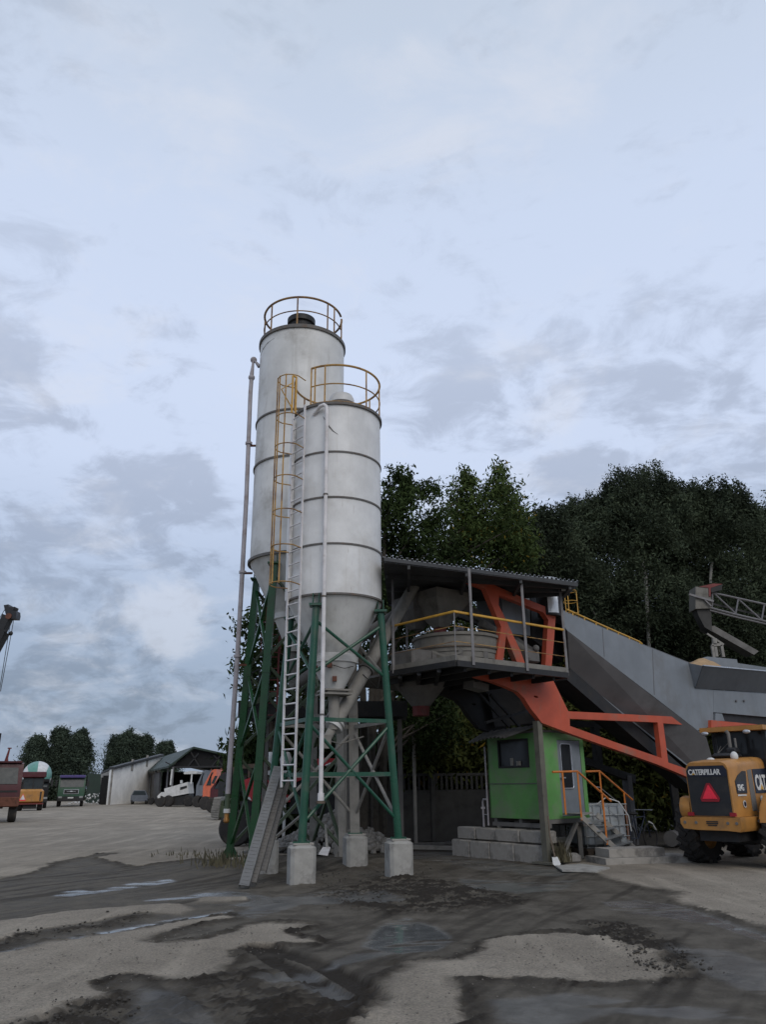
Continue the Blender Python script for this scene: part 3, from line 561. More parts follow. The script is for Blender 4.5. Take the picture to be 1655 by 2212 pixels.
for a in (0, 60, 120, 180, 224, 268, 314, 328): b.bar(pol(S2, R2 - .08, a, zt2), pol(S2, R2 - .08, a, zt2 + .95), .04, .04)
b.build('guard_rail', 'rustrail', s2)
# its tall filling pipe
pe = at(492, 1716, 19.35); ptop = at(543, 800, 19.35); px_ = pe.x
pts = [Vector((S2[0] - R2 + .02, 19.3, 12.95)), at(548, 778, 19.3), at(544, 808, 19.32), at(541, 850, 19.33), at(532, 1080, 19.33), at(521, 1280, 19.33), at(512, 1430, 19.33), pe]
X['brass'] = paint('brass', (.30, .14, .03), .4, .3, (.15, .08, .04), .6, 6)
t_ = thing('filling_pipe', (pe.x, pe.y, 0), 'tall bare grey filling pipe standing clear of the left side of the tall silo', 'pipe')
b = MB(); b.tube(pts, .06, 14); b.build('tube', 'greypipe', t_)
for y in (778, 816): q = at(548 if y == 778 else 543.5, y, 19.32); b = MB(); b.ell(q, .095, 14, 8); b.build('flange', 'greypipe', t_)
for y, x in ((958, 537.5), (1417, 512.5), (1236, 524)): q = at(x, y, 19.33); b = MB(); b.lathe(q - Vector((0, 0, .03)), [(.095, 0), (.095, .06)], 16); b.build('flange', 'greypipe', t_)
for y, x, xe in ((963, 537.5, 552), (1238, 524, 545), (1436, 511.5, 532)): q = at(x, y, 19.33); q2 = at(xe, y, 19.45); b = MB(); b.bar(q, q2, .05, .05); b.build('bracket', 'rust', t_)
b = MB(); b.lathe(pe - Vector((0, 0, .32)), [(.062, 0), (.062, .34)], 14); b.build('hose_coupling', 'dgreen', t_)
b = MB(); b.lathe(pe - Vector((0, 0, .40)), [(.08, 0), (.08, .09)], 14); b.build('hose_coupling', 'white', t_)
b = MB(); b.lathe(pe - Vector((0, 0, .62)), [(.045, 0), (.07, .03), (.07, .09), (.055, .11), (.055, .22)], 14); b.build('hose_coupling', 'brass', t_)
# leaning steel channels against the front silo leg
X['channel'] = paint('channel_steel', (.15, .15, .148), .5, .2, (.10, .095, .085), .6, 3)
chs = [((527, 1912), (601, 1655), 14.75, 16.3, .17, 'grey steel channel leaning on the tower, flat face toward the camera', 'channel'), ((545, 1905), (614, 1668), 15.0, 16.5, .13, 'second leaning steel channel, just right of the widest one', 'gratecement'), ((567, 1880), (622, 1672), 15.5, 16.7, .12, 'rearmost leaning steel channel with a dusty top', 'gratecement')]
for (a, c_, ya, yb, wd, lb_, mm_) in chs:
    p0 = at(*a, ya); p1 = at(*c_, yb); p0.z = max(p0.z, .0); o = thing('steel_channel', (p0.x, p0.y, 0), lb_, 'steel channel', 'steel channels leaning on the tower')
    d_ = (p1 - p0).normalized(); sx = Vector((1, 0, 0)); sx = (sx - d_ * sx.dot(d_)).normalized(); nn_ = d_.cross(sx)
    if nn_.y > 0: nn_ = -nn_
    b = MB(); b.bar(p0, p1, wd, .012, up=nn_)
    for e in (-1, 1): b.bar(p0 + sx * (e * wd / 2) - nn_ * .03, p1 + sx * (e * wd / 2) - nn_ * .03, .012, .07, up=nn_)
    kk = int((p1 - p0).length / .07)
    for i in range(kk): b.bar(p0.lerp(p1, (i + .5) / kk) + nn_ * .008 - sx * wd * .36, p0.lerp(p1, (i + .5) / kk) + nn_ * .008 + sx * wd * .36, .022, .006, up=nn_)
    b.build('profile', mm_, o)
# screw conveyors
inlet = Vector((S1[0], S1[1], 0)); sc = thing('screw_conveyor', (S1[0], S1[1], 0), 'dusty inclined screw tube rising from the front silo outlet up to the mixing platform', 'screw conveyor')
zb_ = at(733, 1565, 16.25).z; pb = Vector((S1[0] + .02, S1[1] + .05, zb_)); pt = at(905, 1248, 18.0)
b = MB(); b.tube([Vector((S1[0], S1[1], 3.43)), Vector((S1[0], S1[1], zb_ - .1))], .115, 18); b.build('inlet', 'cement', sc)
b = MB(); b.tube([pb, pt], .135, 18); b.build('tube', 'cement', sc)
b = MB(); b.lathe(pb - (pt - pb).normalized() * .02, [(.19, -.06), (.19, 0), (.15, .01), (.15, .04), (.19, .05), (.19, .09)], 20, axis=(pt - pb)); b.build('end_flange', 'white', sc)
q = pb.lerp(pt, .34); b = MB(); b.lathe(q, [(.175, -.03), (.175, .03)], 20, axis=(pt - pb)); b.build('joint_flange', 'gratecement', sc)
b = MB(); b.tube([pb - (pt - pb).normalized() * .05, pb - (pt - pb).normalized() * .32], .09, 12); b.box(pb - (pt - pb).normalized() * .42, (.2, .16, .26), .4); b.build('gear_motor', 'cement', sc)
b = MB(); b.tube([pb.lerp(pt, .3) - Vector((0, .16, 0)), pb.lerp(pt, .36) + Vector((.2, -.2, -.5)), pb.lerp(pt, .45) + Vector((.15, -.15, -.25))], .01, 6); b.build('cable', 'black', sc)
sc2 = thing('screw_conveyor', (S2[0], S2[1], 0), 'darker screw tube from the tall silo, under the roof behind the pale one', 'screw conveyor')
b = MB(); b.tube([Vector((S2[0], S2[1], 4.0)), Vector((.9, 19.4, 6.2))], .13, 16); b.build('tube', 'gratecement', sc2)
b = MB(); b.tube([Vector((S2[0], S2[1], 4.9)), Vector((S2[0], S2[1], 3.95))], .12, 16); b.build('inlet', 'gratecement', sc2)

def clods(name, polys, n_, smin, smax, m_, label):
    b_ = []; ico = np.array([(0, 0, 1), (.9, 0, .3), (.28, .85, .3), (-.73, .53, .3), (-.73, -.53, .3), (.28, -.85, .3), (.5, .4, -.5), (-.5, .3, -.5), (0, -.6, -.5)])
    F_ = [(0, 1, 2), (0, 2, 3), (0, 3, 4), (0, 4, 5), (0, 5, 1), (1, 6, 2), (2, 7, 3), (3, 7, 4), (4, 8, 5), (5, 8, 1), (1, 8, 6), (2, 6, 7), (4, 7, 8), (6, 8, 7)]
    vs, fs = [], []; k = 0
    for poly, w_ in polys:
        px, py = [p[0] for p in poly], [p[1] for p in poly]; m = int(n_ * w_); X_ = rng.uniform(min(px), max(px), m * 4); Y_ = rng.uniform(min(py), max(py), m * 4); ok = sdf(X_, Y_, poly) < rng.normal(0, .22, X_.shape)
        for x, y in list(zip(X_[ok], Y_[ok]))[:m]:
            s_ = smin + (smax - smin) * rng.random() ** 3; R_ = rng.uniform(0, 6.28); cs, sn_ = math.cos(R_), math.sin(R_); v = ico * rng.uniform(.6, 1.3, (9, 1)) * s_; v = np.stack([v[:, 0] * cs - v[:, 1] * sn_, v[:, 0] * sn_ + v[:, 1] * cs, v[:, 2] * .7], 1) + (x, y, s_ * .15 + .005)
            vs.append(v); fs.append(np.array(F_) + k * 9); k += 1
    me = fastmesh(name, np.concatenate(vs), np.concatenate(fs), m_); o = bpy.data.objects.new(name, me); col.objects.link(o); kind(o, 'stuff'); o['label'] = label; o['category'] = name.replace('_', ' ')
mudm = paint('mud_clod', (.050, .045, .038), .95, 0, (.03, .026, .022), .5, 5, bump=.1)
X['mudm'] = mudm
LZ = [c1([(1655, 235), (1800, 230), (1990, 265), (2120, 300), (2290, 330), (2100, 345), (1950, 375), (1700, 385), (1500, 350), (1400, 300)]), c1([(2550, 420), (2750, 440), (2850, 500), (3000, 570), (3150, 650), (2950, 640), (2850, 580), (2700, 530), (2560, 470)]),
      c1([(0, 480), (420, 430), (620, 378), (640, 395), (450, 440), (150, 480), (0, 520)]), c1([(60, 860), (250, 780), (430, 750), (560, 800), (500, 900), (0, 900)]), c1([(1180, 250), (1400, 285), (1700, 260), (1900, 200), (1700, 150), (1200, 180)]), c1([(2750, 550), (2900, 600), (2860, 650), (2800, 640)])]
clods('mud_clods', list(zip(LZ, (.30, .16, .07, .08, .2, .05))), 2300, .005, .028, 'mudm', 'dark clods of mud strewn over the wet yard')
X['grit'] = paint('grit_stone', (.17, .155, .135), .95, 0, (.09, .08, .07), .5, 8, bump=.05)
clods('loose_gravel', [(c1([(0, 550), (480, 467), (1340, 432), (940, 610), (620, 640), (420, 720), (0, 880)]), .4), (c1([(2005, 580), (2435, 467), (2835, 555), (2905, 625), (2455, 675), (1975, 700), (1925, 866), (1600, 860)]), .35), (c1([(2615, 215), (3310, 440), (3700, 400), (3600, 150), (2900, 90)]), .25)], 1800, .003, .014, 'grit', 'loose small stones on the dry gravel')
# ---------------------------------------------------------------- mixing plant
AX = Vector((.8, .6, 0)); NX = Vector((-.6, .8, 0)); FP = (3.5, 18.3)
def fr(x, y, o=0.): return pv(x, y, (FP[0] + NX.x * o, FP[1] + NX.y * o), AX)
ZP = 4.05
mp_ = thing('mixing_plant', (3.5, 18.3, 0), 'concrete mixing plant on orange plate frame, with roofed platform and steep grey skip casing', 'mixing plant')
arm = [(1018, 1457), (1190, 1458), (1209, 1497), (1228, 1536), (1340, 1541.5), (1459, 1547.8), (1510, 1551), (1510, 1568), (1433, 1561.8), (1444, 1646.5), (1482, 1659.6), (1515, 1671), (1515, 1690), (1482, 1676.4), (1423, 1651.6), (1357, 1628), (1240, 1587), (1171, 1561), (1159, 1545), (1147, 1530.6), (1133, 1508), (1119, 1494), (1094, 1483), (1064, 1471.8), (1035, 1464)]
hole = [(1231, 1552), (1326, 1556), (1421, 1560), (1430, 1637), (1330, 1603), (1231.5, 1567.6)]
slot = [(1158 + 5 * math.cos(a * .785) , 1504.5 + 2.4 * math.sin(a * .785) + 1.4 * math.cos(a * .785)) for a in range(8)]
for o, nm in ((0, 'side_frame'), (2.1, 'rear_side_frame')):
    b = MB(); b.prism([fr(*q) + NX * o for q in arm], NX * .14, [[fr(*q) + NX * o for q in hole], [fr(*q) + NX * o for q in slot]]); fo = b.build('side_frame', 'orange' if o == 0 else 'black', mp_, smooth=False)  # rear copy coloured black to paint in the shade below the deck
D4 = lambda x, y: (810.9 + x * .28, 1175 + y * .28)
upf = [(700, 225), (870, 295), (1130, 410), (1395, 515), (1386, 640), (1378, 760), (1358, 965), (1312, 960), (1322, 760), (1335, 582), (1298, 528), (1110, 452), (955, 392), (952, 470), (1010, 585), (1062, 700), (1120, 820), (1165, 945), (1108, 942), (1060, 830), (1010, 700), (998, 810), (985, 920), (930, 918), (950, 780), (972, 640), (910, 490), (848, 345), (700, 285)]
for o in (0, 2.1): b = MB(); b.prism([fr(*D4(*q)) + NX * o for q in upf], NX * .14); b.build('upper_frame', 'orange' if o == 0 else 'black', mp_, smooth=False)  # rear upper frame likewise black, its shade put into the colour
X['colpaint'] = paint('grimy_column', (.13, .125, .10), .8, 0, (.07, .065, .055), .6, 2.5, True)
colb = Vector((3.59, 18.38, 0))
b = MB(); b.bar(colb + NX * .1, colb + NX * .1 + Vector((0, 0, 3.02)), .15, .15, up=AX); b.bar(colb + NX * .1, colb + NX * .1 + Vector((0, 0, .04)), .5, .45, up=AX); b.build('column', 'colpaint', mp_)
b = MB(); b.bar(colb + NX * 2.4 + AX * 1.2, colb + NX * 2.4 + AX * 1.2 + Vector((0, 0, 3.02)), .2, .2, up=AX); b.build('column', 'black', mp_)
b = MB(); e = fr(1500, 1672); b.bar(Vector((e.x, e.y, 0)) + NX * .08, e + NX * .08, .2, .2, up=AX); b.build('column', 'belly', mp_); b = MB(); e2 = e + NX * 2.1; b.bar(Vector((e2.x, e2.y, 0)) + NX * .08, e2 + NX * .08, .2, .2, up=AX); b.build('column', 'belly', mp_)
# platform
dk = [(.14, 17.26), (1.46, 15.81), (4.18, 17.86), (2.3, 20.4), (.9, 21.2), (-1.1, 19.2)]
b = MB(); b.prism([Vector((x, y, ZP - .02)) for x, y in dk], (0, 0, -.05)); b.build('deck', 'gratecement', mp_)
b = MB(); dd = [Vector((x, y, ZP - .07)) for x, y in dk]
for i in range(3): b.bar(dd[i], dd[i + 1], .1, .12)
for i in range(5): q = dd[1].lerp(dd[2], .1 + i * .2); b.bar(q + NX * .1 + Vector((0, 0, -.07)), q + NX * 3.0 + Vector((0, 0, -.07)), .08, .12)
for i in range(3): q = dd[0].lerp(dd[1], .15 + i * .3); b.bar(q + Vector((0, 0, -.07)), q + AX * 1.6 + NX * 2 + Vector((0, 0, -.07)), .08, .12)
b.build('deck_beams', 'black', mp_)
b = MB()
for i, j in ((0, 1), (1, 2)): p, q = Vector((*dk[i], ZP)), Vector((*dk[j], ZP)); b.bar(p + Vector((0, 0, .03)), q + Vector((0, 0, .03)), .04, .14)
b.build('toe_board', 'plant', mp_)
Kp = [Vector((*dk[i], 0)) for i in range(3)]
b = MB(); b.tube([Kp[0] + Vector((0, 0, ZP + .98)), Kp[1] + Vector((0, 0, ZP + 1.0)), Kp[2] + Vector((0, 0, ZP + .98))], .028, 9); b.build('top_rail', 'yellow2', mp_)
for hh in (.36, .68):
    b = MB(); b.tube([Kp[0] + Vector((0, 0, ZP + hh)), Kp[1] + Vector((0, 0, ZP + hh + .02)), Kp[2] + Vector((0, 0, ZP + hh))], .008, 5); b.build('guard_wire', 'yellow', mp_)
b = MB(); b.bar(Kp[1] + Vector((0, 0, ZP)), Kp[1] + Vector((0, 0, ZP + 1)), .02, .02); b.build('rail_post', 'post', mp_)
ZR = 6.02
for (x, y), zt in (((.2, 17.15), 6.1), ((1.84, 16.02), ZR), ((3.12, 16.98), ZR), ((4.2, 17.9), ZR)):
    b = MB(); b.bar((x, y, ZP - .08), (x, y, zt), .055, .055); b.build('roof_post', 'post', mp_)
b = MB(); b.bar((.55, 18.6, ZP), (.55, 18.6, 6.1), .05, .05); b.build('roof_post', 'post', mp_); b = MB(); b.bar((-.35, 19.6, ZP), (-.35, 19.6, 6.1), .05, .05); b.build('roof_post', 'post', mp_)
# roof: trapezoidal sheet, corrugations run away from the front edge
ra, rb = gz(827, 1203, 6.12), gz(1250, 1258, 6.05); rd = (rb - ra); Lr = rd.length; rd.normalize(); nb = 42
b = MB(); prof = []
for i in range(nb):
    t0 = i / nb; w_ = Lr / nb
    for tt, zz in ((0, 0), (.50, 0), (.62, .045), (.90, .045)): prof.append(ra + rd * (w_ * (i + tt)) + Vector((0, 0, zz)))
prof.append(rb + Vector((0, 0, 0))); back = Vector((.12, 4.6, -.02)); BK = Vector((.026, 1, 0))
k = len(prof); bks = [BK * (4.6 + (1.0 - 4.6) * i / (k - 1)) for i in range(k)]; vs = prof + [q + b_ for q, b_ in zip(prof, bks)] + [q + Vector((0, 0, .006)) for q in prof] + [q + b_ + Vector((0, 0, .006)) for q, b_ in zip(prof, bks)]
fs = []
for i in range(k - 1): fs += [(i, i + k, i + k + 1, i + 1), (2 * k + i, 2 * k + i + 1, 3 * k + i + 1, 3 * k + i), (i, i + 1, 2 * k + i + 1, 2 * k + i), (k + i, 3 * k + i, 3 * k + i + 1, k + i + 1)]
fs += [(0, 2 * k, 3 * k, k), (k - 1, 2 * k - 1, 4 * k - 1, 3 * k - 1)]
b.add(vs, fs); b.build('roof', 'roofsheet', mp_, smooth=False)
b = MB(); b.prism([ra + Vector((0, .03, -.006)), rb + Vector((0, .03, -.006)), rb + BK * 1.0 + Vector((0, 0, -.006)), ra + back + Vector((0, 0, -.006))], (0, 0, -.006)); b.build('underside_shade', 'roofu', mp_, smooth=False)  # dark sheet added below the roof to paint in its shaded underside
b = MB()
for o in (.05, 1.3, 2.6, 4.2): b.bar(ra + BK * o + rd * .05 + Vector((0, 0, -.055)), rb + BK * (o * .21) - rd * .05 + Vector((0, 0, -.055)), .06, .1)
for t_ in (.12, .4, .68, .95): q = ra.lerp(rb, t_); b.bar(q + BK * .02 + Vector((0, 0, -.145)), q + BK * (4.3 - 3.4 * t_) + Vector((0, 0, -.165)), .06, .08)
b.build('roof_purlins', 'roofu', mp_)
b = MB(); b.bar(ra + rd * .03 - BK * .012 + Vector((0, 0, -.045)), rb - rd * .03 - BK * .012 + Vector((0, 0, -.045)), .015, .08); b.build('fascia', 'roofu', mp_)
# mixer drum, hoppers over it, weigh bins
mc = at(986, 1400, 18.15); MC = (mc.x, mc.y)
b = MB(); b.lathe((*MC, 0), [(.98, ZP + .28), (.98, ZP + .40), (1.0, ZP + .41), (1.0, ZP + .76), (1.04, ZP + .77), (1.04, ZP + .83), (.98, ZP + .85), (.3, ZP + .93)], 56); b.build('mixer_drum', 'plant', mp_)
b = MB(); b.lathe((*MC, 0), [(1.01, ZP + .50), (1.03, ZP + .50), (1.03, ZP + .53), (1.01, ZP + .53)], 56, cap=False); b.build('drum_band', 'wood', mp_)
b = MB(); q = Vector((.75, 17.6, ZP + .2)); b.box(q + Vector((0, 0, .02)), (.95, .8, .46), .64, bev=.03); b.build('drive_box', 'gratecement', mp_)
for a in range(200, 341, 35): b = MB(); b.bar(pol(MC, 1.0, a, ZP), pol(MC, 1.0, a, ZP + .42), .1, .05); b.build('mixer_foot', 'gratecement', mp_)
b = MB(); g_ = pol(MC, 1.1, 255, ZP + .36); b.bar(g_ + Vector((-.35, 0, .02)), g_ + Vector((0, -.05, -.12)), .03, .05); b.bar(g_ + Vector((.3, .05, .02)), g_ + Vector((0, -.05, -.12)), .03, .05); b.ell(g_ + Vector((0, -.08, -.14)), (.12, .07, .05)); b.build('discharge_lever', 'plant', mp_)
def frustum(mb, c, top, bot, z1_, z0_, rz=.64):
    m = Matrix.Rotation(rz, 3, 'Z'); ps = [Vector(c) + m @ Vector((sx * h_, sy * h_, 0)) + Vector((0, 0, z_)) for h_, z_ in ((bot, z0_), (top, z1_)) for sx, sy in ((-1, -1), (1, -1), (1, 1), (-1, 1))]
    mb.hexa(ps)
hb = at(950, 1330, 18.2); hb.z = 0
b = MB(); frustum(b, hb, .52, .13, ZP + 1.72, ZP + 1.12); frustum(b, hb, .53, .525, ZP + 1.95, ZP + 1.722); b.build('weigh_hopper', 'plant', mp_)
b = MB(); b.lathe(hb + Vector((0, 0, ZP + .86)), [(.15, 0), (.15, .24)], 20); b.build('rubber_collar', 'dred', mp_)
b = MB(); h2 = hb + Vector((-.55, .35, 0)); frustum(b, h2, .4, .12, ZP + 1.55, ZP + 1.15); frustum(b, h2, .41, .405, ZP + 1.9, ZP + 1.552); b.build('weigh_hopper', 'gratecement', mp_)
b = MB(); q = hb + AX * .42 + Vector((0, -.1, ZP + .93)); b.tube([q, q + Vector((0, 0, .12)), q + Vector((.08, 0, .2)), q + Vector((.2, 0, .2))], .05, 10); b.ell(q + Vector((.2, 0, .2)), .07); b.build('water_valve', 'greypipe', mp_)
b = MB(); b.bar(hb + AX * .5 + Vector((0, 0, ZP + 1.85)), fr(1150, 1420, .6) + Vector((0, 0, .1)), .16, .22); b.build('chute', 'gratecement', mp_)
b = MB(); q = fr(1150, 1410, .35); b.tube([fr(1040, 1345, .6), fr(1145, 1412, .5)], .11, 14); b.build('drive_shaft_tube', 'plant', mp_)
b = MB(); q = fr(1144, 1418, .15); b.box(q, (.42, .3, .3), .64, bev=.03); b.tube([q + Vector((-.1, -.1, 0)), q + Vector((-.1, -.3, -.1))], .05, 8); b.ell(q + Vector((.15, -.1, .18)), .08); b.build('winch_motor', 'gratecement', mp_)
hd = [fr(1085, 1262, .55), fr(1086, 1362, .55), fr(1140, 1370, .55), fr(1142, 1360, .55), fr(1146, 1270, .55)]
b = MB(); b.prism([fr(1082, 1262, .5), fr(1089, 1366, .5), fr(1146, 1373, .5), fr(1144, 1262, .5)], NX * .9); b.build('skip_head', 'casing', mp_)
b = MB(); b.prism([fr(1146, 1275, .62), fr(1150, 1380, .62), fr(1217, 1430, .62), fr(1214, 1290, .62)], NX * 1.1); b.build('skip_head', 'black', mp_)
# discharge cone and chute under the deck
dc = at(908, 1470, 18.9); dc.z = 0
b = MB(); b.lathe(dc, [(.66, ZP - .1), (.22, 3.42)], 28); b.build('discharge_cone', 'gratecement', mp_)
zt_ = 3.44; b = MB(); b.lathe(dc, [(.20, at(908, 1546, 18.9).z), (.21, zt_)], 24); b.build('discharge_chute', 'dred', mp_)
b = MB(); q = at(1045, 1487, 18.2); q0 = at(1012, 1478, 17.9); b.bar(q0, q, .34, .16); b.build('hydraulic_box', 'gratecement', mp_)
for (x, y, o), (x2, y2, o2) in (((1060, 1500, 1.2), (1150, 1600, 1.2)), ((1020, 1480, 1.6), (1100, 1570, 1.6)), ((1050, 1560, 1.0), (1160, 1530, 1.0))):
    b = MB(); b.bar(fr(x, y, o), fr(x2, y2, o2), .06, .06); b.build('under_brace', 'black', mp_)
b = MB(); b.prism([fr(1015, 1462, 1.9), fr(1190, 1462, 1.9), fr(1165, 1560, 1.9), fr(1070, 1570, 1.9), fr(1055, 1500, 1.9)], NX * .06); b.build('back_panel', 'black', mp_)
# skip casing: light side, inward-leaning belly, far side, top rail
TP = [(1213, 1318), (1300, 1355), (1385, 1391), (1487, 1431)]; LOW = [(1226, 1362), (1320, 1434), (1420, 1510), (1526, 1592)]
so_ = -.06; W_ = 1.9
def cs(x, y, o=so_): return fr(x, y, o)
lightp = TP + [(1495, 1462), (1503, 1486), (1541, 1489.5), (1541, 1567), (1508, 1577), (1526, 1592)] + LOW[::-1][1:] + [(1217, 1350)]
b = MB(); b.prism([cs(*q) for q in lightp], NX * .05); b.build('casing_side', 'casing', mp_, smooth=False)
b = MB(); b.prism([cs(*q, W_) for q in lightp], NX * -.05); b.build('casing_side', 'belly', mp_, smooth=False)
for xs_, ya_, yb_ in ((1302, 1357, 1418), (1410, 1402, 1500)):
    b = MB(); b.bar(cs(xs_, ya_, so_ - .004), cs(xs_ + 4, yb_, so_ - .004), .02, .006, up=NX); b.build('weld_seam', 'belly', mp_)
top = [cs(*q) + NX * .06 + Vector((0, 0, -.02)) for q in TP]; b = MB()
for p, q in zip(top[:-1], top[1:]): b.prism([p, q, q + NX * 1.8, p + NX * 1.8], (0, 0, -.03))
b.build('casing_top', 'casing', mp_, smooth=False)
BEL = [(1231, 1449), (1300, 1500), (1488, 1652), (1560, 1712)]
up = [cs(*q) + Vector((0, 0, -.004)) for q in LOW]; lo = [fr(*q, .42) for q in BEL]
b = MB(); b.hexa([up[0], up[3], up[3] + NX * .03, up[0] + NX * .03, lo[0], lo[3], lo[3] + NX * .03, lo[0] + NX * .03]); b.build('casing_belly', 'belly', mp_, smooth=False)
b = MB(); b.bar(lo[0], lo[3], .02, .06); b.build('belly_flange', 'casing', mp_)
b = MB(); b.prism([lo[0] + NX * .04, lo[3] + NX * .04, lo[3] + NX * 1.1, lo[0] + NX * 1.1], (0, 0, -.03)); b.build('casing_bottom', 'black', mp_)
b = MB(); b.bar(fr(1212, 1458, .6), fr(1480, 1690, .6), .5, .34); b.build('skip_track', 'black', mp_)
b = MB(); tr_ = [cs(1224, 1316, .1), cs(1237, 1322, .1), cs(1300, 1350, .1), cs(1382, 1386, .1), cs(1387, 1391, .1)]; b.tube(tr_, .024, 8)
for i in range(7): q = tr_[1].lerp(tr_[3], i / 6); b.bar(q, q - Vector((0, 0, .10)), .03, .03)
b.build('casing_rail', 'yellow2', mp_)
# round dust filter and cage ladder at the head
fq = fr(1183, 1330, .7); fz0, fz1 = fr(1183, 1315, .3).z, fr(1183, 1264, .3).z; fq = fr(1184, 1300, .12)
b = MB(); b.lathe((fq.x, fq.y, 0), [(.28, fz0 - .25), (.28, fz1)], 32); b.build('filter_body', 'black', mp_)
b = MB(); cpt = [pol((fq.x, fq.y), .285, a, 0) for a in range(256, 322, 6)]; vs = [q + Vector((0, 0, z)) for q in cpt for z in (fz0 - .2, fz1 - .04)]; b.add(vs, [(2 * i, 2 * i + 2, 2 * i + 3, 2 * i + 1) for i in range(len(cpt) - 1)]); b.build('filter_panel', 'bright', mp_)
b = MB(); b.lathe((fq.x, fq.y, 0), [(.33, fz1), (.33, fz1 + .04), (.24, fz1 + .09)], 32); b.build('filter_lid', 'zinc', mp_)
cg = fr(1232, 1300, .25); b = MB()
for z in (-.02, .3, .58): b.tube([cg + Vector((math.cos(a) * .18, math.sin(a) * .18, z - .3)) for a in [i * math.pi / 8 for i in range(16)]], .01, 5, closed=True)
for a in (0, 2.1, 4.2): b.bar(cg + Vector((math.cos(a) * .18, math.sin(a) * .18, -.45)), cg + Vector((math.cos(a) * .18, math.sin(a) * .18, .3)), .02, .02)
b.build('ladder_cage', 'yellow2', mp_)
# hopper at the foot of the skip
hp = thing('aggregate_hopper', (10.5, 24.3, 0), 'slate grey aggregate hopper with flared sides, heaped with sand, behind the wheel loader', 'hopper')
b = MB(); b.prism([fr(*q, -.06) for q in ((1541.5, 1489.5), (1655, 1496), (1760, 1502), (1760, 1556), (1655, 1548), (1541.5, 1538))], NX * .06); b.build('side_wall', 'casing', hp, smooth=False)
b = MB(); lo_ = [fr(1503, 1486, -.10), fr(1655, 1496, -.10), fr(1770, 1503, -.10)]; hi_ = [fr(1519, 1438, -.5), fr(1655, 1450, -.5), fr(1780, 1461, -.5)]
b.hexa([lo_[0], lo_[2], lo_[2] + NX * .02, lo_[0] + NX * .02, hi_[0], hi_[2], hi_[2] + NX * .02, hi_[0] + NX * .02]); b.build('flared_side', 'shaded', hp, smooth=False)
b = MB(); b.bar(hi_[0] + Vector((0, 0, .012)), hi_[2] + Vector((0, 0, .012)), .05, .03); b.build('rim', 'alu', hp)
p3 = fr(1487, 1431, .3); b = MB(); b.prism([fr(1489, 1432, -.07), hi_[0], lo_[0]], NX * .02); b.build('corner_panel', 'casing', hp, smooth=False)
b = MB(); b.prism([fr(*q, .9) for q in ((1489, 1432), (1510, 1424), (1528, 1418), (1592, 1424), (1594, 1432), (1655, 1441), (1760, 1449), (1760, 1480), (1490, 1480))], NX * .05); b.build('rear_board', 'casing', hp, smooth=False)
b = MB()
def sand(u, v):
    x = 1490 + u * 150; p = fr(x, 1440, .1 + v * .8)
    z = 4.78 - u * .02 + .30 * math.exp(-((u - .25) / .22) ** 2) * math.sin(math.pi * min(1, v * .9 + .1)) + .12 * math.exp(-((u - .8) / .12) ** 2) + .05 * math.sin(u * 23 + v * 9) * v
    return Vector((p.x, p.y, z + .25 * v))
b.grid(sand, 36, 10); b.build('sand_heap', 'sand', hp)
b = MB(); b.prism([fr(*q, -.16) for q in ((1537, 1555), (1655, 1566), (1760, 1575), (1760, 1600), (1655, 1589), (1537, 1577))], NX * .2); b.build('orange_beam', 'orange', hp, smooth=False)
b = MB(); b.prism([fr(*q, .05) for q in ((1541, 1538), (1760, 1556), (1760, 1600), (1541, 1590))], NX * .05); b.build('lower_panel', 'black', hp, smooth=False)
b = MB(); b.prism([fr(*q, -.10) for q in ((1546, 1540), (1560, 1541), (1566, 1557), (1546, 1556))], NX * .1); b.build('bracket', 'casing', hp, smooth=False)
for x in (1590, 1607): q = fr(x, 1514, -.07); b = MB(); b.lathe(q, [(.035, 0), (.035, .03)], 10, axis=-NX); b.build('bolt', 'belly', hp)
for x in (1560, 1700): q = fr(x, 1600, .3); b = MB(); b.bar((q.x, q.y, 0), (q.x, q.y, 3), .2, .2); b.build('leg', 'black', hp); b = MB(); q2 = q + NX * 1.8; b.bar((q2.x, q2.y, 0), (q2.x, q2.y, 3), .2, .2); b.build('leg', 'black', hp)
# lattice feed conveyor at top right
E5 = lambda x, y: (1489.4 + x * .1, 1241.2 + y * .1)
fc = thing('lattice_conveyor', tuple(at(1560, 1300, 26).to_2d()) + (0,), 'grey lattice girder conveyor with pale boxed head, against the dark trees at right', 'conveyor')
def tr5(x, y, o=0.): return at(*E5(x, y), 26 + o)
b = MB(); TT = [(480, 385), (1050, 510), (1640, 640), (2200, 760), (3400, 1020)]; BB = [(440, 715), (1000, 860), (1650, 1010), (2250, 1150), (3400, 1420)]
for o in (0, .8):
    b.tube([tr5(*q, o) for q in TT], .035, 6); b.tube([tr5(*q, o) for q in BB], .04, 6); b.tube([tr5(x, y + 55, o) for x, y in BB], .03, 6)
    for a, c_ in (((500, 390), (490, 700)), ((1060, 510), (1000, 850)), ((1620, 640), (1560, 990)), ((2200, 760), (2130, 1120)), ((540, 410), (1000, 840)), ((1070, 540), (1560, 980)), ((1640, 650), (2130, 1120)), ((2200, 770), (2700, 1250))): b.tube([tr5(*a, o), tr5(*c_, o)], .03, 6)
for q in TT[:4] + BB[:4]: b.tube([tr5(*q, 0), tr5(*q, .8)], .03, 6)
b.build('girder', 'post', fc)
b = MB(); b.hexa([tr5(470, 640, .1), tr5(3400, 1340, .1), tr5(3400, 1340, .7), tr5(470, 640, .7), tr5(470, 600, .1), tr5(3400, 1300, .1), tr5(3400, 1300, .7), tr5(470, 600, .7)]); b.build('belt', 'black', fc)
b = MB(); b.prism([tr5(*q, -.1) for q in ((135, 258), (455, 270), (470, 725), (135, 735))], (0, .6, 0)); b.build('head_box', 'plant', fc)
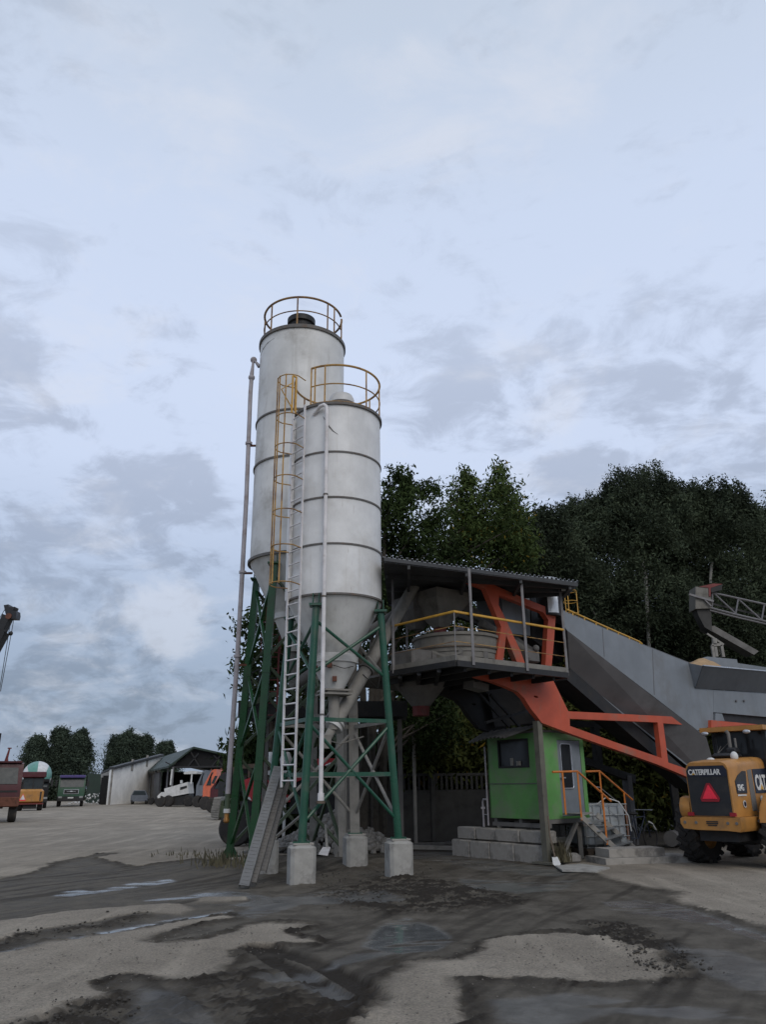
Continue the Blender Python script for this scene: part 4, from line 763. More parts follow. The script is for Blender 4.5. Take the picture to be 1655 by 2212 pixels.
b = MB(); b.prism([tr5(*q, -.12) for q in ((200, 260), (520, 190), (720, 200), (460, 285))], (0, .95, 0)); b.prism([tr5(*q, -.13) for q in ((420, 285), (462, 285), (465, 470), (425, 470))], (0, .9, 0)); b.build('hood', 'dred', fc)
b = MB(); b.prism([tr5(*q, -.11) for q in ((462, 275), (560, 215), (720, 205), (700, 330), (480, 380))], (0, .9, 0)); b.build('belt_cover', 'black', fc)
b = MB(); b.bar(tr5(-10, 425, -.16), tr5(520, 575, -.16), .07, .07); b.bar(tr5(330, 540, -.16), tr5(470, 680, -.16), .04, .04); b.build('walkway_bar', 'post', fc)
b = MB(); b.prism([tr5(*q, 0) for q in ((150, 736), (465, 726), (480, 950), (490, 1230), (330, 1130), (200, 880))], (0, .4, 0)); b.build('chute', 'fence', fc)
ic = thing('transfer_conveyor', tuple(at(1560, 1385, 27).to_2d()) + (0,), 'dim inclined enclosed conveyor below the lattice girder head, sloping down to the right', 'conveyor')
b = MB(); b.prism([tr5(*q, .2) for q in ((330, 1130), (540, 1100), (1500, 1650), (1400, 1730))], (0, .6, 0)); b.build('tube', 'gratecement', ic, smooth=False)
b = MB(); b.bar(tr5(380, 1275, 0), tr5(740, 1510, 0), .06, .06); b.tube([tr5(540, 1380), tr5(545, 1490)], .09, 8); b.build('brace', 'cement', ic)
b = MB(); 
for a, c_ in (((480, 1520), (700, 1510)), ((490, 1530), (530, 1790)), ((690, 1520), (735, 1780)), ((560, 1560), (590, 1770))): b.bar(tr5(*a), tr5(*c_), .09, .09)
b.build('support_frame', 'cement', ic)
# floodlight
q = gz(1218, 1270, 6.0); q = at(1219, 1270, 17.75); fl = thing('floodlight', tuple(q), 'small square floodlight under the right end of the roof edge', 'floodlight')
b = MB(); b.box(q, (.22, .07, .2), .3, bev=.015); b.bar(q + Vector((-.1, .05, .1)), q + Vector((-.16, .06, .22)), .02, .04); b.build('housing', 'black', fl)
b = MB(); b.box(q + Vector((.012, -.04, 0)), (.19, .012, .17), .3); b.build('lens', 'white', fl)
# ---------------------------------------------------------------- cabin
C0 = Vector((3.66, 18.84, 0)); BD = Vector((-.58, .8146, 0)); LB, LA = 1.87, 1.50; Z0, Z1 = .88, 2.80; bN = Vector((-.8146, -.58, 0)); sN = Vector((.6, -.8, 0))
bt = thing('control_cabin', tuple(C0), 'green control cabin raised on supports under the orange frame, with an awning over its window', 'cabin')
def bf(x, y): return pv(x, y, (C0.x, C0.y), BD)
def bs(x, y): return pv(x, y, (C0.x, C0.y), AX)
V = lambda z: Vector((0, 0, z))
# front wall with window opening
def clampf(q, o, D, Lm, lo=.02):
    t_ = max(lo, min(Lm - .02, (Vector((q.x, q.y, 0)) - o).dot(D))); return o + D * t_ + V(q.z)
wq = [bf(1074, 1588), bf(1140, 1590), bf(1143, 1655), bf(1078, 1661)]
ts = [(Vector((q.x, q.y, 0)) - C0).dot(BD) for q in wq]; wx0, wx1 = min(ts[1], ts[2]), max(ts[0], ts[3]); wz0, wz1 = min(wq[2].z, wq[3].z) + .02 , 2.68
P4 = lambda D, o, x0, x1, a, c_: [o + D * x0 + V(a), o + D * x1 + V(a), o + D * x1 + V(c_), o + D * x0 + V(c_)]
b = MB(); b.prism(P4(BD, C0, 0, LB, Z0, Z1), -bN * .04, [P4(BD, C0, wx0, wx1, wz0, wz1)]); b.build('front_wall', 'booth', bt, smooth=False)
b = MB(); b.bar(C0 + BD * .02 + V(1.66) + bN * .006, C0 + BD * (LB - .02) + V(1.66) + bN * .006, .012, .025); b.bar(C0 + V(Z0) + bN * .01, C0 + V(Z1) + bN * .01, .03, .03); b.build('trim', 'boothb', bt)
b = MB(); b.prism(P4(BD, C0 - bN * .025, wx0, wx1, wz0, wz1), -bN * .006); b.build('window', 'glass', bt)
b = MB(); r_o = P4(BD, C0 - bN * .015, wx0 - .001, wx1 + .001, wz0 - .001, wz1 + .001); r_i = P4(BD, C0 - bN * .015, wx0 + .04, wx1 - .04, wz0 + .04, wz1 - .04); b.prism(r_o, bN * .028, [r_i]); b.build('window_frame', 'black', bt, smooth=False)
b = MB(); q = C0 + BD * (wx0 + .35) + V(wz0 + .05) - bN * .12; b.box(q + V(.05), (.3, .1, .1), .5); b.box(q + BD * .25 + V(.09), (.22, .1, .17), .5); b.build('papers', 'cement', bt)
dq0, dq1 = bs(1203, 1590), bs(1262, 1590); td0 = .62; td1 = 1.32
td0 = (Vector((bs(1211, 1700).x, bs(1211, 1700).y, 0)) - C0).dot(AX); td1 = (Vector((bs(1261, 1700).x, bs(1261, 1700).y, 0)) - C0).dot(AX)
b = MB(); b.prism(P4(AX, C0 + BD * .001, .0, LA, Z0, Z1), -sN * .04, [P4(AX, C0 + BD * .001, td0, td1, Z0 + .05, Z1 - .16)]); b.build('side_wall', 'booth', bt, smooth=False)
b = MB(); gl = [bs(1213, 1594), bs(1243, 1594), bs(1256, 1703), bs(1225, 1704)]; g0 = (Vector((gl[0].x, gl[0].y, 0)) - C0).dot(AX) + .0; gx0, gx1 = td0 + .11, td0 + .11 + .36; gz0, gz1 = gl[2].z + .02, Z1 - .26
b.prism(P4(AX, C0 - sN * .012, td0 + .008, td1 - .008, Z0 + .06, Z1 - .17), -sN * .03, [P4(AX, C0 - sN * .012, gx0, gx1, gz0, gz1)]); dr = b.build('door', 'door', bt, smooth=False)
b = MB(); b.prism(P4(AX, C0 - sN * .026, gx0, gx1, gz0, gz1), -sN * .006); b.build('door_glass', 'glass', dr)
b = MB(); rr_ = []
for (cx_, cz_2, a0) in ((gx1 - .05, gz1 - .05, 0), (gx0 + .05, gz1 - .05, 90), (gx0 + .05, gz0 + .05, 180), (gx1 - .05, gz0 + .05, 270)):
    for a in range(0, 91, 18): rr_.append(C0 + AX * (cx_ + .06 * math.cos(math.radians(a0 + a))) + V(cz_2 + .06 * math.sin(math.radians(a0 + a))) + sN * -.002)
b.tube(rr_, .014, 6, closed=True); b.build('glass_seal', 'alu', dr)
b = MB(); q = C0 + AX * (td0 + .05) + V(1.78); b.bar(q - sN * .01, q + sN * .05, .03, .03); b.bar(q + sN * .05 - AX * .01, q + sN * .05 + AX * .1, .025, .03); b.build('handle', 'alu', dr)
b = MB(); b.prism([C0 + AX * LA + V(Z0), C0 + AX * LA + BD * LB + V(Z0), C0 + AX * LA + BD * LB + V(Z1), C0 + AX * LA + V(Z1)], -AX * .04); q0 = C0 + BD * LB; b.prism([q0 + V(Z0), q0 + AX * LA + V(Z0), q0 + AX * LA + V(Z1), q0 + V(Z1)], -BD * .04); b.build('rear_walls', 'booth', bt, smooth=False)
b = MB(); b.prism([C0 + AX * .05 + BD * .05 + V(Z0), C0 + AX * (LA - .05) + BD * .05 + V(Z0), C0 + AX * (LA - .05) + BD * (LB - .05) + V(Z0), C0 + AX * .05 + BD * (LB - .05) + V(Z0)], V(.03)); b.build('cabin_floor', 'wood', bt)
b = MB(); b.prism([C0 - BD * .03 - AX * .02 + V(Z1 + .002), C0 + AX * (LA + .03) - BD * .03 + V(Z1 + .002), C0 + AX * (LA + .03) + BD * (LB + .03) + V(Z1 + .002), C0 + BD * (LB + .03) - AX * .02 + V(Z1 + .002)], V(.05)); b.build('roof', 'gratecement', bt)
b = MB(); 
for t_ in (.05, .9, 1.75): b.bar(C0 + BD * t_ + V(Z0 - .05) + AX * .05, C0 + BD * t_ + AX * 1.4 + V(Z0 - .05), .09, .09)
b.bar(C0 + V(Z0 - .14) + AX * .1, C0 + BD * LB + V(Z0 - .14) + AX * .1, .09, .09); b.bar(C0 + AX * 1.3 + V(Z0 - .14), C0 + BD * LB + V(Z0 - .14) + AX * 1.3, .09, .09); b.build('base_beams', 'gratecement', bt)
for t_, s_ in ((.12, .1), (1.7, .12), (1.7, 1.3), (.2, 1.3)): b = MB(); b.bar(C0 + BD * t_ + AX * s_ + V(0), C0 + BD * t_ + AX * s_ + V(Z0 - .18), .1, .1); b.build('leg', 'cement', bt)
b = MB(); b.bar(C0 + AX * .42 + V(.1), C0 + AX * 1.0 + V(Z0 - .1), .09, .07); b.build('strut', 'cement', bt)
aw = [C0 + BD * .0 + V(Z1 + .17) - bN * .02, C0 + BD * 1.95 + V(Z1 + .12) - bN * .02, C0 + BD * 2.0 + V(Z1 - .12) + bN * .55, C0 + BD * .62 + V(Z1 - .12) + bN * .60]
b = MB(); 
def awf(u, v): p = aw[0].lerp(aw[1], u).lerp(aw[3].lerp(aw[2], u), v); return p + V(.015 * math.sin(u * 60) + .04 * math.sin(u * 5) * v)
b.grid(awf, 60, 6); b.add([q + V(-.012) for q in [awf(i / 60, j / 6) for i in range(61) for j in range(7)]], [(i * 7 + j, i * 7 + j + 1, (i + 1) * 7 + j + 1, (i + 1) * 7 + j) for i in range(60) for j in range(6)]); b.build('awning', 'gratecement', bt)
b = MB(); q = C0 + BD * (LB + .06) + bN * .03
b.tube([q + V(2.55), q + V(.7)], .022, 8); b.tube([q + bN * .02 + V(1.30), q + BD * .14 + V(1.30), q + BD * .17 + V(1.24), q + BD * .17 + V(.66)], .025, 8); b.box(q + BD * .17 + V(1.1), (.1, .05, .05)); b.bar(q + V(.95), q + BD * .17 + V(.95), .015, .015); b.build('water_pipe', 'greypipe', bt)
# stairs
st = thing('steel_stairs', tuple(C0 + AX * 1.4 + sN * .5), 'short steel stairs with orange handrails climbing to the cabin door', 'stairs')
PN, PFR = C0 + sN * .82, C0 + sN * .10
def sn(x, y): return pv(x, y, (PN.x, PN.y), AX)
def sf(x, y): return pv(x, y, (PFR.x, PFR.y), AX)
ln0 = sn(1256, 1763); ln1 = sn(1336, 1838); lf1 = sf(1374, 1834); lf0 = sf(1290, 1760)
zt_s = ln0.z
b = MB(); b.bar(ln0, ln1, .035, .12); b.build('stringer', 'cement', st); b = MB(); b.bar(lf0, lf1, .035, .12); b.build('stringer', 'cement', st)
for i in range(4):
    t_ = (i + .75) / 4.6; p = ln0.lerp(ln1, t_); q = lf0.lerp(lf1, t_); z_ = (p.z + q.z) / 2; p.z = q.z = z_; b = MB(); b.bar(p, q, .2, .03); b.build('tread', 'zinc', st)
b = MB(); q = PFR + AX * (td0 - .12) + V(zt_s + .01); b.prism([q, PFR + AX * 1.5 + V(zt_s + .01), PN + AX * ((Vector((ln0.x, ln0.y, 0)) - PN).dot(AX)) + V(zt_s + .01), PN + AX * (td0 - .25) + V(zt_s + .01)], V(.04)); b.build('landing', 'cement', st, smooth=False)
for f_, top_, posts in ((sn, [(1194, 1667), (1247.5, 1665.4), (1320, 1730)], [((1215, 1667), (1221.5, 1759)), ((1247.5, 1667), (1256.6, 1771)), ((1301, 1714), (1310.5, 1824))]), (sf, [(1266, 1666), (1295, 1665), (1366.5, 1727)], [((1295, 1667), (1303, 1748)), ((1348, 1712), (1356, 1813.6))])):
    b = MB(); b.tube([f_(*q) for q in top_], .024, 8); b.build('handrail', 'orail', st)
    for a, c_ in posts: b = MB(); p = f_(*a); q = f_(*c_); b.bar(p, Vector((p.x, p.y, q.z)), .035, .035); b.build('rail_post', 'orail', st)
b = MB(); b.tube([sf(1296, 1700), sf(1349, 1743)], .008, 5); b.tube([sf(1298, 1732), sf(1352, 1781)], .008, 5); b.tube([sf(1284, 1699), sf(1296, 1700)], .008, 5); b.build('middle_wire', 'alu', st)
# block wall
WA, WB = Vector((1.66, 21.09, 0)), Vector((3.62, 18.34, 0)); WD = (WB - WA).normalized(); WN = Vector((.8, .6, 0))
def wt(x, y, o=0): q = pv(x, y, (WA.x + WN.x * o, WA.y + WN.y * o), WD); return (Vector((q.x, q.y, 0)) - WA).dot(WD), q.z
lowx = [wt(976, 1846)[0], wt(1015, 1850)[0], wt(1059, 1856)[0], wt(1112, 1861)[0], wt(1180, 1866)[0]]
upx = [wt(988, 1825, .06)[0], wt(1027, 1825, .06)[0], wt(1070, 1828, .06)[0], wt(1122, 1830, .06)[0], wt(1181, 1830, .06)[0]]
zl = wt(1140, 1827)[1]; zl = max(.36, min(.5, zl)); zu = max(zl + .3, min(wt(1000, 1788, .06)[1], .95))
lows = ('far left block of the bottom course, darkest', 'second block from the left in the bottom course, mud splashed', 'third block from the left in the bottom course with a dark damp base', 'near right block of the bottom course, at the foot of the cabin column')
ups = ('far left block of the top course, clean pale face', 'second block of the top course, with a dark round damp stain', 'third block from the left in the top course', 'right end block of the top course, beside the grey column')
def stained(name, base, stain, px_, rad):
    m = paint(name, base, .9, 0, (.07, .065, .06), .7, 2.2, False, .14, 40, .47); return m
for i in range(4):
    for (xx, z0_, z1_, o, lb_) in ((lowx, -.1, zl, 0, lows[i]), (upx, zl + .004, zu, .07 + .02 * (i % 2), ups[i])):
        a, c_ = xx[i] + .006, xx[i + 1] - .006; ctr = WA + WD * ((a + c_) / 2) + WN * (o + .17) + V((z0_ + z1_) / 2)
        o_ = thing('concrete_block', (ctr.x, ctr.y, max(0, z0_)), lb_, 'concrete block', 'concrete blocks of the low wall')
        b = MB(); b.box(ctr, (c_ - a, .34, z1_ - z0_ - (.01 if o else 0) - .012 * (i % 2)), math.atan2(WD.y, WD.x) + rng.uniform(-.008, .008), bev=.025); b.build('block', 'block', o_)
# slabs, stones, log shape, shovel, plant, tank
def slab(px_, z0_, z1_, lb_, grp='loose concrete slabs by the stairs'):
    ps = [gz(*q, z0_) for q in px_]; ps = [Vector((q.x, q.y, z0_ - .03)) for q in ps]; c_ = sum(ps, Vector()) / len(ps)
    b = MB(); b.prism(ps, V(z1_ - z0_ + .03)); o = b.build('concrete_slab', 'concrete', None, loc=(c_.x, c_.y, z0_)); tag(o, lb_, 'slab', grp); return o
sx0 = gz(1305, 1872); 
p0 = gz(1312, 1866); 
def rect(p, d, l, w_): n_ = Vector((-d.y, d.x, 0)); return [p, p + d * l, p + d * l + n_ * w_, p + n_ * w_]
def slab2(p, l, w_, z0_, z1_, lb_, d=AX):
    ps = [Vector((q.x, q.y, z0_)) for q in rect(p, d, l, w_)]; b = MB(); b.prism(ps, V(z1_ - z0_)); c_ = sum(ps, Vector()) / 4; o = b.build('concrete_slab', 'block', None, loc=(c_.x, c_.y, z0_), smooth=False); tag(o, lb_, 'slab', 'loose concrete slabs by the stairs')
d8 = Vector((.97, .24, 0)).normalized()
slab2(gz(1310, 1869), 2.2, .9, -.03, .13, 'lower, longer concrete slab forming the first step', d8)
slab2(gz(1322, 1868) + Vector((0, .12, 0)), 1.35, .62, .134, .30, 'upper concrete slab that the stairs rest on', d8)
b = MB(); q = gz(1222, 1845) + V(.28); b.box(q + Vector((0, .25, 0)), (.85, .4, .2), .15, bev=.09); tag(b.build('concrete_slab', 'block', None, loc=tuple(q)), 'rounded concrete piece propped beside the low wall', 'slab', 'loose concrete slabs by the stairs')
b = MB(); q = gz(1228, 1862) + V(.08); b.box(q, (.5, .4, .22), .3, bev=.06); tag(b.build('stone', 'rock', None, loc=tuple(q)), 'low grey stone on the ground beside the shovel', 'stone')
b = MB(); q = gz(1215, 1880); b.prism([gz(1200, 1872) + V(.0), gz(1255, 1868), gz(1318, 1876), gz(1290, 1884), gz(1215, 1882)], V(.03)); tag(b.build('concrete_slab', 'concrete', None, loc=tuple(q), smooth=False), 'thin broken concrete slab lying flat in front of the cabin', 'slab', 'loose concrete slabs by the stairs')
sh = thing('shovel', tuple(gz(1202, 1880)), 'shovel with a pale blade leaning on the grey column below the cabin', 'shovel')
t0 = gz(1202, 1874); t0.z = .05; h1 = at(1184, 1762, 18.15); h0 = at(1199, 1850, 17.95); b = MB(); b.tube([h1, at(1188, 1805, 18.1), h0], .016, 8); b.build('handle', 'wood', sh)
b = MB(); q1, q2, q3, q4, q5 = at(1193, 1852, 17.95), at(1205, 1851, 17.95), at(1212, 1866, 17.8), at(1203, 1873, 17.75), at(1195, 1866, 17.8)
b.prism([q1, q2, q3, q4, q5], Vector((0, .02, .01))); b.build('blade', 'white', sh)
ib = thing('water_tank', (5.75, 20.75, 0), 'dirty white caged plastic tank on a pallet behind the stairs', 'tank')
ct = at(1291, 1800, 20.6); ct.z = 0; rz_ = .25; m3 = Matrix.Rotation(rz_, 3, 'Z')
b = MB(); b.box(ct + V(.68), (1.12, .95, .98), rz_, bev=.08); b.build('bottle', 'ibc', ib)
b = MB(); 
for i in range(6): 
    for sy in (-1, 1): x = -.56 + 1.12 * i / 5; b.tube([ct + m3 @ Vector((x, sy * .50, .18)), ct + m3 @ Vector((x, sy * .50, 1.18))], .012, 5)
for j in range(5): z = .2 + j * .24; b.tube([ct + m3 @ Vector((sx * .58, sy * .51, z)) for sx, sy in ((-1, -1), (1, -1), (1, 1), (-1, 1))], .012, 5, closed=True)
b.build('cage', 'zinc', ib)
b = MB(); b.box(ct + V(.15), (1.16, .98, .04), rz_)
for x in (-.48, 0, .48): b.box(ct + m3 @ Vector((x, 0, .065)), (.14, .98, .13), rz_)
b.build('pallet', 'wood', ib)
b = MB(); b.tube([ct + Vector((-.1, -.5, 1.15)), ct + Vector((.15, -.55, 1.32)), ct + Vector((.45, -.55, 1.22)), ct + Vector((.66, -.52, .9)), ct + Vector((.7, -.5, .55))], .014, 6); b.build('hose', 'white', ib)
# small bicycle and clutter in the dark behind the stairs
def torus(mb, c_, R_, r1, axis, n=28): 
    m = Vector((0, 0, 1)).rotation_difference(Vector(axis)).to_matrix(); mb.tube([Vector(c_) + m @ Vector((R_ * math.cos(2 * math.pi * i / n), R_ * math.sin(2 * math.pi * i / n), 0)) for i in range(n)], r1, 8, closed=True)
bk = thing('bicycle', tuple(at(1385, 1825, 21.5).to_2d()) + (0,), 'dark bicycle parked in the shade right of the stairs', 'bicycle')
q = Vector(bk.location); dx = Vector((.75, .66, 0)); ax_ = (.66, -.75, 0)
for s_ in (-.5, .5): b = MB(); torus(b, q + dx * s_ + V(.33), .32, .02, ax_); b.lathe(q + dx * s_ + V(.33) - Vector(ax_) * .03, [(.03, 0), (.03, .06)], 8, axis=ax_); wh = b.build('wheel', 'tyre', bk)
b = MB(); pt_ = {k: q + dx * a + V(c_) for k, a, c_ in (('r', -.5, .33), ('b', -.08, .3), ('s', -.2, .8), ('h', .32, .82), ('f', .5, .33), ('t', .30, .98))}
for a, c_ in ('rb', 'rs', 'bs', 'sh', 'bh', 'hf', 'ht'): b.tube([pt_[a], pt_[c_]], .017, 7)
b.build('frame', 'navy', bk)
b = MB(); b.tube([pt_['t'] + Vector(ax_) * .26, pt_['t'], pt_['t'] - Vector(ax_) * .26], .013, 6); b.build('handlebar', 'alu', bk)
b = MB(); b.ell(pt_['s'] + V(.1), (.13, .07, .04)); b.tube([pt_['s'], pt_['s'] + V(.1)], .014, 6); b.build('saddle', 'black', bk)
b = MB(); b.tube([q + dx * .5 + V(.68), q + dx * .66 + V(.62), q + dx * .8 + V(.47)], .025, 6); b.build('mudguard', 'white', bk)
o = thing('cylinder_roll', tuple(at(1452, 1830, 22.5).to_2d()) + (.0,), 'grey roll lying on the ground between the bicycle and the loader', 'roll'); q = Vector(o.location) + V(.22)
b = MB(); b.lathe(q, [(.2, 0), (.2, .9)], 24, axis=(.6, .8, 0)); b.build('roll', 'gratecement', o)
# ---------------------------------------------------------------- wheel loader
PHI = math.radians(47); LO = Vector((7.55, 17.72, 0))
ld_ = thing('wheel_loader', tuple(LO), 'yellow wheel loader seen from behind, with a black rear grille and a red triangle', 'wheel loader', rz=-PHI)
def bl(mb, nm, m_, par=None, smooth=True): return mb.build(nm, m_, par or ld_, smooth=smooth, local=True)
hw = .47; zb, zt = .98, 2.06
# hood body: rounded arch cross-section lofted from rear to front
def hoodsec(y, w_, zt_, zb_, r=.16):
    pts = [(-w_ , zb_)]
    for a in range(180, 89, -15): pts.append((-w_ + r + r * math.cos(math.radians(a)), zt_ - r + r * math.sin(math.radians(a))))
    for a in range(90, -1, -15): pts.append((w_ - r + r * math.cos(math.radians(a)), zt_ - r + r * math.sin(math.radians(a))))
    pts.append((w_, zb_)); return [Vector((x, y, z)) for x, z in pts]
def loft(mb, secs):
    k = len(secs[0]); vs = [q for s_ in secs for q in s_]; fs = []
    for i in range(len(secs) - 1):
        for j in range(k): j2 = (j + 1) % k; fs.append((i * k + j, i * k + j2, (i + 1) * k + j2, (i + 1) * k + j))
    fs += [tuple(range(k - 1, -1, -1)), tuple(range((len(secs) - 1) * k, len(secs) * k))]; mb.add(vs, fs)
b = MB(); loft(b, [hoodsec(-1.20, hw - .02, zt - .02, zb), hoodsec(-1.14, hw, zt, zb), hoodsec(-.5, hw, zt + .05, zb), hoodsec(.35, hw, zt + .1, zb), hoodsec(.7, hw - .02, zt + .1, zb)]); hood = bl(b, 'hood', 'ct')
b = MB(); b.prism([Vector((x, -1.215, z)) for x, z in ((-.42, 1.0), (.42, 1.0), (.43, 1.88), (.37, 1.97), (-.37, 1.97), (-.43, 1.88))], (0, .02, 0)); gr = bl(b, 'rear_grille', 'ctblack', smooth=False)
b = MB(); b.prism([Vector((x, -1.223, z)) for x, z in ((-.425, 1.76), (.425, 1.76), (.428, 1.88), (.37, 1.965), (-.37, 1.965), (-.428, 1.88))], (0, .012, 0)); bl(b, 'name_band', 'navy', smooth=False)
text('CATERPILLAR', .150, 'lettering', ld_, 'lettering', (-.385, -1.231, 1.795), (1, 0, 0), (0, 0, 1), .008, wscale=.80, off=.03)
b = MB(); b.prism([Vector((-.31, -1.240, 1.795)), Vector((-.24, -1.240, 1.795)), Vector((-.275, -1.240, 1.835))], (0, .004, 0)); bl(b, 'logo_triangle', 'yellow2', smooth=False)
b = MB(); b.prism([Vector((x, -1.235, z)) for x, z in ((-.17, 1.27), (.19, 1.27), (.215, 1.33), (.045, 1.63), (-.025, 1.63), (-.195, 1.33))], (0, .012, 0)); bl(b, 'warning_sign_border', 'signb', smooth=False)
b = MB(); b.prism([Vector((x, -1.243, z)) for x, z in ((-.145, 1.325), (.165, 1.325), (.022, 1.585), (-.002, 1.585))], (0, .008, 0)); bl(b, 'warning_sign', 'sign', smooth=False)
for i in range(9): b = MB()
for s_ in (-1, 1): b = MB(); b.box((s_ * .44, -1.23, 1.03), (.12, .05, .07)); bl(b, 'tail_light', 'signb')
# side black vents and decals on the right side
xr = hw + .008
b = MB(); b.prism([Vector((xr, y, z)) for y, z in ((-.98, 1.42), (-.50, 1.42), (-.42, 1.86), (-.6, 1.86), (-.85, 1.77), (-1.0, 1.66))], (-.02, 0, 0)); bl(b, 'side_vent', 'ctblack', smooth=False)
b = MB(); b.prism([Vector((xr + .003, y, z)) for y, z in ((-.96, 1.45), (-.58, 1.45), (-.56, 1.66), (-.98, 1.64))], (-.02, 0, 0)); bl(b, 'decal', 'navy', smooth=False); b = MB(); b.prism([Vector((xr + .003, y, z)) for y, z in ((-.07, 1.42), (.62, 1.42), (.62, 1.92), (-.09, 1.90))], (-.02, 0, 0)); bl(b, 'decal', 'navy', smooth=False)
b = MB(); b.bar((xr + .004, -.97, 1.39), (xr + .004, -.56, 1.39), .004, .03); bl(b, 'decal_stripe', 'white')
text('924G', .17, 'lettering', ld_, 'lettering', (xr + .009, -.94, 1.48), (0, 1, 0), (0, 0, 1), .006, wscale=.82, off=.02)
text('CAT', .42, 'lettering', ld_, 'lettering', (xr + .009, -.04, 1.49), (0, 1, 0), (0, 0, 1), .006, wscale=.66, off=.03)
b = MB(); b.prism([Vector((xr + .016, y, z)) for y, z in ((.16, 1.492), (.32, 1.492), (.24, 1.60))], (-.004, 0, 0)); bl(b, 'logo_triangle', 'yellow2', smooth=False)
b = MB(); b.prism([Vector((xr, y, z)) for y, z in ((-.36, 1.08), (-.12, 1.08), (-.14, 1.90), (-.34, 1.88))], (-.02, 0, 0)); bl(b, 'side_slot', 'gratecement', smooth=False)
for y, z in ((-.72, 1.22), (.16, 1.30)): b = MB(); b.lathe((xr + .004, y, z), [(.07, 0), (.07, .008)], 20, axis=(1, 0, 0)); b.build('sticker', 'white', ld_, local=True)
b = MB(); b.lathe((xr + .013, -.72, 1.22), [(.05, 0), (.05, .004)], 16, axis=(1, 0, 0)); bl(b, 'sticker_mark', 'navy')
# counterweight / bumper
b = MB(); cwp = [(-.66, .84), (-.60, .75), (-.3, .73), (.3, .73), (.56, .71), (.60, .78), (.60, .975), (-.60, .975), (-.66, .94)]
b.prism([Vector((x, -1.30, z)) for x, z in cwp], (0, .95, 0)); bl(b, 'counterweight', 'ct')
b = MB(); 
for z in (.895, .86, .825): b.box((.02, -1.303, z), (.24 - (z < .85) * .05, .02, .02))
bl(b, 'bumper_slots', 'ctblack')
for x in (-.56, -.32, .34, .52): b = MB(); b.lathe((x, -1.302, .87), [(.03, -.01), (.03, .014)], 10, axis=(0, -1, 0)); bl(b, 'bumper_bolt', 'gratecement')
b = MB(); 
def shoulder(s_):
    pr = [(-1.14, .98), (-1.2, 1.08), (-1.2, 1.2), (-1.12, 1.34), (-.95, 1.38), (-.75, 1.3), (-.7, .98)]
    return [Vector((s_ * .475, y, z)) for y, z in pr]
b.prism(shoulder(-1), (-.22, 0, 0)); bl(b, 'shoulder', 'ct')
b = MB(); b.box((0, -.2, .72), (.8, 1.7, .42)); b.box((0, .9, .6), (.5, 1.8, .4)); b.box((0, -.02, .60), (1.5, .3, .3)); bl(b, 'chassis', 'black')
# rear fenders
def fender(s_, y0, r_o=.92, w_=.52, zc=.66):
    b = MB(); ps = []
    for a in range(-15, 166, 12): ps.append((y0 + r_o * math.cos(math.radians(a)), zc + r_o * math.sin(math.radians(a))))
    inn = [(y0 + (r_o - .05) * math.cos(math.radians(a)), zc + (r_o - .05) * math.sin(math.radians(a))) for a in range(165, -16, -12)]
    b.prism([Vector((s_ * .70, y, z)) for y, z in ps + inn], (s_ * w_, 0, 0)); return b
bl(fender(1, .12, .80, .50), 'fender', 'ct'); bl(fender(-1, .12, .78, .22), 'fender', 'ct')
b = MB(); ps = [(.12 + .79 * math.cos(math.radians(a)), .66 + .79 * math.sin(math.radians(a))) for a in range(20, 161, 10)]; b.prism([Vector((.68, y, z)) for y, z in ps], (.03, 0, 0)); bl(b, 'fender_wall', 'ct')
b = MB(); b.box((1.205, -.45, 1.02), (.012, .05, .28)); bl(b, 'fender_slot', 'black')
# wheels
def wheel(x, y, R_=.66, w_=.46):
    b = MB(); prof = [(R_ * .56, -w_ / 2 * .9), (R_ * .86, -w_ / 2), (R_ * .96, -w_ / 2 * .8), (R_ * .97, w_ / 2 * .8), (R_ * .86, w_ / 2), (R_ * .56, w_ / 2 * .9)]
    b.lathe((x, y, R_), prof, 48, axis=(1, 0, 0), cap=False)
    for i in range(20):
        a = 2 * math.pi * i / 20
        for s_ in (-1, 1):
            a2 = a + (s_ > 0) * math.pi / 20; p = Vector((x + s_ * .02, y + math.cos(a2 + .12) * R_ * .965, R_ + math.sin(a2 + .12) * R_ * .965)); q = Vector((x + s_ * w_ * .52, y + math.cos(a2 - .1) * R_ * .95, R_ + math.sin(a2 - .1) * R_ * .95))
            b.bar(p, q, .085, .075, up=(0, math.cos(a2), math.sin(a2)))
    t_ = bl(b, 'tyre', 'tyre')
    b = MB(); b.lathe((x, y, R_), [(R_ * .1, -w_ * .2), (R_ * .5, -w_ * .3), (R_ * .57, -w_ * .44), (R_ * .57, w_ * .44), (R_ * .5, w_ * .3), (R_ * .1, w_ * .2)], 32, axis=(1, 0, 0)); bl(b, 'rim', 'ct', t_)
for x in (-.90, .90):
    for y in (0, 2.1): wheel(x, y)
# cab
def cb(x, y, z): return Vector((x, y, z))
cy0, cy1, cw, cz0, cz1 = .62, 1.85, .57, 1.55, 2.72
b = MB(); b.prism([cb(-cw - .14, cy0 - .38, 2.72), cb(cw + .14, cy0 - .38, 2.72), cb(cw + .14, cy1 + .2, 2.72), cb(-cw - .14, cy1 + .2, 2.72)], V(.10)); bl(b, 'cab_roof', 'ct')
for nm, p, q in (('cab_pillar', (-cw, cy0, cz0), (-cw, cy0, cz1)), ('cab_pillar', (cw, cy0, cz0), (cw, cy0, cz1)), ('cab_pillar', (-cw, cy1, 1.2), (-cw, cy1 - .1, cz1)), ('cab_pillar', (cw, cy1, 1.2), (cw, cy1 - .1, cz1)), ('cab_pillar', (cw, 1.2, 1.2), (cw, 1.0, cz1))):
    b = MB(); b.bar(p, q, .08, .08); bl(b, nm, 'ctblack' if p[1] < 1.4 else 'zinc')
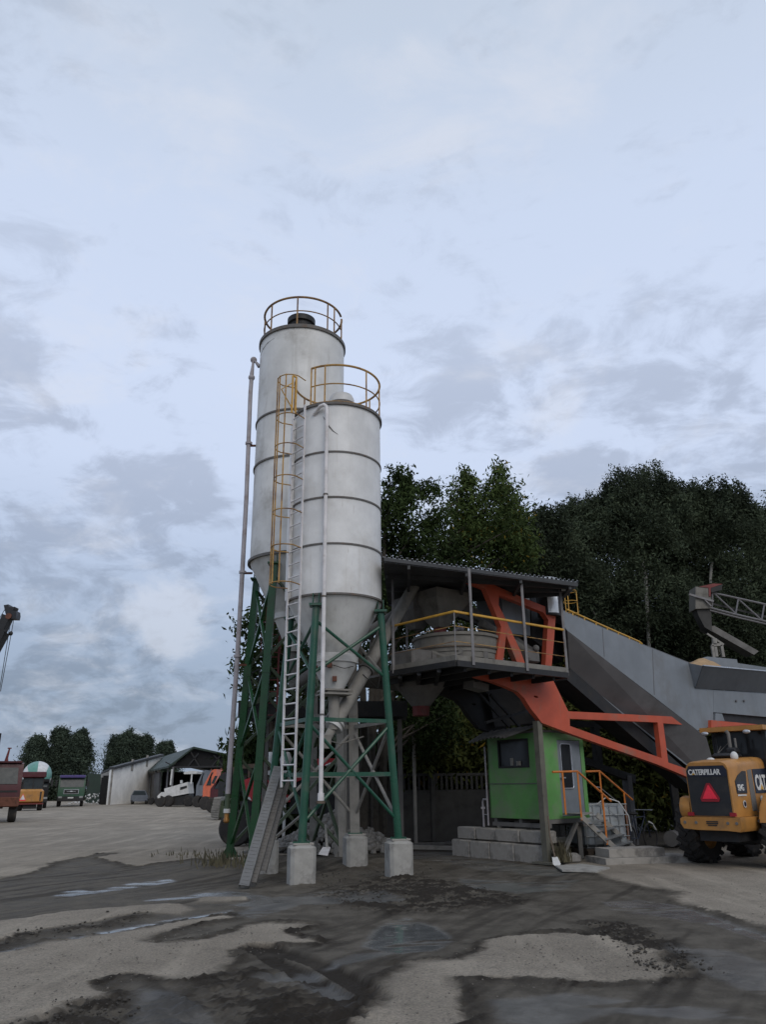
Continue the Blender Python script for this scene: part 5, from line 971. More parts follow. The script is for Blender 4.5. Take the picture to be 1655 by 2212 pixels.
b = MB(); b.box((0, cy0 + .02, 2.25), (cw * 2 - .1, .015, 1.2)); b.box((cw, 1.12, 2.2), (.015, 1.1, 1.15)); b.box((-cw, 1.12, 2.2), (.015, 1.1, 1.15)); bl(b, 'cab_glass', 'glass')
b = MB(); b.box((0, 1.12, 1.35), (cw * 2 - .06, 1.3, .6)); bl(b, 'cab_base', 'ctblack')
b = MB(); b.box((.15, .95, 1.95), (.5, .16, .7), 0, bev=.06); bl(b, 'seat_back', 'maroon')
for x in (-.60, .35): b = MB(); b.ell((x, cy0 - .38, 2.69), (.09, .04, .045)); bl(b, 'work_light', 'alu')
b = MB(); b.box((-.1, .1, zt + .13), (.5, .5, .12), bev=.05); b.box((.05, .1, zt + .24), (.22, .24, .12), bev=.03); bl(b, 'engine_intake', 'ctblack')
b = MB(); b.tube([(-.02, .15, zt + .25), (-.02, .15, zt + .6), (-.05, .12, zt + .66)], .04, 12); b.tube([(.10, .17, zt + .25), (.10, .17, zt + .5)], .025, 10); bl(b, 'exhaust_pipe', 'gratecement')
b = MB(); b.tube([(-.33, .0, zt + .08), (-.25, .2, zt + .34)], .015, 6); b.tube([(-.35, -.1, zt + .06), (-.1, .3, zt + .42)], .012, 6); bl(b, 'mirror_arm', 'ctblack')
b = MB(); b.ell((-.2, -.5, zt + .04), (.09, .07, .05)); bl(b, 'tank_cap', 'white'); b = MB(); b.ell((.30, -.45, zt + .10), (.08, .08, .10)); bl(b, 'beacon', 'white')
for x in (-.35, .35): b = MB(); b.bar((x, 2.6, 1.2), (x, 4.3, .7), .14, .3); bl(b, 'lift_arm', 'ct')
b = MB(); b.prism([cb(-1.25, y, z) for y, z in ((4.2, .2), (5.1, .05), (5.15, .1), (4.35, .4), (4.3, .95), (4.2, 1.0))], (2.5, 0, 0)); bl(b, 'bucket', 'ct')
# ---------------------------------------------------------------- things around the tower
def rock_pile(c_, n_, sp_, h_):
    vs, fs = MB(), None
    for i in range(n_):
        a = rng.uniform(0, 6.28); rr = rng.uniform(0, 1) ** .6; p = Vector((c_[0] + sp_[0] * rr * math.cos(a), c_[1] + sp_[1] * rr * math.sin(a), max(0, h_ * (1 - rr) + rng.uniform(-.05, .05)))); s_ = rng.uniform(.05, .13)
        R_ = Matrix.Rotation(rng.uniform(0, 3), 3, 'Z') @ Matrix.Rotation(rng.uniform(0, 3), 3, 'X'); vs.ell(p, (s_ * rng.uniform(.6, 1.3), s_, s_ * rng.uniform(.5, 1)), 6, 4, R_)
    return vs
q = at(720, 1800, 22.5); o = rock_pile((q.x, q.y + .2), 900, (1.9, 1.1), .95).build('rubble', 'rock', None, loc=(q.x, q.y, 0), smooth=False); kind(o, 'stuff'); o['label'] = 'heap of broken grey stone behind the front tower'; o['category'] = 'rubble heap'
# bridge walkway behind
wk = thing('walkway', (-1.8, 21.6, 0), 'dark steel walkway with railings crossing behind both silo towers', 'walkway')
wa, wb = at(520, 1528, 21.5), at(850, 1528, 21.9); zz = wa.z
b = MB(); b.prism([Vector((wa.x, 21.2, zz)), Vector((.6, 21.2, zz)), Vector((.6, 22.5, zz)), Vector((wa.x, 22.5, zz))], V(.06)); b.build('deck', 'dgreen', wk)
b = MB(); b.bar((wa.x, 21.16, zz - .1), (.6, 21.16, zz - .1), .06, .4); b.bar((wa.x, 22.5, zz - .1), (.6, 22.5, zz - .1), .06, .4); b.build('side_beam', 'black', wk)
q1, q2 = at(530, 1528, 20.9), at(612, 1487, 20.9); b = MB(); b.bar(at(535, 1523, 20.9), at(613, 1490, 20.9), .1, .14); b.build('sloping_beam', 'dgreen', wk)
b = MB()
for x, y0_, y1_ in ((541, 1458, 1522), (558, 1445, 1515), (612, 1400, 1497), (660, 1455, 1500), (700, 1455, 1500)): p = at(x, y1_, 21.2); t_ = at(x, y0_, 21.2); b.bar((p.x, 21.2, p.z), (p.x, 21.2, t_.z), .035, .035)
b.bar(at(528, 1462, 21.2), at(560, 1445, 21.2), .03, .03); b.bar(at(520, 1465, 21.2), at(710, 1462, 21.2), .018, .018); b.bar(at(520, 1484, 21.2), at(710, 1484, 21.2), .018, .018); b.bar(at(530, 1509, 21.2), at(560, 1509, 21.2), .018, .018)
b.build('railing', 'black', wk)
for x in (-1.0, .4, -3.3): b = MB(); b.bar((x, 22.2, 0), (x, 22.2, zz - .3), .13, .13); b.build('leg', 'gratecement', wk)
l2 = thing('access_ladder', tuple(at(570, 1500, 20.6).to_2d()) + (0,), 'dark red caged ladder behind the legs of the tall silo', 'ladder')
b = MB(); p = at(570, 1490, 20.6); t_ = at(576, 1255, 20.6)
for dx_ in (-.0, .36): b.bar((p.x + dx_, 20.6, 3.2), (p.x + dx_, 20.6, 9.0), .05, .03)
b.build('rail', 'dred', l2)
b = MB(); z = 3.4
while z < 8.9: b.tube([(p.x, 20.6, z), (p.x + .36, 20.6, z)], .011, 5); z += .3
b.build('rungs', 'dred', l2)
b = MB()
for z in (at(560, 1415, 20.6).z, at(560, 1350, 20.6).z, at(560, 1290, 20.6).z): b.tube([Vector((p.x + .18 - .3 * math.cos(t_), 20.6 + (-.5) * math.sin(t_), z)) for t_ in [i * math.pi / 10 for i in range(11)]], .012, 5)
for t_ in (.5, 1.57, 2.6): b.bar((p.x + .18 - .3 * math.cos(t_), 20.6 - .5 * math.sin(t_), at(560, 1415, 20.6).z), (p.x + .18 - .3 * math.cos(t_), 20.6 - .5 * math.sin(t_), at(560, 1290, 20.6).z), .02, .01)
b.build('cage', 'dred', l2)
# big dusty columns behind the tower
for x, y, r2, lb_ in ((736, 1560, .14, 'thick dusty grey column standing behind the screw tube and front tower'),):
    p = at(x, 1820, 19.9 if x < 750 else 20.3); b = MB(); z_t = at(x, y - 60, p.y).z; b.bar((p.x, p.y, 0), (p.x, p.y, z_t), r2 * 2, r2 * 2); o = b.build('concrete_column', 'cement', None, loc=(p.x, p.y, 0)); tag(o, lb_, 'column')
# pump and valve gear near outlet
pg = thing('pneumatic_valve', tuple(at(706, 1555, 17.2)), 'dusty valve and hose cluster hanging beside the screw tube inlet', 'valve')
b = MB(); q = Vector(pg.location); b.ell(q, (.16, .12, .10)); b.ell(q + Vector((.28, .05, .1)), (.13, .1, .12)); b.tube([q + Vector((-.3, 0, -.02)), q + Vector((.3, 0, .05))], .05, 8); b.tube([q + Vector((-.1, 0, -.1)), q + Vector((-.2, -.05, -.35)), q + Vector((.3, -.05, -.5)), q + Vector((.8, 0, -.35))], .015, 6); b.box(q + Vector((-.2, 0, .06)), (.16, .14, .12)); b.build('body', 'cement', pg)
b = MB(); b.bar(q + V(.05), Vector((S1[0], S1[1], q.z + .2)), .05, .05); b.build('bracket', 'cement', pg)
# metal sheet and planks by the footings
b = MB(); q = gz(692, 1840); b.prism([at(688, 1845, 17.2), at(708, 1848, 17.1), at(714, 1830, 17.6), at(697, 1830, 17.6)], V(.01)); tag(b.build('sheet_metal', 'whitepipe', None, loc=tuple(q), smooth=False), 'pale bent metal sheet on the ground between the footings', 'metal sheet')
b = MB(); b.bar(gz(530, 1852) + V(.12), gz(700, 1836) + V(.22), .28, .05); tag(b.build('plank', 'gratecement', None, loc=tuple(gz(600, 1845)), smooth=False), 'dark warped board lying across the ground behind the front footings', 'board', 'boards and beams on the ground')
b = MB(); b.bar(at(703, 1782, 18.6), at(707, 1840, 17.5), .05, .05); b.bar(at(560, 1838, 18.6), at(655, 1757, 20.), .05, .05)
tag(b.build('steel_bar', 'cement', None, loc=tuple(at(600, 1800, 19)), smooth=False), 'thin steel bar lying aslant between the tower legs', 'steel bar')
b = MB(); q = gz(900, 1834); b.bar(gz(870, 1833) + V(.05), gz(1010, 1836) + V(.05), .12, .1); tag(b.build('beam', 'cement', None, loc=tuple(q), smooth=False), 'pale kerb beam on the ground right of the right footing', 'beam', 'boards and beams on the ground')
b = MB(); q = gz(925, 1823); b.bar(gz(866, 1826) + V(.03), gz(1000, 1822) + V(.03), .1, .06); tag(b.build('beam', 'gratecement', None, loc=tuple(q), smooth=False), 'darker thin beam lying just behind the pale kerb beam', 'beam', 'boards and beams on the ground')
b = MB(); q = gz(925, 1815); b.box(q + V(.05), (.45, .2, .1)); tag(b.build('tarpaulin', 'blue', None, loc=tuple(q)), 'small crumpled blue sheet at the foot of the dark fence', 'tarpaulin')
# dark concrete panel fence behind
fe = thing('concrete_fence', (2.0, 26, 0), 'dark panel fence with slotted top behind the front tower and the cabin', 'fence')
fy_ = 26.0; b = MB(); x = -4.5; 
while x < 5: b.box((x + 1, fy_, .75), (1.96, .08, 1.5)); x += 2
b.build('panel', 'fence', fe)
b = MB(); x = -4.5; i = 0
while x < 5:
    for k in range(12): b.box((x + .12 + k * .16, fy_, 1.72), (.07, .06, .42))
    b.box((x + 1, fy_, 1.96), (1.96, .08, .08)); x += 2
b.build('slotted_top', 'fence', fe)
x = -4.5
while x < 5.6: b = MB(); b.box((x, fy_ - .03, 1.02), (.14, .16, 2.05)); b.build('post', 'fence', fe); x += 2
b = MB(); p = at(896, 1700, 25.2); t_ = at(894, 1570, 25.2); b.tube([(p.x, 25.2, 0), (p.x, 25.2, t_.z)], .055, 8); tag(b.build('pole', 'cement', None, loc=(p.x, 25.2, 0)), 'thin pale pole standing in front of the dark fence', 'pole')
# ---------------------------------------------------------------- trees
def leaves(centers, per, sig, size, droop=.3):
    c_ = np.repeat(centers, per, 0); n_ = len(c_); p = c_ + rng.normal(0, 1, (n_, 3)) * sig
    a = rng.normal(0, 1, (n_, 3)); a[:, 2] -= droop; a /= np.linalg.norm(a, axis=1, keepdims=True); t_ = rng.normal(0, 1, (n_, 3)); b_ = np.cross(a, t_); b_ /= np.linalg.norm(b_, axis=1, keepdims=True)
    s_ = size * rng.uniform(.6, 1.25, (n_, 1)); a = a * s_; b_ = b_ * s_ * .62; bend = np.cross(a, b_) / s_ * .25
    V_ = np.stack([p - a * .9, p + b_ * .55 + bend - a * .1, p + a, p - b_ * .55 + bend - a * .1], 1).reshape(-1, 3)
    return V_
def crown(ells, ncl, per, sig, size, thr=.36, shell=.55):
    tot = np.array([e[3] * e[4] * e[5] for e in ells]) ** .75; tot = tot / tot.sum(); cs_ = []
    for e, w_ in zip(ells, tot):
        k = max(4, int(ncl * w_)); d = rng.normal(0, 1, (k, 3)); d /= np.linalg.norm(d, axis=1, keepdims=True); rad = rng.uniform(0, 1, (k, 1)) ** (1 / 3.); rad = np.where(rng.random((k, 1)) < shell, .78 + .27 * rng.random((k, 1)), rad)
        dn = fbm(d[:, 0] * 2.3 + d[:, 1] * 1.7 + e[0] * 3 + 50, d[:, 2] * 2.3 + e[2] + 50, 3, 91)[:, None]; rad = rad * (.68 + .66 * dn); cs_.append(np.array(e[:3]) + d * rad * np.array(e[3:6]))
    C_ = np.concatenate(cs_); nz = fbm(C_[:, 0] * .8 + C_[:, 1] * .5 + 40, C_[:, 2] * .8 + 40, 3, 77); C_ = C_[(nz > thr) & (C_[:, 2] > .3)]
    return C_, leaves(C_, per, sig, size)
def tree(name, trunk, ells, ncl, per, sig, size, lm_, bm_, label, group, r0=.18, thr=.36, limbs=26, extra=None, shoots=0, sh=.7, spires=()):
    x, y = trunk[0][0], trunk[0][1]; t_ = thing(name, (x, y, 0), label, 'tree', group)
    C_, V_ = crown(ells, ncl, per, sig, size, thr)
    if spires:
        sc_ = []; Yc = trunk[0][1]
        for (sx, sy, sw, sh_) in spires:
            Yp = Yc + rng.uniform(-1.5, 1.5); p = at(sx, sy, Yp); k_ = Yp / F / .93
            for j in range(26): t = rng.random() ** .8; r_s = (.06 + sw * k_ * t ** .9); an = rng.uniform(0, 6.28); rr = r_s * math.sqrt(rng.random()); sc_.append((p.x + rr * math.cos(an) + rng.normal(0, .05), Yp + rr * math.sin(an), p.z - .1 - t * sh_ * k_))
        V_ = np.concatenate([V_, leaves(np.array(sc_), int(per * .55), sig * .62, size)])
    if shoots:
        sc_ = []
        for i in range(shoots):
            e = ells[rng.integers(0, len(ells))]; a = rng.uniform(0, 6.28); rr = rng.uniform(0, .8); px, py = e[0] + e[3] * rr * math.cos(a), e[1] + e[4] * rr * math.sin(a); pz = e[2] + e[5] * math.sqrt(1 - rr * rr) * .95; h_ = rng.uniform(.3, 1.) * sh; k = int(3 + h_ * 7)
            for j in range(k): t = j / k; sc_.append((px + rng.normal(0, .1) + (px - e[0]) * .15 * t, py + rng.normal(0, .1), pz + h_ * t))
        V_ = np.concatenate([V_, leaves(np.array(sc_), max(8, per // 3), sig * .45, size)])
    b = MB(); tp = [Vector(q) for q in trunk]; b.tube(tp, [r0 * (1 - .75 * i / (len(tp) - 1)) for i in range(len(tp))], 9)
    for q in (extra or []): b.tube([Vector(p) for p in q[0]], q[1], 7)
    sel = C_[rng.choice(len(C_), min(limbs, len(C_)), replace=False)]
    for c_ in sel:
        c_ = Vector(c_); k = min(range(len(tp)), key=lambda i: abs(tp[i].z - (c_.z - (c_.xy - tp[i].xy).length * .7))); s_ = tp[k]
        m_ = s_.lerp(c_, .5) + Vector((rng.uniform(-.2, .2), rng.uniform(-.2, .2), rng.uniform(-.1, .35))); b.tube([s_, m_, c_], [r0 * .32, r0 * .2, r0 * .06], 5)
    b.build('trunk', bm_, t_)
    V_ = V_ - np.array([x, y, 0]); me = fastmesh('crown', V_, np.arange(len(V_)).reshape(-1, 4), lm_); o = bpy.data.objects.new('crown', me); col.objects.link(o); o.parent = t_; ORG[o.name] = ORG[t_.name]
    return t_
def el(x, y, Y, rx, rz, ry=None):
    """ellipsoid centred on a sight line at depth Y, radii given in picture pixels"""
    p = at(x, y, Y); k = Y / F / .93; return (p.x, p.y, p.z, rx * k, (ry or rx) * k, rz * k)
def tk(pts, Y): out = []; return [tuple(at(x, y, Y)) if i else tuple(Vector((at(x, y, Y).x, Y, 0))) for i, (x, y) in enumerate(pts)]
def trunkpts(xs_, Y, ztop, n_=6):
    p0 = at(xs_[0], 1800, Y); p1 = at(xs_[1], 1200, Y); return [(p0.x + (p1.x - p0.x) * i / (n_ - 1) + rng.uniform(-.08, .08), Y + rng.uniform(-.1, .1), ztop * i / (n_ - 1)) for i in range(n_)]
G = 'trees behind the plant'
def sps(pts): return [(x + rng.uniform(-3, 3), y + rng.uniform(-4, 4), w_, h_) for x, y, w_, h_ in pts] + [(x + rng.uniform(-26, 26), y + rng.uniform(18, 50), w_ * .8, h_ * .8) for x, y, w_, h_ in pts for k in range(3)]
SP1 = sps([(1238, 1062, 16, 70), (1262, 1088, 16, 70), (1292, 1056, 17, 80), (1314, 1042, 16, 80), (1336, 1002, 17, 100), (1358, 1012, 15, 80), (1373, 1000, 16, 100), (1395, 1005, 14, 90), (1413, 990, 15, 100), (1428, 1015, 13, 80), (1446, 1040, 15, 80), (1226, 1110, 16, 70)])
SP2 = sps([(1470, 1034, 15, 80), (1496, 1038, 15, 80), (1514, 1052, 14, 70), (1533, 1026, 15, 90), (1558, 1032, 14, 90), (1575, 1048, 14, 80), (1590, 1032, 14, 80), (1612, 1068, 15, 80), (1631, 1092, 15, 80), (1652, 1128, 16, 80)])
tree('maple_tree', trunkpts((790, 830), 23.5, 9.5), [el(850, 1120, 23.5, 55, 75), el(905, 1130, 23.8, 60, 70), el(840, 1250, 24, 50, 60), el(935, 1200, 24, 60, 60), el(855, 1060, 23.5, 25, 30), el(895, 1400, 25, 60, 90), el(920, 1560, 25, 60, 60)], 430, 60, .22, .095, 'leaf', 'bark', 'dark maple rising directly right of the front silo', G, .2, .44, 26, None, 26)
tree('maple_tree', trunkpts((800, 900), 24.6, 9.8), [el(1060, 1140, 25, 70, 65), el(1115, 1150, 25.5, 50, 45), el(1010, 1180, 25, 45, 60), el(1000, 1080, 25, 26, 40), el(1080, 1050, 25, 28, 18), el(1080, 1200, 25, 80, 45), el(975, 1320, 25, 50, 80)], 440, 60, .24, .095, 'leafb', 'bark', 'brighter green maple with thin sprays at its top, above the middle of the roof', G, .17, .44, 26, None, 30)
tree('tree', trunkpts((830, 1180), 27.5, 10), [el(1190, 1180, 28, 45, 55), el(1175, 1140, 28, 25, 25), el(1140, 1240, 28, 60, 50), el(1230, 1260, 28, 60, 60)], 520, 64, .3, .09, 'leafd', 'bark', 'low dull green tree between the bright maple and the big poplars', G, .16, .34, 26, None, 20)
tree('poplar_tree', trunkpts((1330, 1400), 31, 14), [el(1390, 1150, 31, 68, 60), el(1290, 1155, 31, 62, 50), el(1262, 1145, 31, 28, 30), el(1322, 1140, 31, 40, 40), el(1240, 1150, 31, 40, 50), el(1445, 1110, 31, 35, 40), el(1375, 1095, 31, 40, 34), el(1350, 1200, 31, 140, 110), el(1390, 1320, 31, 150, 100), el(1248, 1150, 31, 26, 26), el(1300, 1400, 31.5, 130, 80), el(1330, 1120, 31, 36, 34)], 2300, 72, .22, .085, 'leafd', 'birch', 'tallest dark poplar, peak above the lattice conveyor to its left', G, .24, .37, 40, [([(at(1400, 1500, 29).x, 29, 3), at(1395, 1250, 29), at(1390, 1215, 29.3)], .07)], 120, .8, SP1)
tree('poplar_tree', trunkpts((1560, 1560), 32, 13.5), [el(1500, 1145, 32, 55, 48), el(1560, 1165, 32, 50, 68), el(1550, 1115, 32, 24, 30), el(1600, 1165, 32, 42, 55), el(1540, 1220, 32, 120, 110), el(1580, 1340, 32, 130, 100), el(1540, 1440, 32, 140, 80), el(1495, 1115, 32, 22, 30)], 2300, 72, .22, .085, 'leafd', 'birch', 'dark poplar with upright tips behind the lattice conveyor, near the right edge', G, .22, .37, 40, [([(at(1560, 1500, 30).x, 30, 3), at(1535, 1250, 30), at(1538, 1215, 30.3)], .06)], 110, .8, SP2)
tree('poplar_tree', trunkpts((1720, 1720), 33, 13), [el(1670, 1190, 33, 50, 60), el(1720, 1160, 33, 70, 80), el(1690, 1330, 33, 90, 130)], 900, 70, .32, .09, 'leafd', 'birch', 'poplar cut off by the right edge of the picture', G, .22, .30, 20, None, 60)
tree('maple_tree', trunkpts((590, 590), 25.5, 8), [el(590, 1430, 25.5, 60, 110), el(555, 1330, 25, 45, 28), el(640, 1420, 25.5, 50, 90), el(690, 1440, 26, 55, 80), el(760, 1430, 26, 50, 80), el(565, 1490, 25, 30, 25)], 250, 40, .22, .125, 'leaf', 'bark', 'thin maple seen between the legs of the tall silo', G, .13, .46, 22)
tree('tree', trunkpts((600, 600), 27, 4), [el(590, 1640, 27, 55, 90), el(640, 1650, 27, 70, 80), el(700, 1660, 27, 70, 80), el(520, 1618, 26.5, 22, 32), el(770, 1660, 27, 60, 70), el(640, 1740, 27, 110, 50)], 560, 48, .3, .14, 'leaf', 'bark', 'low dense dark tree behind the red machines', G, .15, .2)
for (xa, xb, Y, zt__, r_0, lb_) in ((783, 776, 22.6, 7, .17, 'dark trunk just right of the thick dusty column'), (806, 798, 23.2, 8, .12, 'slim dark trunk in the middle of the gap between the two tower sides'), (824, 822, 23.8, 8, .2, 'thick dark trunk behind the right leg of the front tower')):
    tree('tree', trunkpts((xa, xb), Y, zt__), [el(xb + 40, 1300, Y, 60, 60)], 30, 36, .3, .13, 'leaf', 'bark', lb_, 'dark trunks behind the front tower', r_0, .4, 8)
# undergrowth: one leafy mass
cc_ = []
for (x, y, Y, rx, rz, k) in ((900, 1640, 27.5, 90, 70, 330), (1000, 1640, 28, 90, 80, 330), (1090, 1620, 28, 80, 110, 260), (1200, 1640, 30, 120, 130, 420), (1340, 1640, 30, 130, 120, 420), (1480, 1640, 30, 130, 130, 420), (1640, 1640, 31, 140, 130, 420), (960, 1560, 28.5, 80, 50, 200), (830, 1690, 28, 60, 60, 150), (1180, 1470, 31, 120, 90, 300), (1300, 1450, 32, 140, 90, 300)):
    e = el(x, y, Y, rx, rz); d = rng.normal(0, 1, (k, 3)); d /= np.linalg.norm(d, axis=1, keepdims=True); cc_.append(np.array(e[:3]) + d * (rng.uniform(0, 1, (k, 1)) ** .4) * np.array([e[3], 1.3, e[5]]))
cc_ = np.concatenate(cc_); cc_ = cc_[cc_[:, 2] > .2]; V_ = leaves(cc_, 44, .34, .15)
me = fastmesh('undergrowth', V_, np.arange(len(V_)).reshape(-1, 4), 'leafu'); o = bpy.data.objects.new('undergrowth', me); col.objects.link(o); kind(o, 'stuff'); o['label'] = 'dense dark woodland undergrowth behind the fence and plant'; o['category'] = 'undergrowth'
# weeds at the foot of the tall silo and by the shovel
X['dryweed'] = leafmat('dry_weed', (.05, .048, .035), (.09, .08, .05))
def weeds(c_, n_, sx_, hgt, lb_, nm='weeds'):
    vs = []; 
    for i in range(n_):
        x, y = c_[0] + rng.normal(0, sx_), c_[1] + rng.normal(0, sx_); h_ = hgt * rng.uniform(.3, 1.1); l = rng.normal(0, .25, 2) * h_; w_ = .012
        vs += [(x - w_, y, 0), (x + w_, y, 0), (x + l[0] * .5 + w_ * .7, y + l[1] * .5, h_ * .6), (x + l[0], y + l[1], h_)]
    me = fastmesh(nm, np.array(vs) - np.array([c_[0], c_[1], 0]), np.arange(len(vs)).reshape(-1, 4), 'dryweed'); o = bpy.data.objects.new(nm, me); col.objects.link(o); o.location = (c_[0], c_[1], .05); kind(o, 'stuff'); o['label'] = lb_; o['category'] = 'weeds'
q = gz(500, 1872); weeds(q, 200, .40, .30, 'dry weeds in the dirt left of the tall silo foot'); q = gz(1213, 1866); weeds(q, 160, .09, .42, 'small green weed beside the shovel')
q = gz(440, 1850); weeds(q, 60, .6, .15, 'sparse dry tufts at the edge of the gravel')
# far trees
GF = 'far trees on the left horizon'
def ftree(x, top, rx, Y, lb_, k=260, forks=3):
    top += 20; rx *= 1.0; base = at(x, 1720, Y); mid = (top + 1735) / 2; es = [el(x, mid + 10, Y, rx, (1735 - top) / 2 * .92)]
    for i in range(forks): es.append(el(x + rng.uniform(-.6, .6) * rx, top + rng.uniform(8, 30), Y, rx * .42, 20))
    ztop = at(x, top + 25, Y).z
    tree('tree', [(base.x, Y, 0), (base.x, Y, ztop * .5), (base.x + .2, Y, ztop)], es, int(k * 1.1), 90, .62, .22, 'leaff', 'bark', lb_, GF, .3, .36, 8, None, 34, 1.9)
ftree(74, 1602, 28, 120, 'far tree above the striped mixer drum', 240); ftree(125, 1586, 24, 122, 'tall far tree left of the green truck roof, highest of the first clump', 260); ftree(165, 1588, 24, 121, 'spiky far tree directly above the green truck', 260); ftree(98, 1640, 40, 125, 'low far tree filling in between the drum and the green truck', 260, 1)
ftree(262, 1586, 30, 135, 'tall far tree behind the white building', 300); ftree(302, 1602, 24, 137, 'rounder far tree right of the tall one behind the white building', 240); ftree(358, 1607, 20, 150, 'small far tree peeping over the green roofed shed', 200, 2)
ftree(236, 1650, 14, 133, 'small low far tree at the left end of the white building', 120, 1)
# ---------------------------------------------------------------- far yard on the left
# white building: long wall plus narrow dark-striped end
wb_ = thing('white_building', tuple(at(290, 1738, 92).to_2d()) + (0,), 'white rendered building with a sloping dark roof edge in the left distance', 'building')
pn, pf = at(239, 1738, 88), at(352, 1738, 104); D_ = (Vector((pf.x, pf.y, 0)) - Vector((pn.x, pn.y, 0))); P_ = (pn.x, pn.y)
def wv(x, y, o=0): return pv(x, y, (P_[0], P_[1] + o), (D_.x, D_.y))
b = MB(); a_, b_2 = wv(241, 1662), wv(349, 1633); b.prism([Vector((a_.x, a_.y, 0)), Vector((b_2.x, b_2.y, 0)), b_2, a_], (-.3, .25, 0)); b.build('wall', 'wall', wb_, smooth=False)
b = MB(); b.bar(a_ + V(.15), b_2 + V(.15), .6, .25); b.build('roof_edge', 'roofu', wb_)
L0 = at(216, 1738, 93); L0.z = 0; R0 = Vector((a_.x, a_.y, 0)); tl = at(218, 1672, 93); b = MB(); b.prism([L0, R0, a_ - V(.05), tl], (.1, .35, 0)); b.build('end_wall', 'block', wb_, smooth=False)
for t_ in (.35, .80): b = MB(); q = L0.lerp(R0, t_) + Vector((-.1, -.12, 0)); zt__ = tl.lerp(a_, t_).z - .5; b.bar(q, q + V(zt__), 1.0 if t_ > .5 else .6, .08, up=(0, 1, 0)); b.build('dark_doorway', 'dark', wb_)
b = MB(); b.prism([tl + V(.05), a_ + V(.05), a_ + V(.05) + Vector((0, 14, 0)), tl + V(.05) + Vector((0, 14, 0))], V(.2)); b.build('roof', 'roofu', wb_)
for x, y in ((286, 1652), (318, 1643)): q = wv(x, y, -.15); b = MB(); b.box(q, (.5, .1, 1.3), math.atan2(D_.y, D_.x)); b.build('wall_vent', 'block', wb_)
# green roofed open shed
gs = thing('open_shed', tuple(at(400, 1730, 88).to_2d()) + (0,), 'open shed with dark green pitched roof and bare trusses, left of the grey pipe', 'building')
YN = 78.0; ap = at(418.5, 1612, YN); el_ = at(364, 1654, YN); er = Vector((2 * ap.x - el_.x + 2.5, YN, el_.z)); lenv = Vector((-9.5, 27, 0))
# axis of the shed recedes away to the left: find far ridge depth with equal height
def eqz(x, y, z): return gz(x, y, z)
far_r = eqz(337, 1639, ap.z); far_e = eqz(286, 1675.5, el_.z); ax_s = (far_r - ap); 
er = at(500, 1632, YN); er = Vector((er.x + 4.5, YN, el_.z))
b = MB(); b.prism([ap, el_, el_ + ax_s, ap + ax_s], V(-.18)); b.prism([ap, er, er + ax_s, ap + ax_s], V(-.18)); b.build('roof', 'roofgreen', gs, smooth=False)
b = MB(); b.bar(el_ + ax_s + V(.1), ap + ax_s + V(.1), .2, .25); b.build('white_verge', 'white', gs)
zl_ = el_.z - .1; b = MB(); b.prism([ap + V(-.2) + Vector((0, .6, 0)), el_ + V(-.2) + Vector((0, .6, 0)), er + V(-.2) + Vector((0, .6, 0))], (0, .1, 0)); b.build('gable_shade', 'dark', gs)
b = MB()
for k in range(9): p = el_.lerp(er, (k + .5) / 9); q = Vector((p.x + 1.0 * (1 if k % 2 else -1), YN + .3, el_.z + min((p.x - el_.x) / (ap.x - el_.x), (er.x - p.x) / (er.x - ap.x)) * (ap.z - el_.z) * .85)); b.bar(Vector((p.x, YN + .3, el_.z - .1)), q, .1, .1)
b.bar(el_ + Vector((0, .3, -.1)), er + Vector((0, .3, -.1)), .14, .14); b.build('truss', 'black', gs)
b = MB(); b.prism([Vector((el_.x + ax_s.x * .9 + 3, YN + ax_s.y * .9, 0)), Vector((er.x, YN + ax_s.y * .9, 0)), Vector((er.x, YN + ax_s.y * .9, el_.z)), Vector((el_.x + ax_s.x * .9 + 3, YN + ax_s.y * .9, el_.z))], (0, .2, 0)); b.build('back_wall', 'dark', gs)
for t_ in (0, .12, .45): q = el_ + ax_s * t_ + Vector((.4, .3, 0)); b = MB(); b.bar((q.x, q.y, 0), (q.x, q.y, el_.z - .1), .16, .16); b.build('post', 'post', gs)
for xx in (er.x - .5, ap.x + 6): b = MB(); b.bar((xx, YN + .3, 0), (xx, YN + .3, el_.z), .16, .16); b.build('post', 'post', gs)
s0 = el_ + ax_s * .98 + Vector((.5, 0, 0)); s1_ = el_ + ax_s * .34 + Vector((.5, 0, 0)); s0.z = s1_.z = 0; hz_ = el_.z - .35
b = MB(); b.prism([s0, s0.lerp(s1_, .55), s0.lerp(s1_, .55) + V(hz_), s0 + V(hz_)], (.2, .1, 0)); b.build('rendered_wall', 'wall', gs, smooth=False)
b = MB(); b.prism([s0.lerp(s1_, .56), s1_, s1_ + V(hz_), s0.lerp(s1_, .56) + V(hz_)], (.2, .1, 0)); b.build('brick_wall', 'brick', gs, smooth=False)
b = MB(); q = s0.lerp(s1_, .2) + Vector((-.1, -.1, 0)); b.prism([q, s0.lerp(s1_, .36) + Vector((-.1, -.1, 0)), s0.lerp(s1_, .36) + Vector((-.1, -.1, 2.9)), q + V(2.9)], (.05, .02, 0)); b.build('door', 'brown', gs, smooth=False)
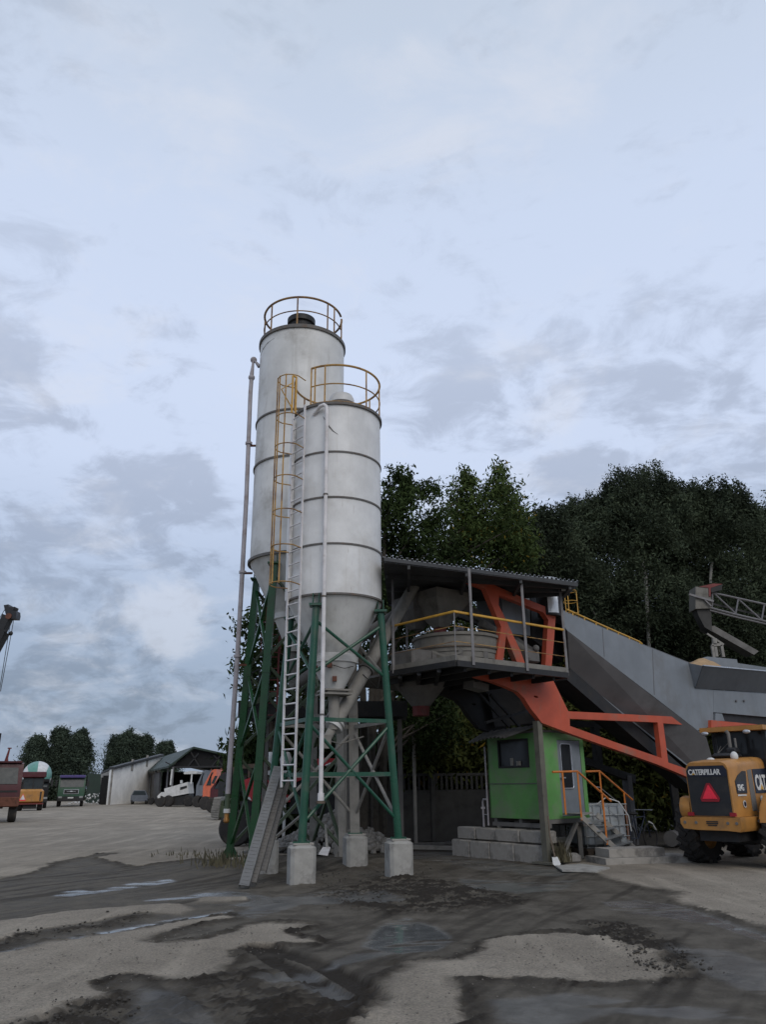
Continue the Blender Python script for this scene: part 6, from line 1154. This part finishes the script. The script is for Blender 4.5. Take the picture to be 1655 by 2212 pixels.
# low far sheds and banks
b = MB(); q = at(208, 1700, 100); b.prism([Vector((at(188, 1700, 100).x, 100, 0)), Vector((at(222, 1700, 100).x, 100, 0)), at(222, 1672, 100), at(190, 1670, 100)], (0, 6, 0)); o = b.build('dark_shed', 'roofgreen', None, loc=(q.x, 100, 0), smooth=False); tag(o, 'low dark green shed between the green truck and the white building', 'shed')
o = rock_pile((at(205, 1735, 92).x, 92), 120, (3.2, 1.2), 1.3); o = o.build('rubble', 'white', None, loc=(at(205, 1735, 92).x, 92, 0), smooth=False); kind(o, 'stuff'); o['label'] = 'pale scrap heap left of the white building'; o['category'] = 'scrap heap'
b = MB(); x0_, x1_ = at(-40, 1700, 170).x, at(900, 1700, 170).x
b.grid(lambda u, v: Vector((x0_ + (x1_ - x0_) * u, 170 + 12 * v, (1.6 + 1.8 * math.sin(u * 31) * .4 + .8 * math.sin(u * 77)) * math.sin(math.pi * v))), 90, 6); o = b.build('hills', 'leaff', None, loc=((x0_ + x1_) / 2, 170, 0)); kind(o, 'structure')
# ---- vehicles
def simple_wheel(b, c_, R_, w_=.3, axis=(1, 0, 0)): b.lathe(Vector(c_) - Vector(axis).normalized() * w_ / 2, [(R_ * .4, 0), (R_ * .9, 0), (R_, w_ * .15), (R_, w_ * .85), (R_ * .9, w_), (R_ * .4, w_)], 24, axis=axis)
def truck(px_, py_, Y, label, cab_m, visor_m, grille_m, rz=0., W_=2.45, cabh=2.9, load=None, name='truck', top_m=None, plate=True):
    p = at(px_, py_, Y); t_ = thing(name, (p.x, Y, 0), label, 'truck', None, rz)
    B = lambda mb, n_, m_, par=None: mb.build(n_, m_, par or t_, local=True)
    b = MB(); b.prism([Vector((-W_ / 2, y, z)) for y, z in ((0, .95), (-.02, 1.75), (.22, cabh - .12), (.5, cabh), (1.9, cabh), (1.9, .95))], (W_, 0, 0)); B(b, 'cab', cab_m)
    b = MB(); b.prism([Vector((x, y, z)) for x, y, z in ((-W_ / 2 + .15, -.015, 1.80), (W_ / 2 - .15, -.015, 1.80), (W_ / 2 - .15, .185, cabh - .3), (-W_ / 2 + .15, .185, cabh - .3))], (0, -.02, 0)); B(b, 'windscreen', 'glass2')
    b = MB(); b.box((0, -.05, cabh - .12), (W_ - .1, .35, .26), bev=.04); B(b, 'visor', visor_m)
    b = MB(); b.box((0, -.03, 1.38), (W_ * .56, .05, .42)); B(b, 'grille_frame', 'alu'); b = MB(); b.box((0, -.05, 1.38), (W_ * .52, .05, .34)); B(b, 'grille', 'black'); b = MB(); b.ell((0, -.085, 1.4), (.16, .012, .05)); b.bar((-.4, -.08, 1.4), (.4, -.08, 1.4), .012, .035); B(b, 'grille_emblem', 'alu')
    b = MB(); b.box((0, .05, .72), (W_, .4, .46), bev=.05); B(b, 'bumper', grille_m)
    if plate: b = MB(); b.box((0, -.16, .82), (.52, .02, .12)); B(b, 'number_plate', 'white')
    for x in (-.95, .95): b = MB(); b.box((x, -.15, .88), (.34, .04, .18), bev=.01); B(b, 'headlight', 'zinc')
    for s_ in (-1, 1): b = MB(); b.bar((s_ * W_ / 2, .1, 2.4), (s_ * (W_ / 2 + .22), -.05, 2.4), .03, .03); b.box((s_ * (W_ / 2 + .22), -.05, 2.15), (.18, .08, .6), bev=.02); B(b, 'mirror', 'black')
    for s_ in (-1, 1):
        for y in (.9, 4.6, 5.9): b = MB(); simple_wheel(b, (s_ * (W_ / 2 - .16), y, .5), .5); B(b, 'wheel', 'tyre')
    b = MB(); b.box((0, 3.6, .85), (.9, 6.2, .28)); B(b, 'chassis', 'black')
    if load: load(t_, B)
    return t_
def tipper(t_, B): b = MB(); b.box((0, 4.6, 1.95), (2.5, 5, 1.7), bev=.05); B(b, 'tipper_body', 'dark')
truck(150, 1742, 80, 'dark green tipper truck facing the camera with a violet sun visor and white number plate', 'tgreen', 'purple', 'black', rz=.36, load=tipper)
# striped mixer drum truck behind the orange machine
def drum(t_, B):
    c_ = Vector((0, 2.6, 2.55)); axv = Vector((0, .96, .28)); pr = [(.45, -1.1), (1.05, -.5), (1.3, .5), (1.3, 1.3), (.6, 3.2)]; n_ = 32; m = Vector((0, 0, 1)).rotation_difference(axv).to_matrix()
    for par, m_, nm in ((0, 'white', 'drum'), (1, 'drumgreen', 'drum_stripes')):
        b = MB(); vs = []; fs = []
        for i, (r_a, z) in enumerate(pr):
            for j in range(n_ + 1): a = 2 * math.pi * j / n_; vs.append(c_ + m @ Vector((r_a * math.cos(a), r_a * math.sin(a), z)))
        for i in range(len(pr) - 1):
            for j in range(n_):
                if (j // 4) % 2 == par: fs.append((i * (n_ + 1) + j, i * (n_ + 1) + j + 1, (i + 1) * (n_ + 1) + j + 1, (i + 1) * (n_ + 1) + j))
        b.add(vs, fs); B(b, nm, m_)
truck(70, 1744, 74, 'concrete mixer truck with a white and green striped drum, behind the orange machine', 'dark', 'dark', 'black', load=drum, name='mixer_truck', plate=False, rz=.40, W_=2.3, cabh=2.5)
ex = thing('orange_machine', (at(63, 1748, 67).x, 67, 0), 'small orange roller seen from behind with a maroon cab roof and white warning triangle', 'machine', None, .40); EB = lambda mb, n_, m_: mb.build(n_, m_, ex, local=True)
b = MB(); b.box((0, 0, 1.1), (1.9, 1.4, 1.1), bev=.16); EB(b, 'engine_cover', 'ct'); b = MB(); b.box((0, -.02, .53), (2.0, 1.5, .08)); EB(b, 'lower_edge', 'dred')
b = MB(); b.box((.05, 1.1, 2.05), (1.6, 1.2, 1.0), bev=.04); EB(b, 'cab_glass', 'glass2'); b = MB(); b.box((.05, 1.0, 2.78), (1.85, 1.5, .46), bev=.06); EB(b, 'cab_roof', 'maroon')
for x in (-.72, .05, .82): b = MB(); b.bar((x, .48, 1.6), (x, .48, 2.6), .06, .06); EB(b, 'cab_pillar', 'black')
b = MB(); b.prism([Vector((x, -.72, z)) for x, z in ((-.78, .85), (-.40, .85), (-.59, 1.25))], (0, -.02, 0)); EB(b, 'warning_triangle', 'white'); b = MB(); b.prism([Vector((x, -.71, z)) for x, z in ((-.84, .78), (-.34, .78), (-.59, 1.31))], (0, -.012, 0)); EB(b, 'triangle_border', 'sign')
b = MB(); b.box((.72, -.71, 1.1), (.12, .03, .7)); EB(b, 'vent', 'black')
for s_ in (-1, 1): b = MB(); simple_wheel(b, (s_ * .75, .2, .5), .5, .4); EB(b, 'wheel', 'tyre')
b = MB(); b.box((0, .3, .4), (1.0, 1.6, .5)); EB(b, 'chassis', 'black')
# red truck at the left edge
rt = thing('red_truck', (at(-22, 1776, 43).x, 43, 0), 'dark red truck cut off by the left edge, its windscreen toward the camera', 'truck', None, .43); RB = lambda mb, n_, m_: mb.build(n_, m_, rt, local=True)
b = MB(); b.prism([Vector((-1.25, y, z)) for y, z in ((0, 1.2), (0, 1.85), (.2, 2.95), (.4, 3.0), (2, 3.0), (2, 1.2))], (2.5, 0, 0)); RB(b, 'cab', 'maroon'); b = MB(); b.prism([Vector((x, y, z)) for x, y, z in ((-1.05, -.01, 1.92), (1.05, -.01, 1.92), (1.0, .16, 2.75), (-1.0, .16, 2.75))], (0, -.02, 0)); RB(b, 'windscreen', 'glass2')
b = MB(); b.box((0, .3, 1.02), (2.5, .9, .5), bev=.05); RB(b, 'bumper', 'rust'); b = MB(); b.box((0, .2, 3.04), (2.3, .4, .08)); RB(b, 'roof_rim', 'maroon')
b = MB(); b.tube([(.35, .6, 3.0), (.35, .6, 3.25), (.42, .6, 3.75)], [.12, .07, .04], 8); b.box((.42, .6, 3.76), (.2, .12, .06)); RB(b, 'exhaust_pipe', 'dred'); b = MB(); b.box((-.0, -.0, 1.55), (2.2, .03, .1)); RB(b, 'trim', 'black')
for s_ in (-1, 1): b = MB(); simple_wheel(b, (s_ * 1.0, .8, .6), .6, .42); RB(b, 'wheel', 'tyre')
b = MB(); b.box((0, 2.5, .9), (1.0, 5, .4)); RB(b, 'chassis', 'black'); b = MB(); b.box((0, 3.8, 1.9), (2.5, 3, 1.5)); RB(b, 'load_bed', 'dred')
# white milling machine, grey / red / orange cabs in a row
wm = thing('milling_machine', (at(372, 1735, 75.5).x, 75.5, 0), 'long white road milling machine with a sloping hood, parked before the green roofed shed', 'machine'); WB_ = lambda mb, n_, m_: mb.build(n_, m_, wm)
def wq_(x, y, o=0.): return at((260 + x / 4.355) / 1.2085, (1880 + y / 4.355) / 1.2085, 75.5 + o)
b = MB(); b.prism([wq_(*q) for q in ((735, 775), (1000, 700), (1010, 830), (740, 880))], (0, 2.2, 0)); WB_(b, 'hood', 'white'); b = MB(); b.prism([wq_(*q, -.1) for q in ((655, 860), (700, 815), (735, 820), (735, 870), (660, 885))], (0, 2, 0)); WB_(b, 'front_hood', 'white')
b = MB(); b.prism([wq_(*q, -.1) for q in ((955, 590), (1040, 572), (1110, 580), (1110, 605), (958, 610))], (0, 2.4, 0)); WB_(b, 'canopy', 'white'); b = MB(); b.bar(wq_(1050, 610), wq_(1040, 720), .12, .12); b.bar(wq_(930, 680, 1), wq_(932, 715, 1), .2, .2); b.bar(wq_(805, 735, .3), wq_(825, 555, .3), .12, .12); WB_(b, 'canopy_post', 'white')
b = MB(); b.prism([wq_(*q, -.05) for q in ((915, 760), (990, 740), (992, 765), (915, 790))], (0, .1, 0)); WB_(b, 'hood_grille', 'black')
b = MB(); b.prism([wq_(*q, .2) for q in ((735, 880), (1015, 830), (1030, 960), (730, 965))], (0, 1.8, 0)); b.prism([wq_(*q, .2) for q in ((660, 885), (735, 870), (735, 940), (665, 930))], (0, 1.5, 0)); WB_(b, 'chassis', 'black')
for x in (690, 780, 1010): q = wq_(x, 940); b = MB(); simple_wheel(b, (q.x, 75.6, .5), .5, .4, (.2, 1, 0)); WB_(b, 'wheel', 'tyre')
def cabbox(name, x0_, x1_, y0_, y1_, Y, m_, m2, lb_, dep=2.2, slope=.5):
    p0, p1 = at(x0_, y1_, Y), at(x1_, y0_, Y); W_ = p1.x - p0.x; H_ = p1.z; t_ = thing(name, (p0.x, Y, 0), lb_, 'truck', 'parked vehicles in the row behind the grey pipe'); B = lambda mb, n_, mm: mb.build(n_, mm, t_, local=True)
    b = MB(); b.prism([Vector((x, 0, z)) for x, z in ((0, .9), (0, H_ * .58), (slope, H_ * .97), (slope + .2, H_), (W_, H_), (W_, .9))], (0, dep, 0)); B(b, 'cab', m_)
    b = MB(); b.prism([Vector((x, -.015, z)) for x, z in ((.25, H_ * .6), (slope + .15, H_ * .92), (W_ * .62, H_ * .92), (W_ * .62, H_ * .6))], (0, -.02, 0)); B(b, 'side_window', 'glass2')
    b = MB(); b.hexa([Vector((-.02, .15, H_ * .6)), Vector((-.02, dep - .15, H_ * .6)), Vector((.02, dep - .15, H_ * .6)), Vector((.02, .15, H_ * .6)), Vector((slope - .05, .15, H_ * .93)), Vector((slope - .05, dep - .15, H_ * .93)), Vector((slope, dep - .15, H_ * .93)), Vector((slope, .15, H_ * .93))]); B(b, 'windscreen', 'glass2')
    b = MB(); b.box((W_ * .3, dep / 2, .75), (W_ * .7, dep, .5), bev=.04); B(b, 'bumper', m2)
    for x in (W_ * .25, W_ * .85): b = MB(); simple_wheel(b, (x, .1, .5), .5, .35, (0, 1, 0)); B(b, 'wheel', 'tyre')
    b = MB(); b.box((W_ * .5, dep / 2, .7), (W_, dep * .5, .3)); B(b, 'chassis', 'black'); b = MB(); b.lathe((slope + .5, dep / 2, H_), [(.07, 0), (.06, .12)], 10); B(b, 'beacon', 'rust')
cabbox('truck', 421, 447, 1663, 1742, 72, 'tgrey', 'black', 'grey blue truck cab parked first after the white machine')
cabbox('truck', 436, 468, 1661, 1742, 64, 'torange', 'black', 'orange cab with a pale roof behind the grey truck', 2.4, .6)
cabbox('truck', 452, 486, 1668, 1745, 56, 'maroon', 'yellow2', 'dark red cab with a yellow front step, last of the row', 2.0, .7)
b = MB(); q = at(338, 1738, 86); 
for i in range(3): simple_wheel(b, (q.x - .6 + i * .7, 86, .35), .35, .25, (.3, 1, 0))
o = b.build('tyre_stack', 'tyre', None, loc=(q.x, 86, 0)); tag(o, 'row of old tyres standing in front of the shed wall', 'tyres')
cr_ = thing('parked_car', (at(299, 1738, 88).x, 88.0, 0), 'small dark grey car parked head-on before the shed door', 'car'); q = Vector(cr_.location)
b = MB(); b.prism([q + Vector((x, 0, z)) for x, z in ((-.9, .3), (-.92, .85), (-.62, 1.4), (.62, 1.4), (.92, .85), (.9, .3))], (-1.0, 3.6, 0)); b.build('body', 'tgrey', cr_)
for x in (-.75, .75): b = MB(); simple_wheel(b, q + Vector((x, .3, .32)), .32, .22); b.build('wheel', 'tyre', cr_)
b = MB(); b.prism([q + Vector((x, -.01, z)) for x, z in ((-.74, .95), (-.54, 1.34), (.54, 1.34), (.74, .95))], (0, -.01, 0)); b.build('windscreen', 'glass2', cr_)
# tracked plate stack (grey), bowser behind the pipe
tp_ = thing('tracked_machine', (at(480, 1768, 44).x, 44, 0), 'tracked machine with pale worn track plates, behind the foot of the grey pipe', 'machine'); q = Vector(tp_.location); TB = lambda mb, n_, m_: mb.build(n_, m_, tp_)
def tqr(x, y, o=0.): return at((400 + x / 7.523) / 1.2085, (1970 + y / 7.523) / 1.2085, 44 + o)
b = MB(); ps = [tqr(*z) for z in ((1130, 1230), (1140, 1080), (1200, 830), (1330, 830), (1290, 1060), (1270, 1260))]; b.prism(ps, (0, 3.6, 0)); 
for i in range(12): a = ps[0].lerp(ps[1], i / 4) if i < 4 else ps[1].lerp(ps[2], (i - 4) / 8); c_ = ps[5].lerp(ps[4], i / 4) if i < 4 else ps[4].lerp(ps[3], (i - 4) / 8); b.bar(a + Vector((0, -.04, 0)), c_ + Vector((0, -.04, 0)), .07, .05)
TB(b, 'track', 'tread')
b = MB(); b.prism([tqr(*z, .3) for z in ((1290, 1230), (1310, 900), (1655, 860), (1900, 870), (1900, 1240))], (0, 2.2, 0)); TB(b, 'hull', 'dgreen'); b = MB(); b.prism([tqr(*z, .1) for z in ((1440, 1300), (1450, 1020), (1800, 1020), (1850, 1300))], (0, .5, 0)); TB(b, 'side_skirt', 'black')
b = MB(); b.prism([tqr(*z, 3) for z in ((1270, 830), (1280, 560), (1330, 380), (1480, 330), (1900, 340), (1900, 830))], (0, 2, 0)); TB(b, 'cab', 'ctblack'); b = MB(); b.prism([tqr(*z, 2.9) for z in ((1140, 560), (1210, 410), (1260, 410), (1190, 570))], (0, .1, 0)); TB(b, 'window', 'glass2')
# red tractor and red loader arm behind the tower
tr_ = thing('red_tractor', (at(560, 1740, 24.6).x, 24.6, 0), 'red tractor seen between the green legs of the tall silo', 'tractor'); TR = lambda mb, n_, m_: mb.build(n_, m_, tr_)
def q3(x, y, o=0.): return at((500 + x / 6.32) / 1.2085, (1950 + y / 6.32) / 1.2085, 24.6 + o * .7)
b = MB(); b.prism([q3(*z) for z in ((870, 540), (960, 505), (1150, 510), (1230, 560), (1230, 890), (980, 890), (870, 800))], (0, 1.5, 0)); TR(b, 'hood', 'red'); b = MB(); b.prism([q3(*z, -.03) for z in ((865, 805), (960, 820), (990, 880), (880, 830))], (0, .06, 0)); TR(b, 'stripe', 'white')
b = MB(); b.prism([q3(*z, .3) for z in ((800, 890), (1250, 890), (1250, 1150), (820, 1150))], (0, 1.0, 0)); TR(b, 'chassis', 'black')
for x in (740, 1180): q = q3(x, 1130); b = MB(); simple_wheel(b, (q.x, 24.7, .5), .5, .4, (0, 1, 0)); TR(b, 'wheel', 'tyre')
b = MB(); b.bar(q3(720, 325, .5), q3(1140, 300, .5), .12, .12); b.bar(q3(950, 380, .5), q3(950, 500, .5), .06, .06); b.bar(q3(700, 330, .5), q3(700, 800, .5), .06, .06); TR(b, 'roll_bar', 'wood'); b = MB(); b.prism([q3(*z, 2) for z in ((640, 330), (1150, 330), (1150, 800), (640, 800))], (0, .3, 0)); TR(b, 'cab', 'dark')
sp_ = thing('spotlights', (at(590, 1640, 24.2).x, 24.2, 0), 'pair of white drum shaped lamps behind the tall silo legs', 'lamps')
b = MB(); 
for x in (1320, 1560): q = q3(x, 185, -1); b.lathe(q - V(.22), [(.16, 0), (.19, .2), (.10, .4)], 16); b.box(q - V(.40), (.28, .16, .12)); b.bar(q - V(.6), Vector((q.x, q.y, .0)), .08, .08)
b.build('housing', 'white', sp_)
ra_ = thing('red_excavator', (at(700, 1740, 24).x, 24, 0), 'red digger arm and body behind the white pipe and crossed braces', 'excavator'); RA = lambda mb, n_, m_: mb.build(n_, m_, ra_)
def q4(x, y, o=0.): return at((740 + x / 5.172) / 1.2085, (1950 + y / 5.172) / 1.2085, 24.0 + o * .7)
b = MB(); b.prism([q4(*z) for z in ((110, 430), (200, 330), (420, 160), (600, 140), (620, 240), (420, 270), (240, 440), (170, 470))], (0, .35, 0)); RA(b, 'arm', 'red'); b = MB(); b.prism([q4(*z, .1) for z in ((760, 120), (830, 125), (910, 230), (905, 360), (820, 350), (770, 240))], (0, .5, 0)); RA(b, 'bucket', 'red')
b = MB(); b.prism([q4(*z, .05) for z in ((590, 150), (780, 150), (780, 210), (600, 230))], (0, .35, 0)); RA(b, 'arm_link', 'red'); b = MB(); b.prism([q4(*z, .2) for z in ((0, 640), (90, 660), (90, 740), (0, 740))], (0, .8, 0)); b.prism([q4(*z, .2) for z in ((960, 370), (1030, 380), (1060, 480), (970, 470))], (0, .4, 0)); RA(b, 'body_panel', 'red')
b = MB(); b.prism([q4(*z, .3) for z in ((80, 470), (480, 420), (700, 520), (700, 900), (80, 900))], (0, 1.2, 0)); RA(b, 'chassis', 'black'); b = MB(); b.tube([q4(1015, 440, -.1), q4(1040, 500, -.1)], .04, 6); b.tube([q4(570, 250, -.06), q4(640, 215, -.06)], .03, 6); RA(b, 'cylinder', 'white')
b = MB(); b.prism([q4(*z, 1.5) for z in ((930, 180), (1190, 185), (1190, 230), (930, 235))], (0, 2.4, 0)); o = b.build('awning', 'tgrey', None, loc=tuple(q4(1060, 200, 1.5)), smooth=False); tag(o, 'small pale grey flat roof in the dark right of the red digger', 'awning')
# crane tip at the left edge
ct_ = thing('mobile_crane', tuple(at(-60, 1700, 40).to_2d()) + (0,), 'dark telescopic crane boom tip with hanging cables at the left edge', 'crane')
def q5(x, y, o=0.): return at((x / 7.375) / 1.2085, (1540 + y / 7.375) / 1.2085, 40 + o)
far_ = q5(-900, 2700); b = MB(); b.bar(q5(160, 500), far_, .42, .5, up=(0, -1, 0)); b.bar(q5(60, 800, -.1), far_ + Vector((-.2, 0, 0)), .5, .6, up=(0, -1, 0)); b.build('boom', 'black', ct_)
b = MB(); b.prism([q5(*z, -.2) for z in ((70, 290), (160, 275), (170, 330), (280, 320), (260, 370), (240, 390), (310, 400), (315, 480), (300, 550), (200, 550), (130, 540), (100, 430))], (0, .5, 0)); b.build('sheave_head', 'ctblack', ct_); b = MB(); b.lathe(q5(160, 500, -.26), [(.16, 0), (.16, .05)], 16, axis=(0, 1, 0)); b.build('sheave', 'rust', ct_)
b = MB(); b.bar(q5(60, 790, -.3), q5(120, 790, -.3), .2, .1); b.bar(q5(100, 765, -.3), q5(150, 755, -.3), .04, .04); b.build('boom_stop', 'black', ct_)
b = MB()
for p_, q_ in (((210, 560), (-20, 2000)), ((265, 560), (225, 800)), ((215, 850), (10, 1950)), ((90, 380), (-20, 560))): b.tube([q5(*p_, -.1), q5(*q_, -.1)], .018, 5)
b.ell(q5(210, 835, -.1), (.1, .1, .12)); b.build('hoist_cable', 'black', ct_)
b = MB(); q = Vector(ct_.location); b.box(far_ + V(-1), (2.5, 5, 2)); b.build('cab', 'dark', ct_); b = MB()
for s_ in (-1.6, 0, 1.6): simple_wheel(b, (far_.x + 1.0, 40 + s_, .6), .6, .4)
b.build('wheels', 'tyre', ct_)
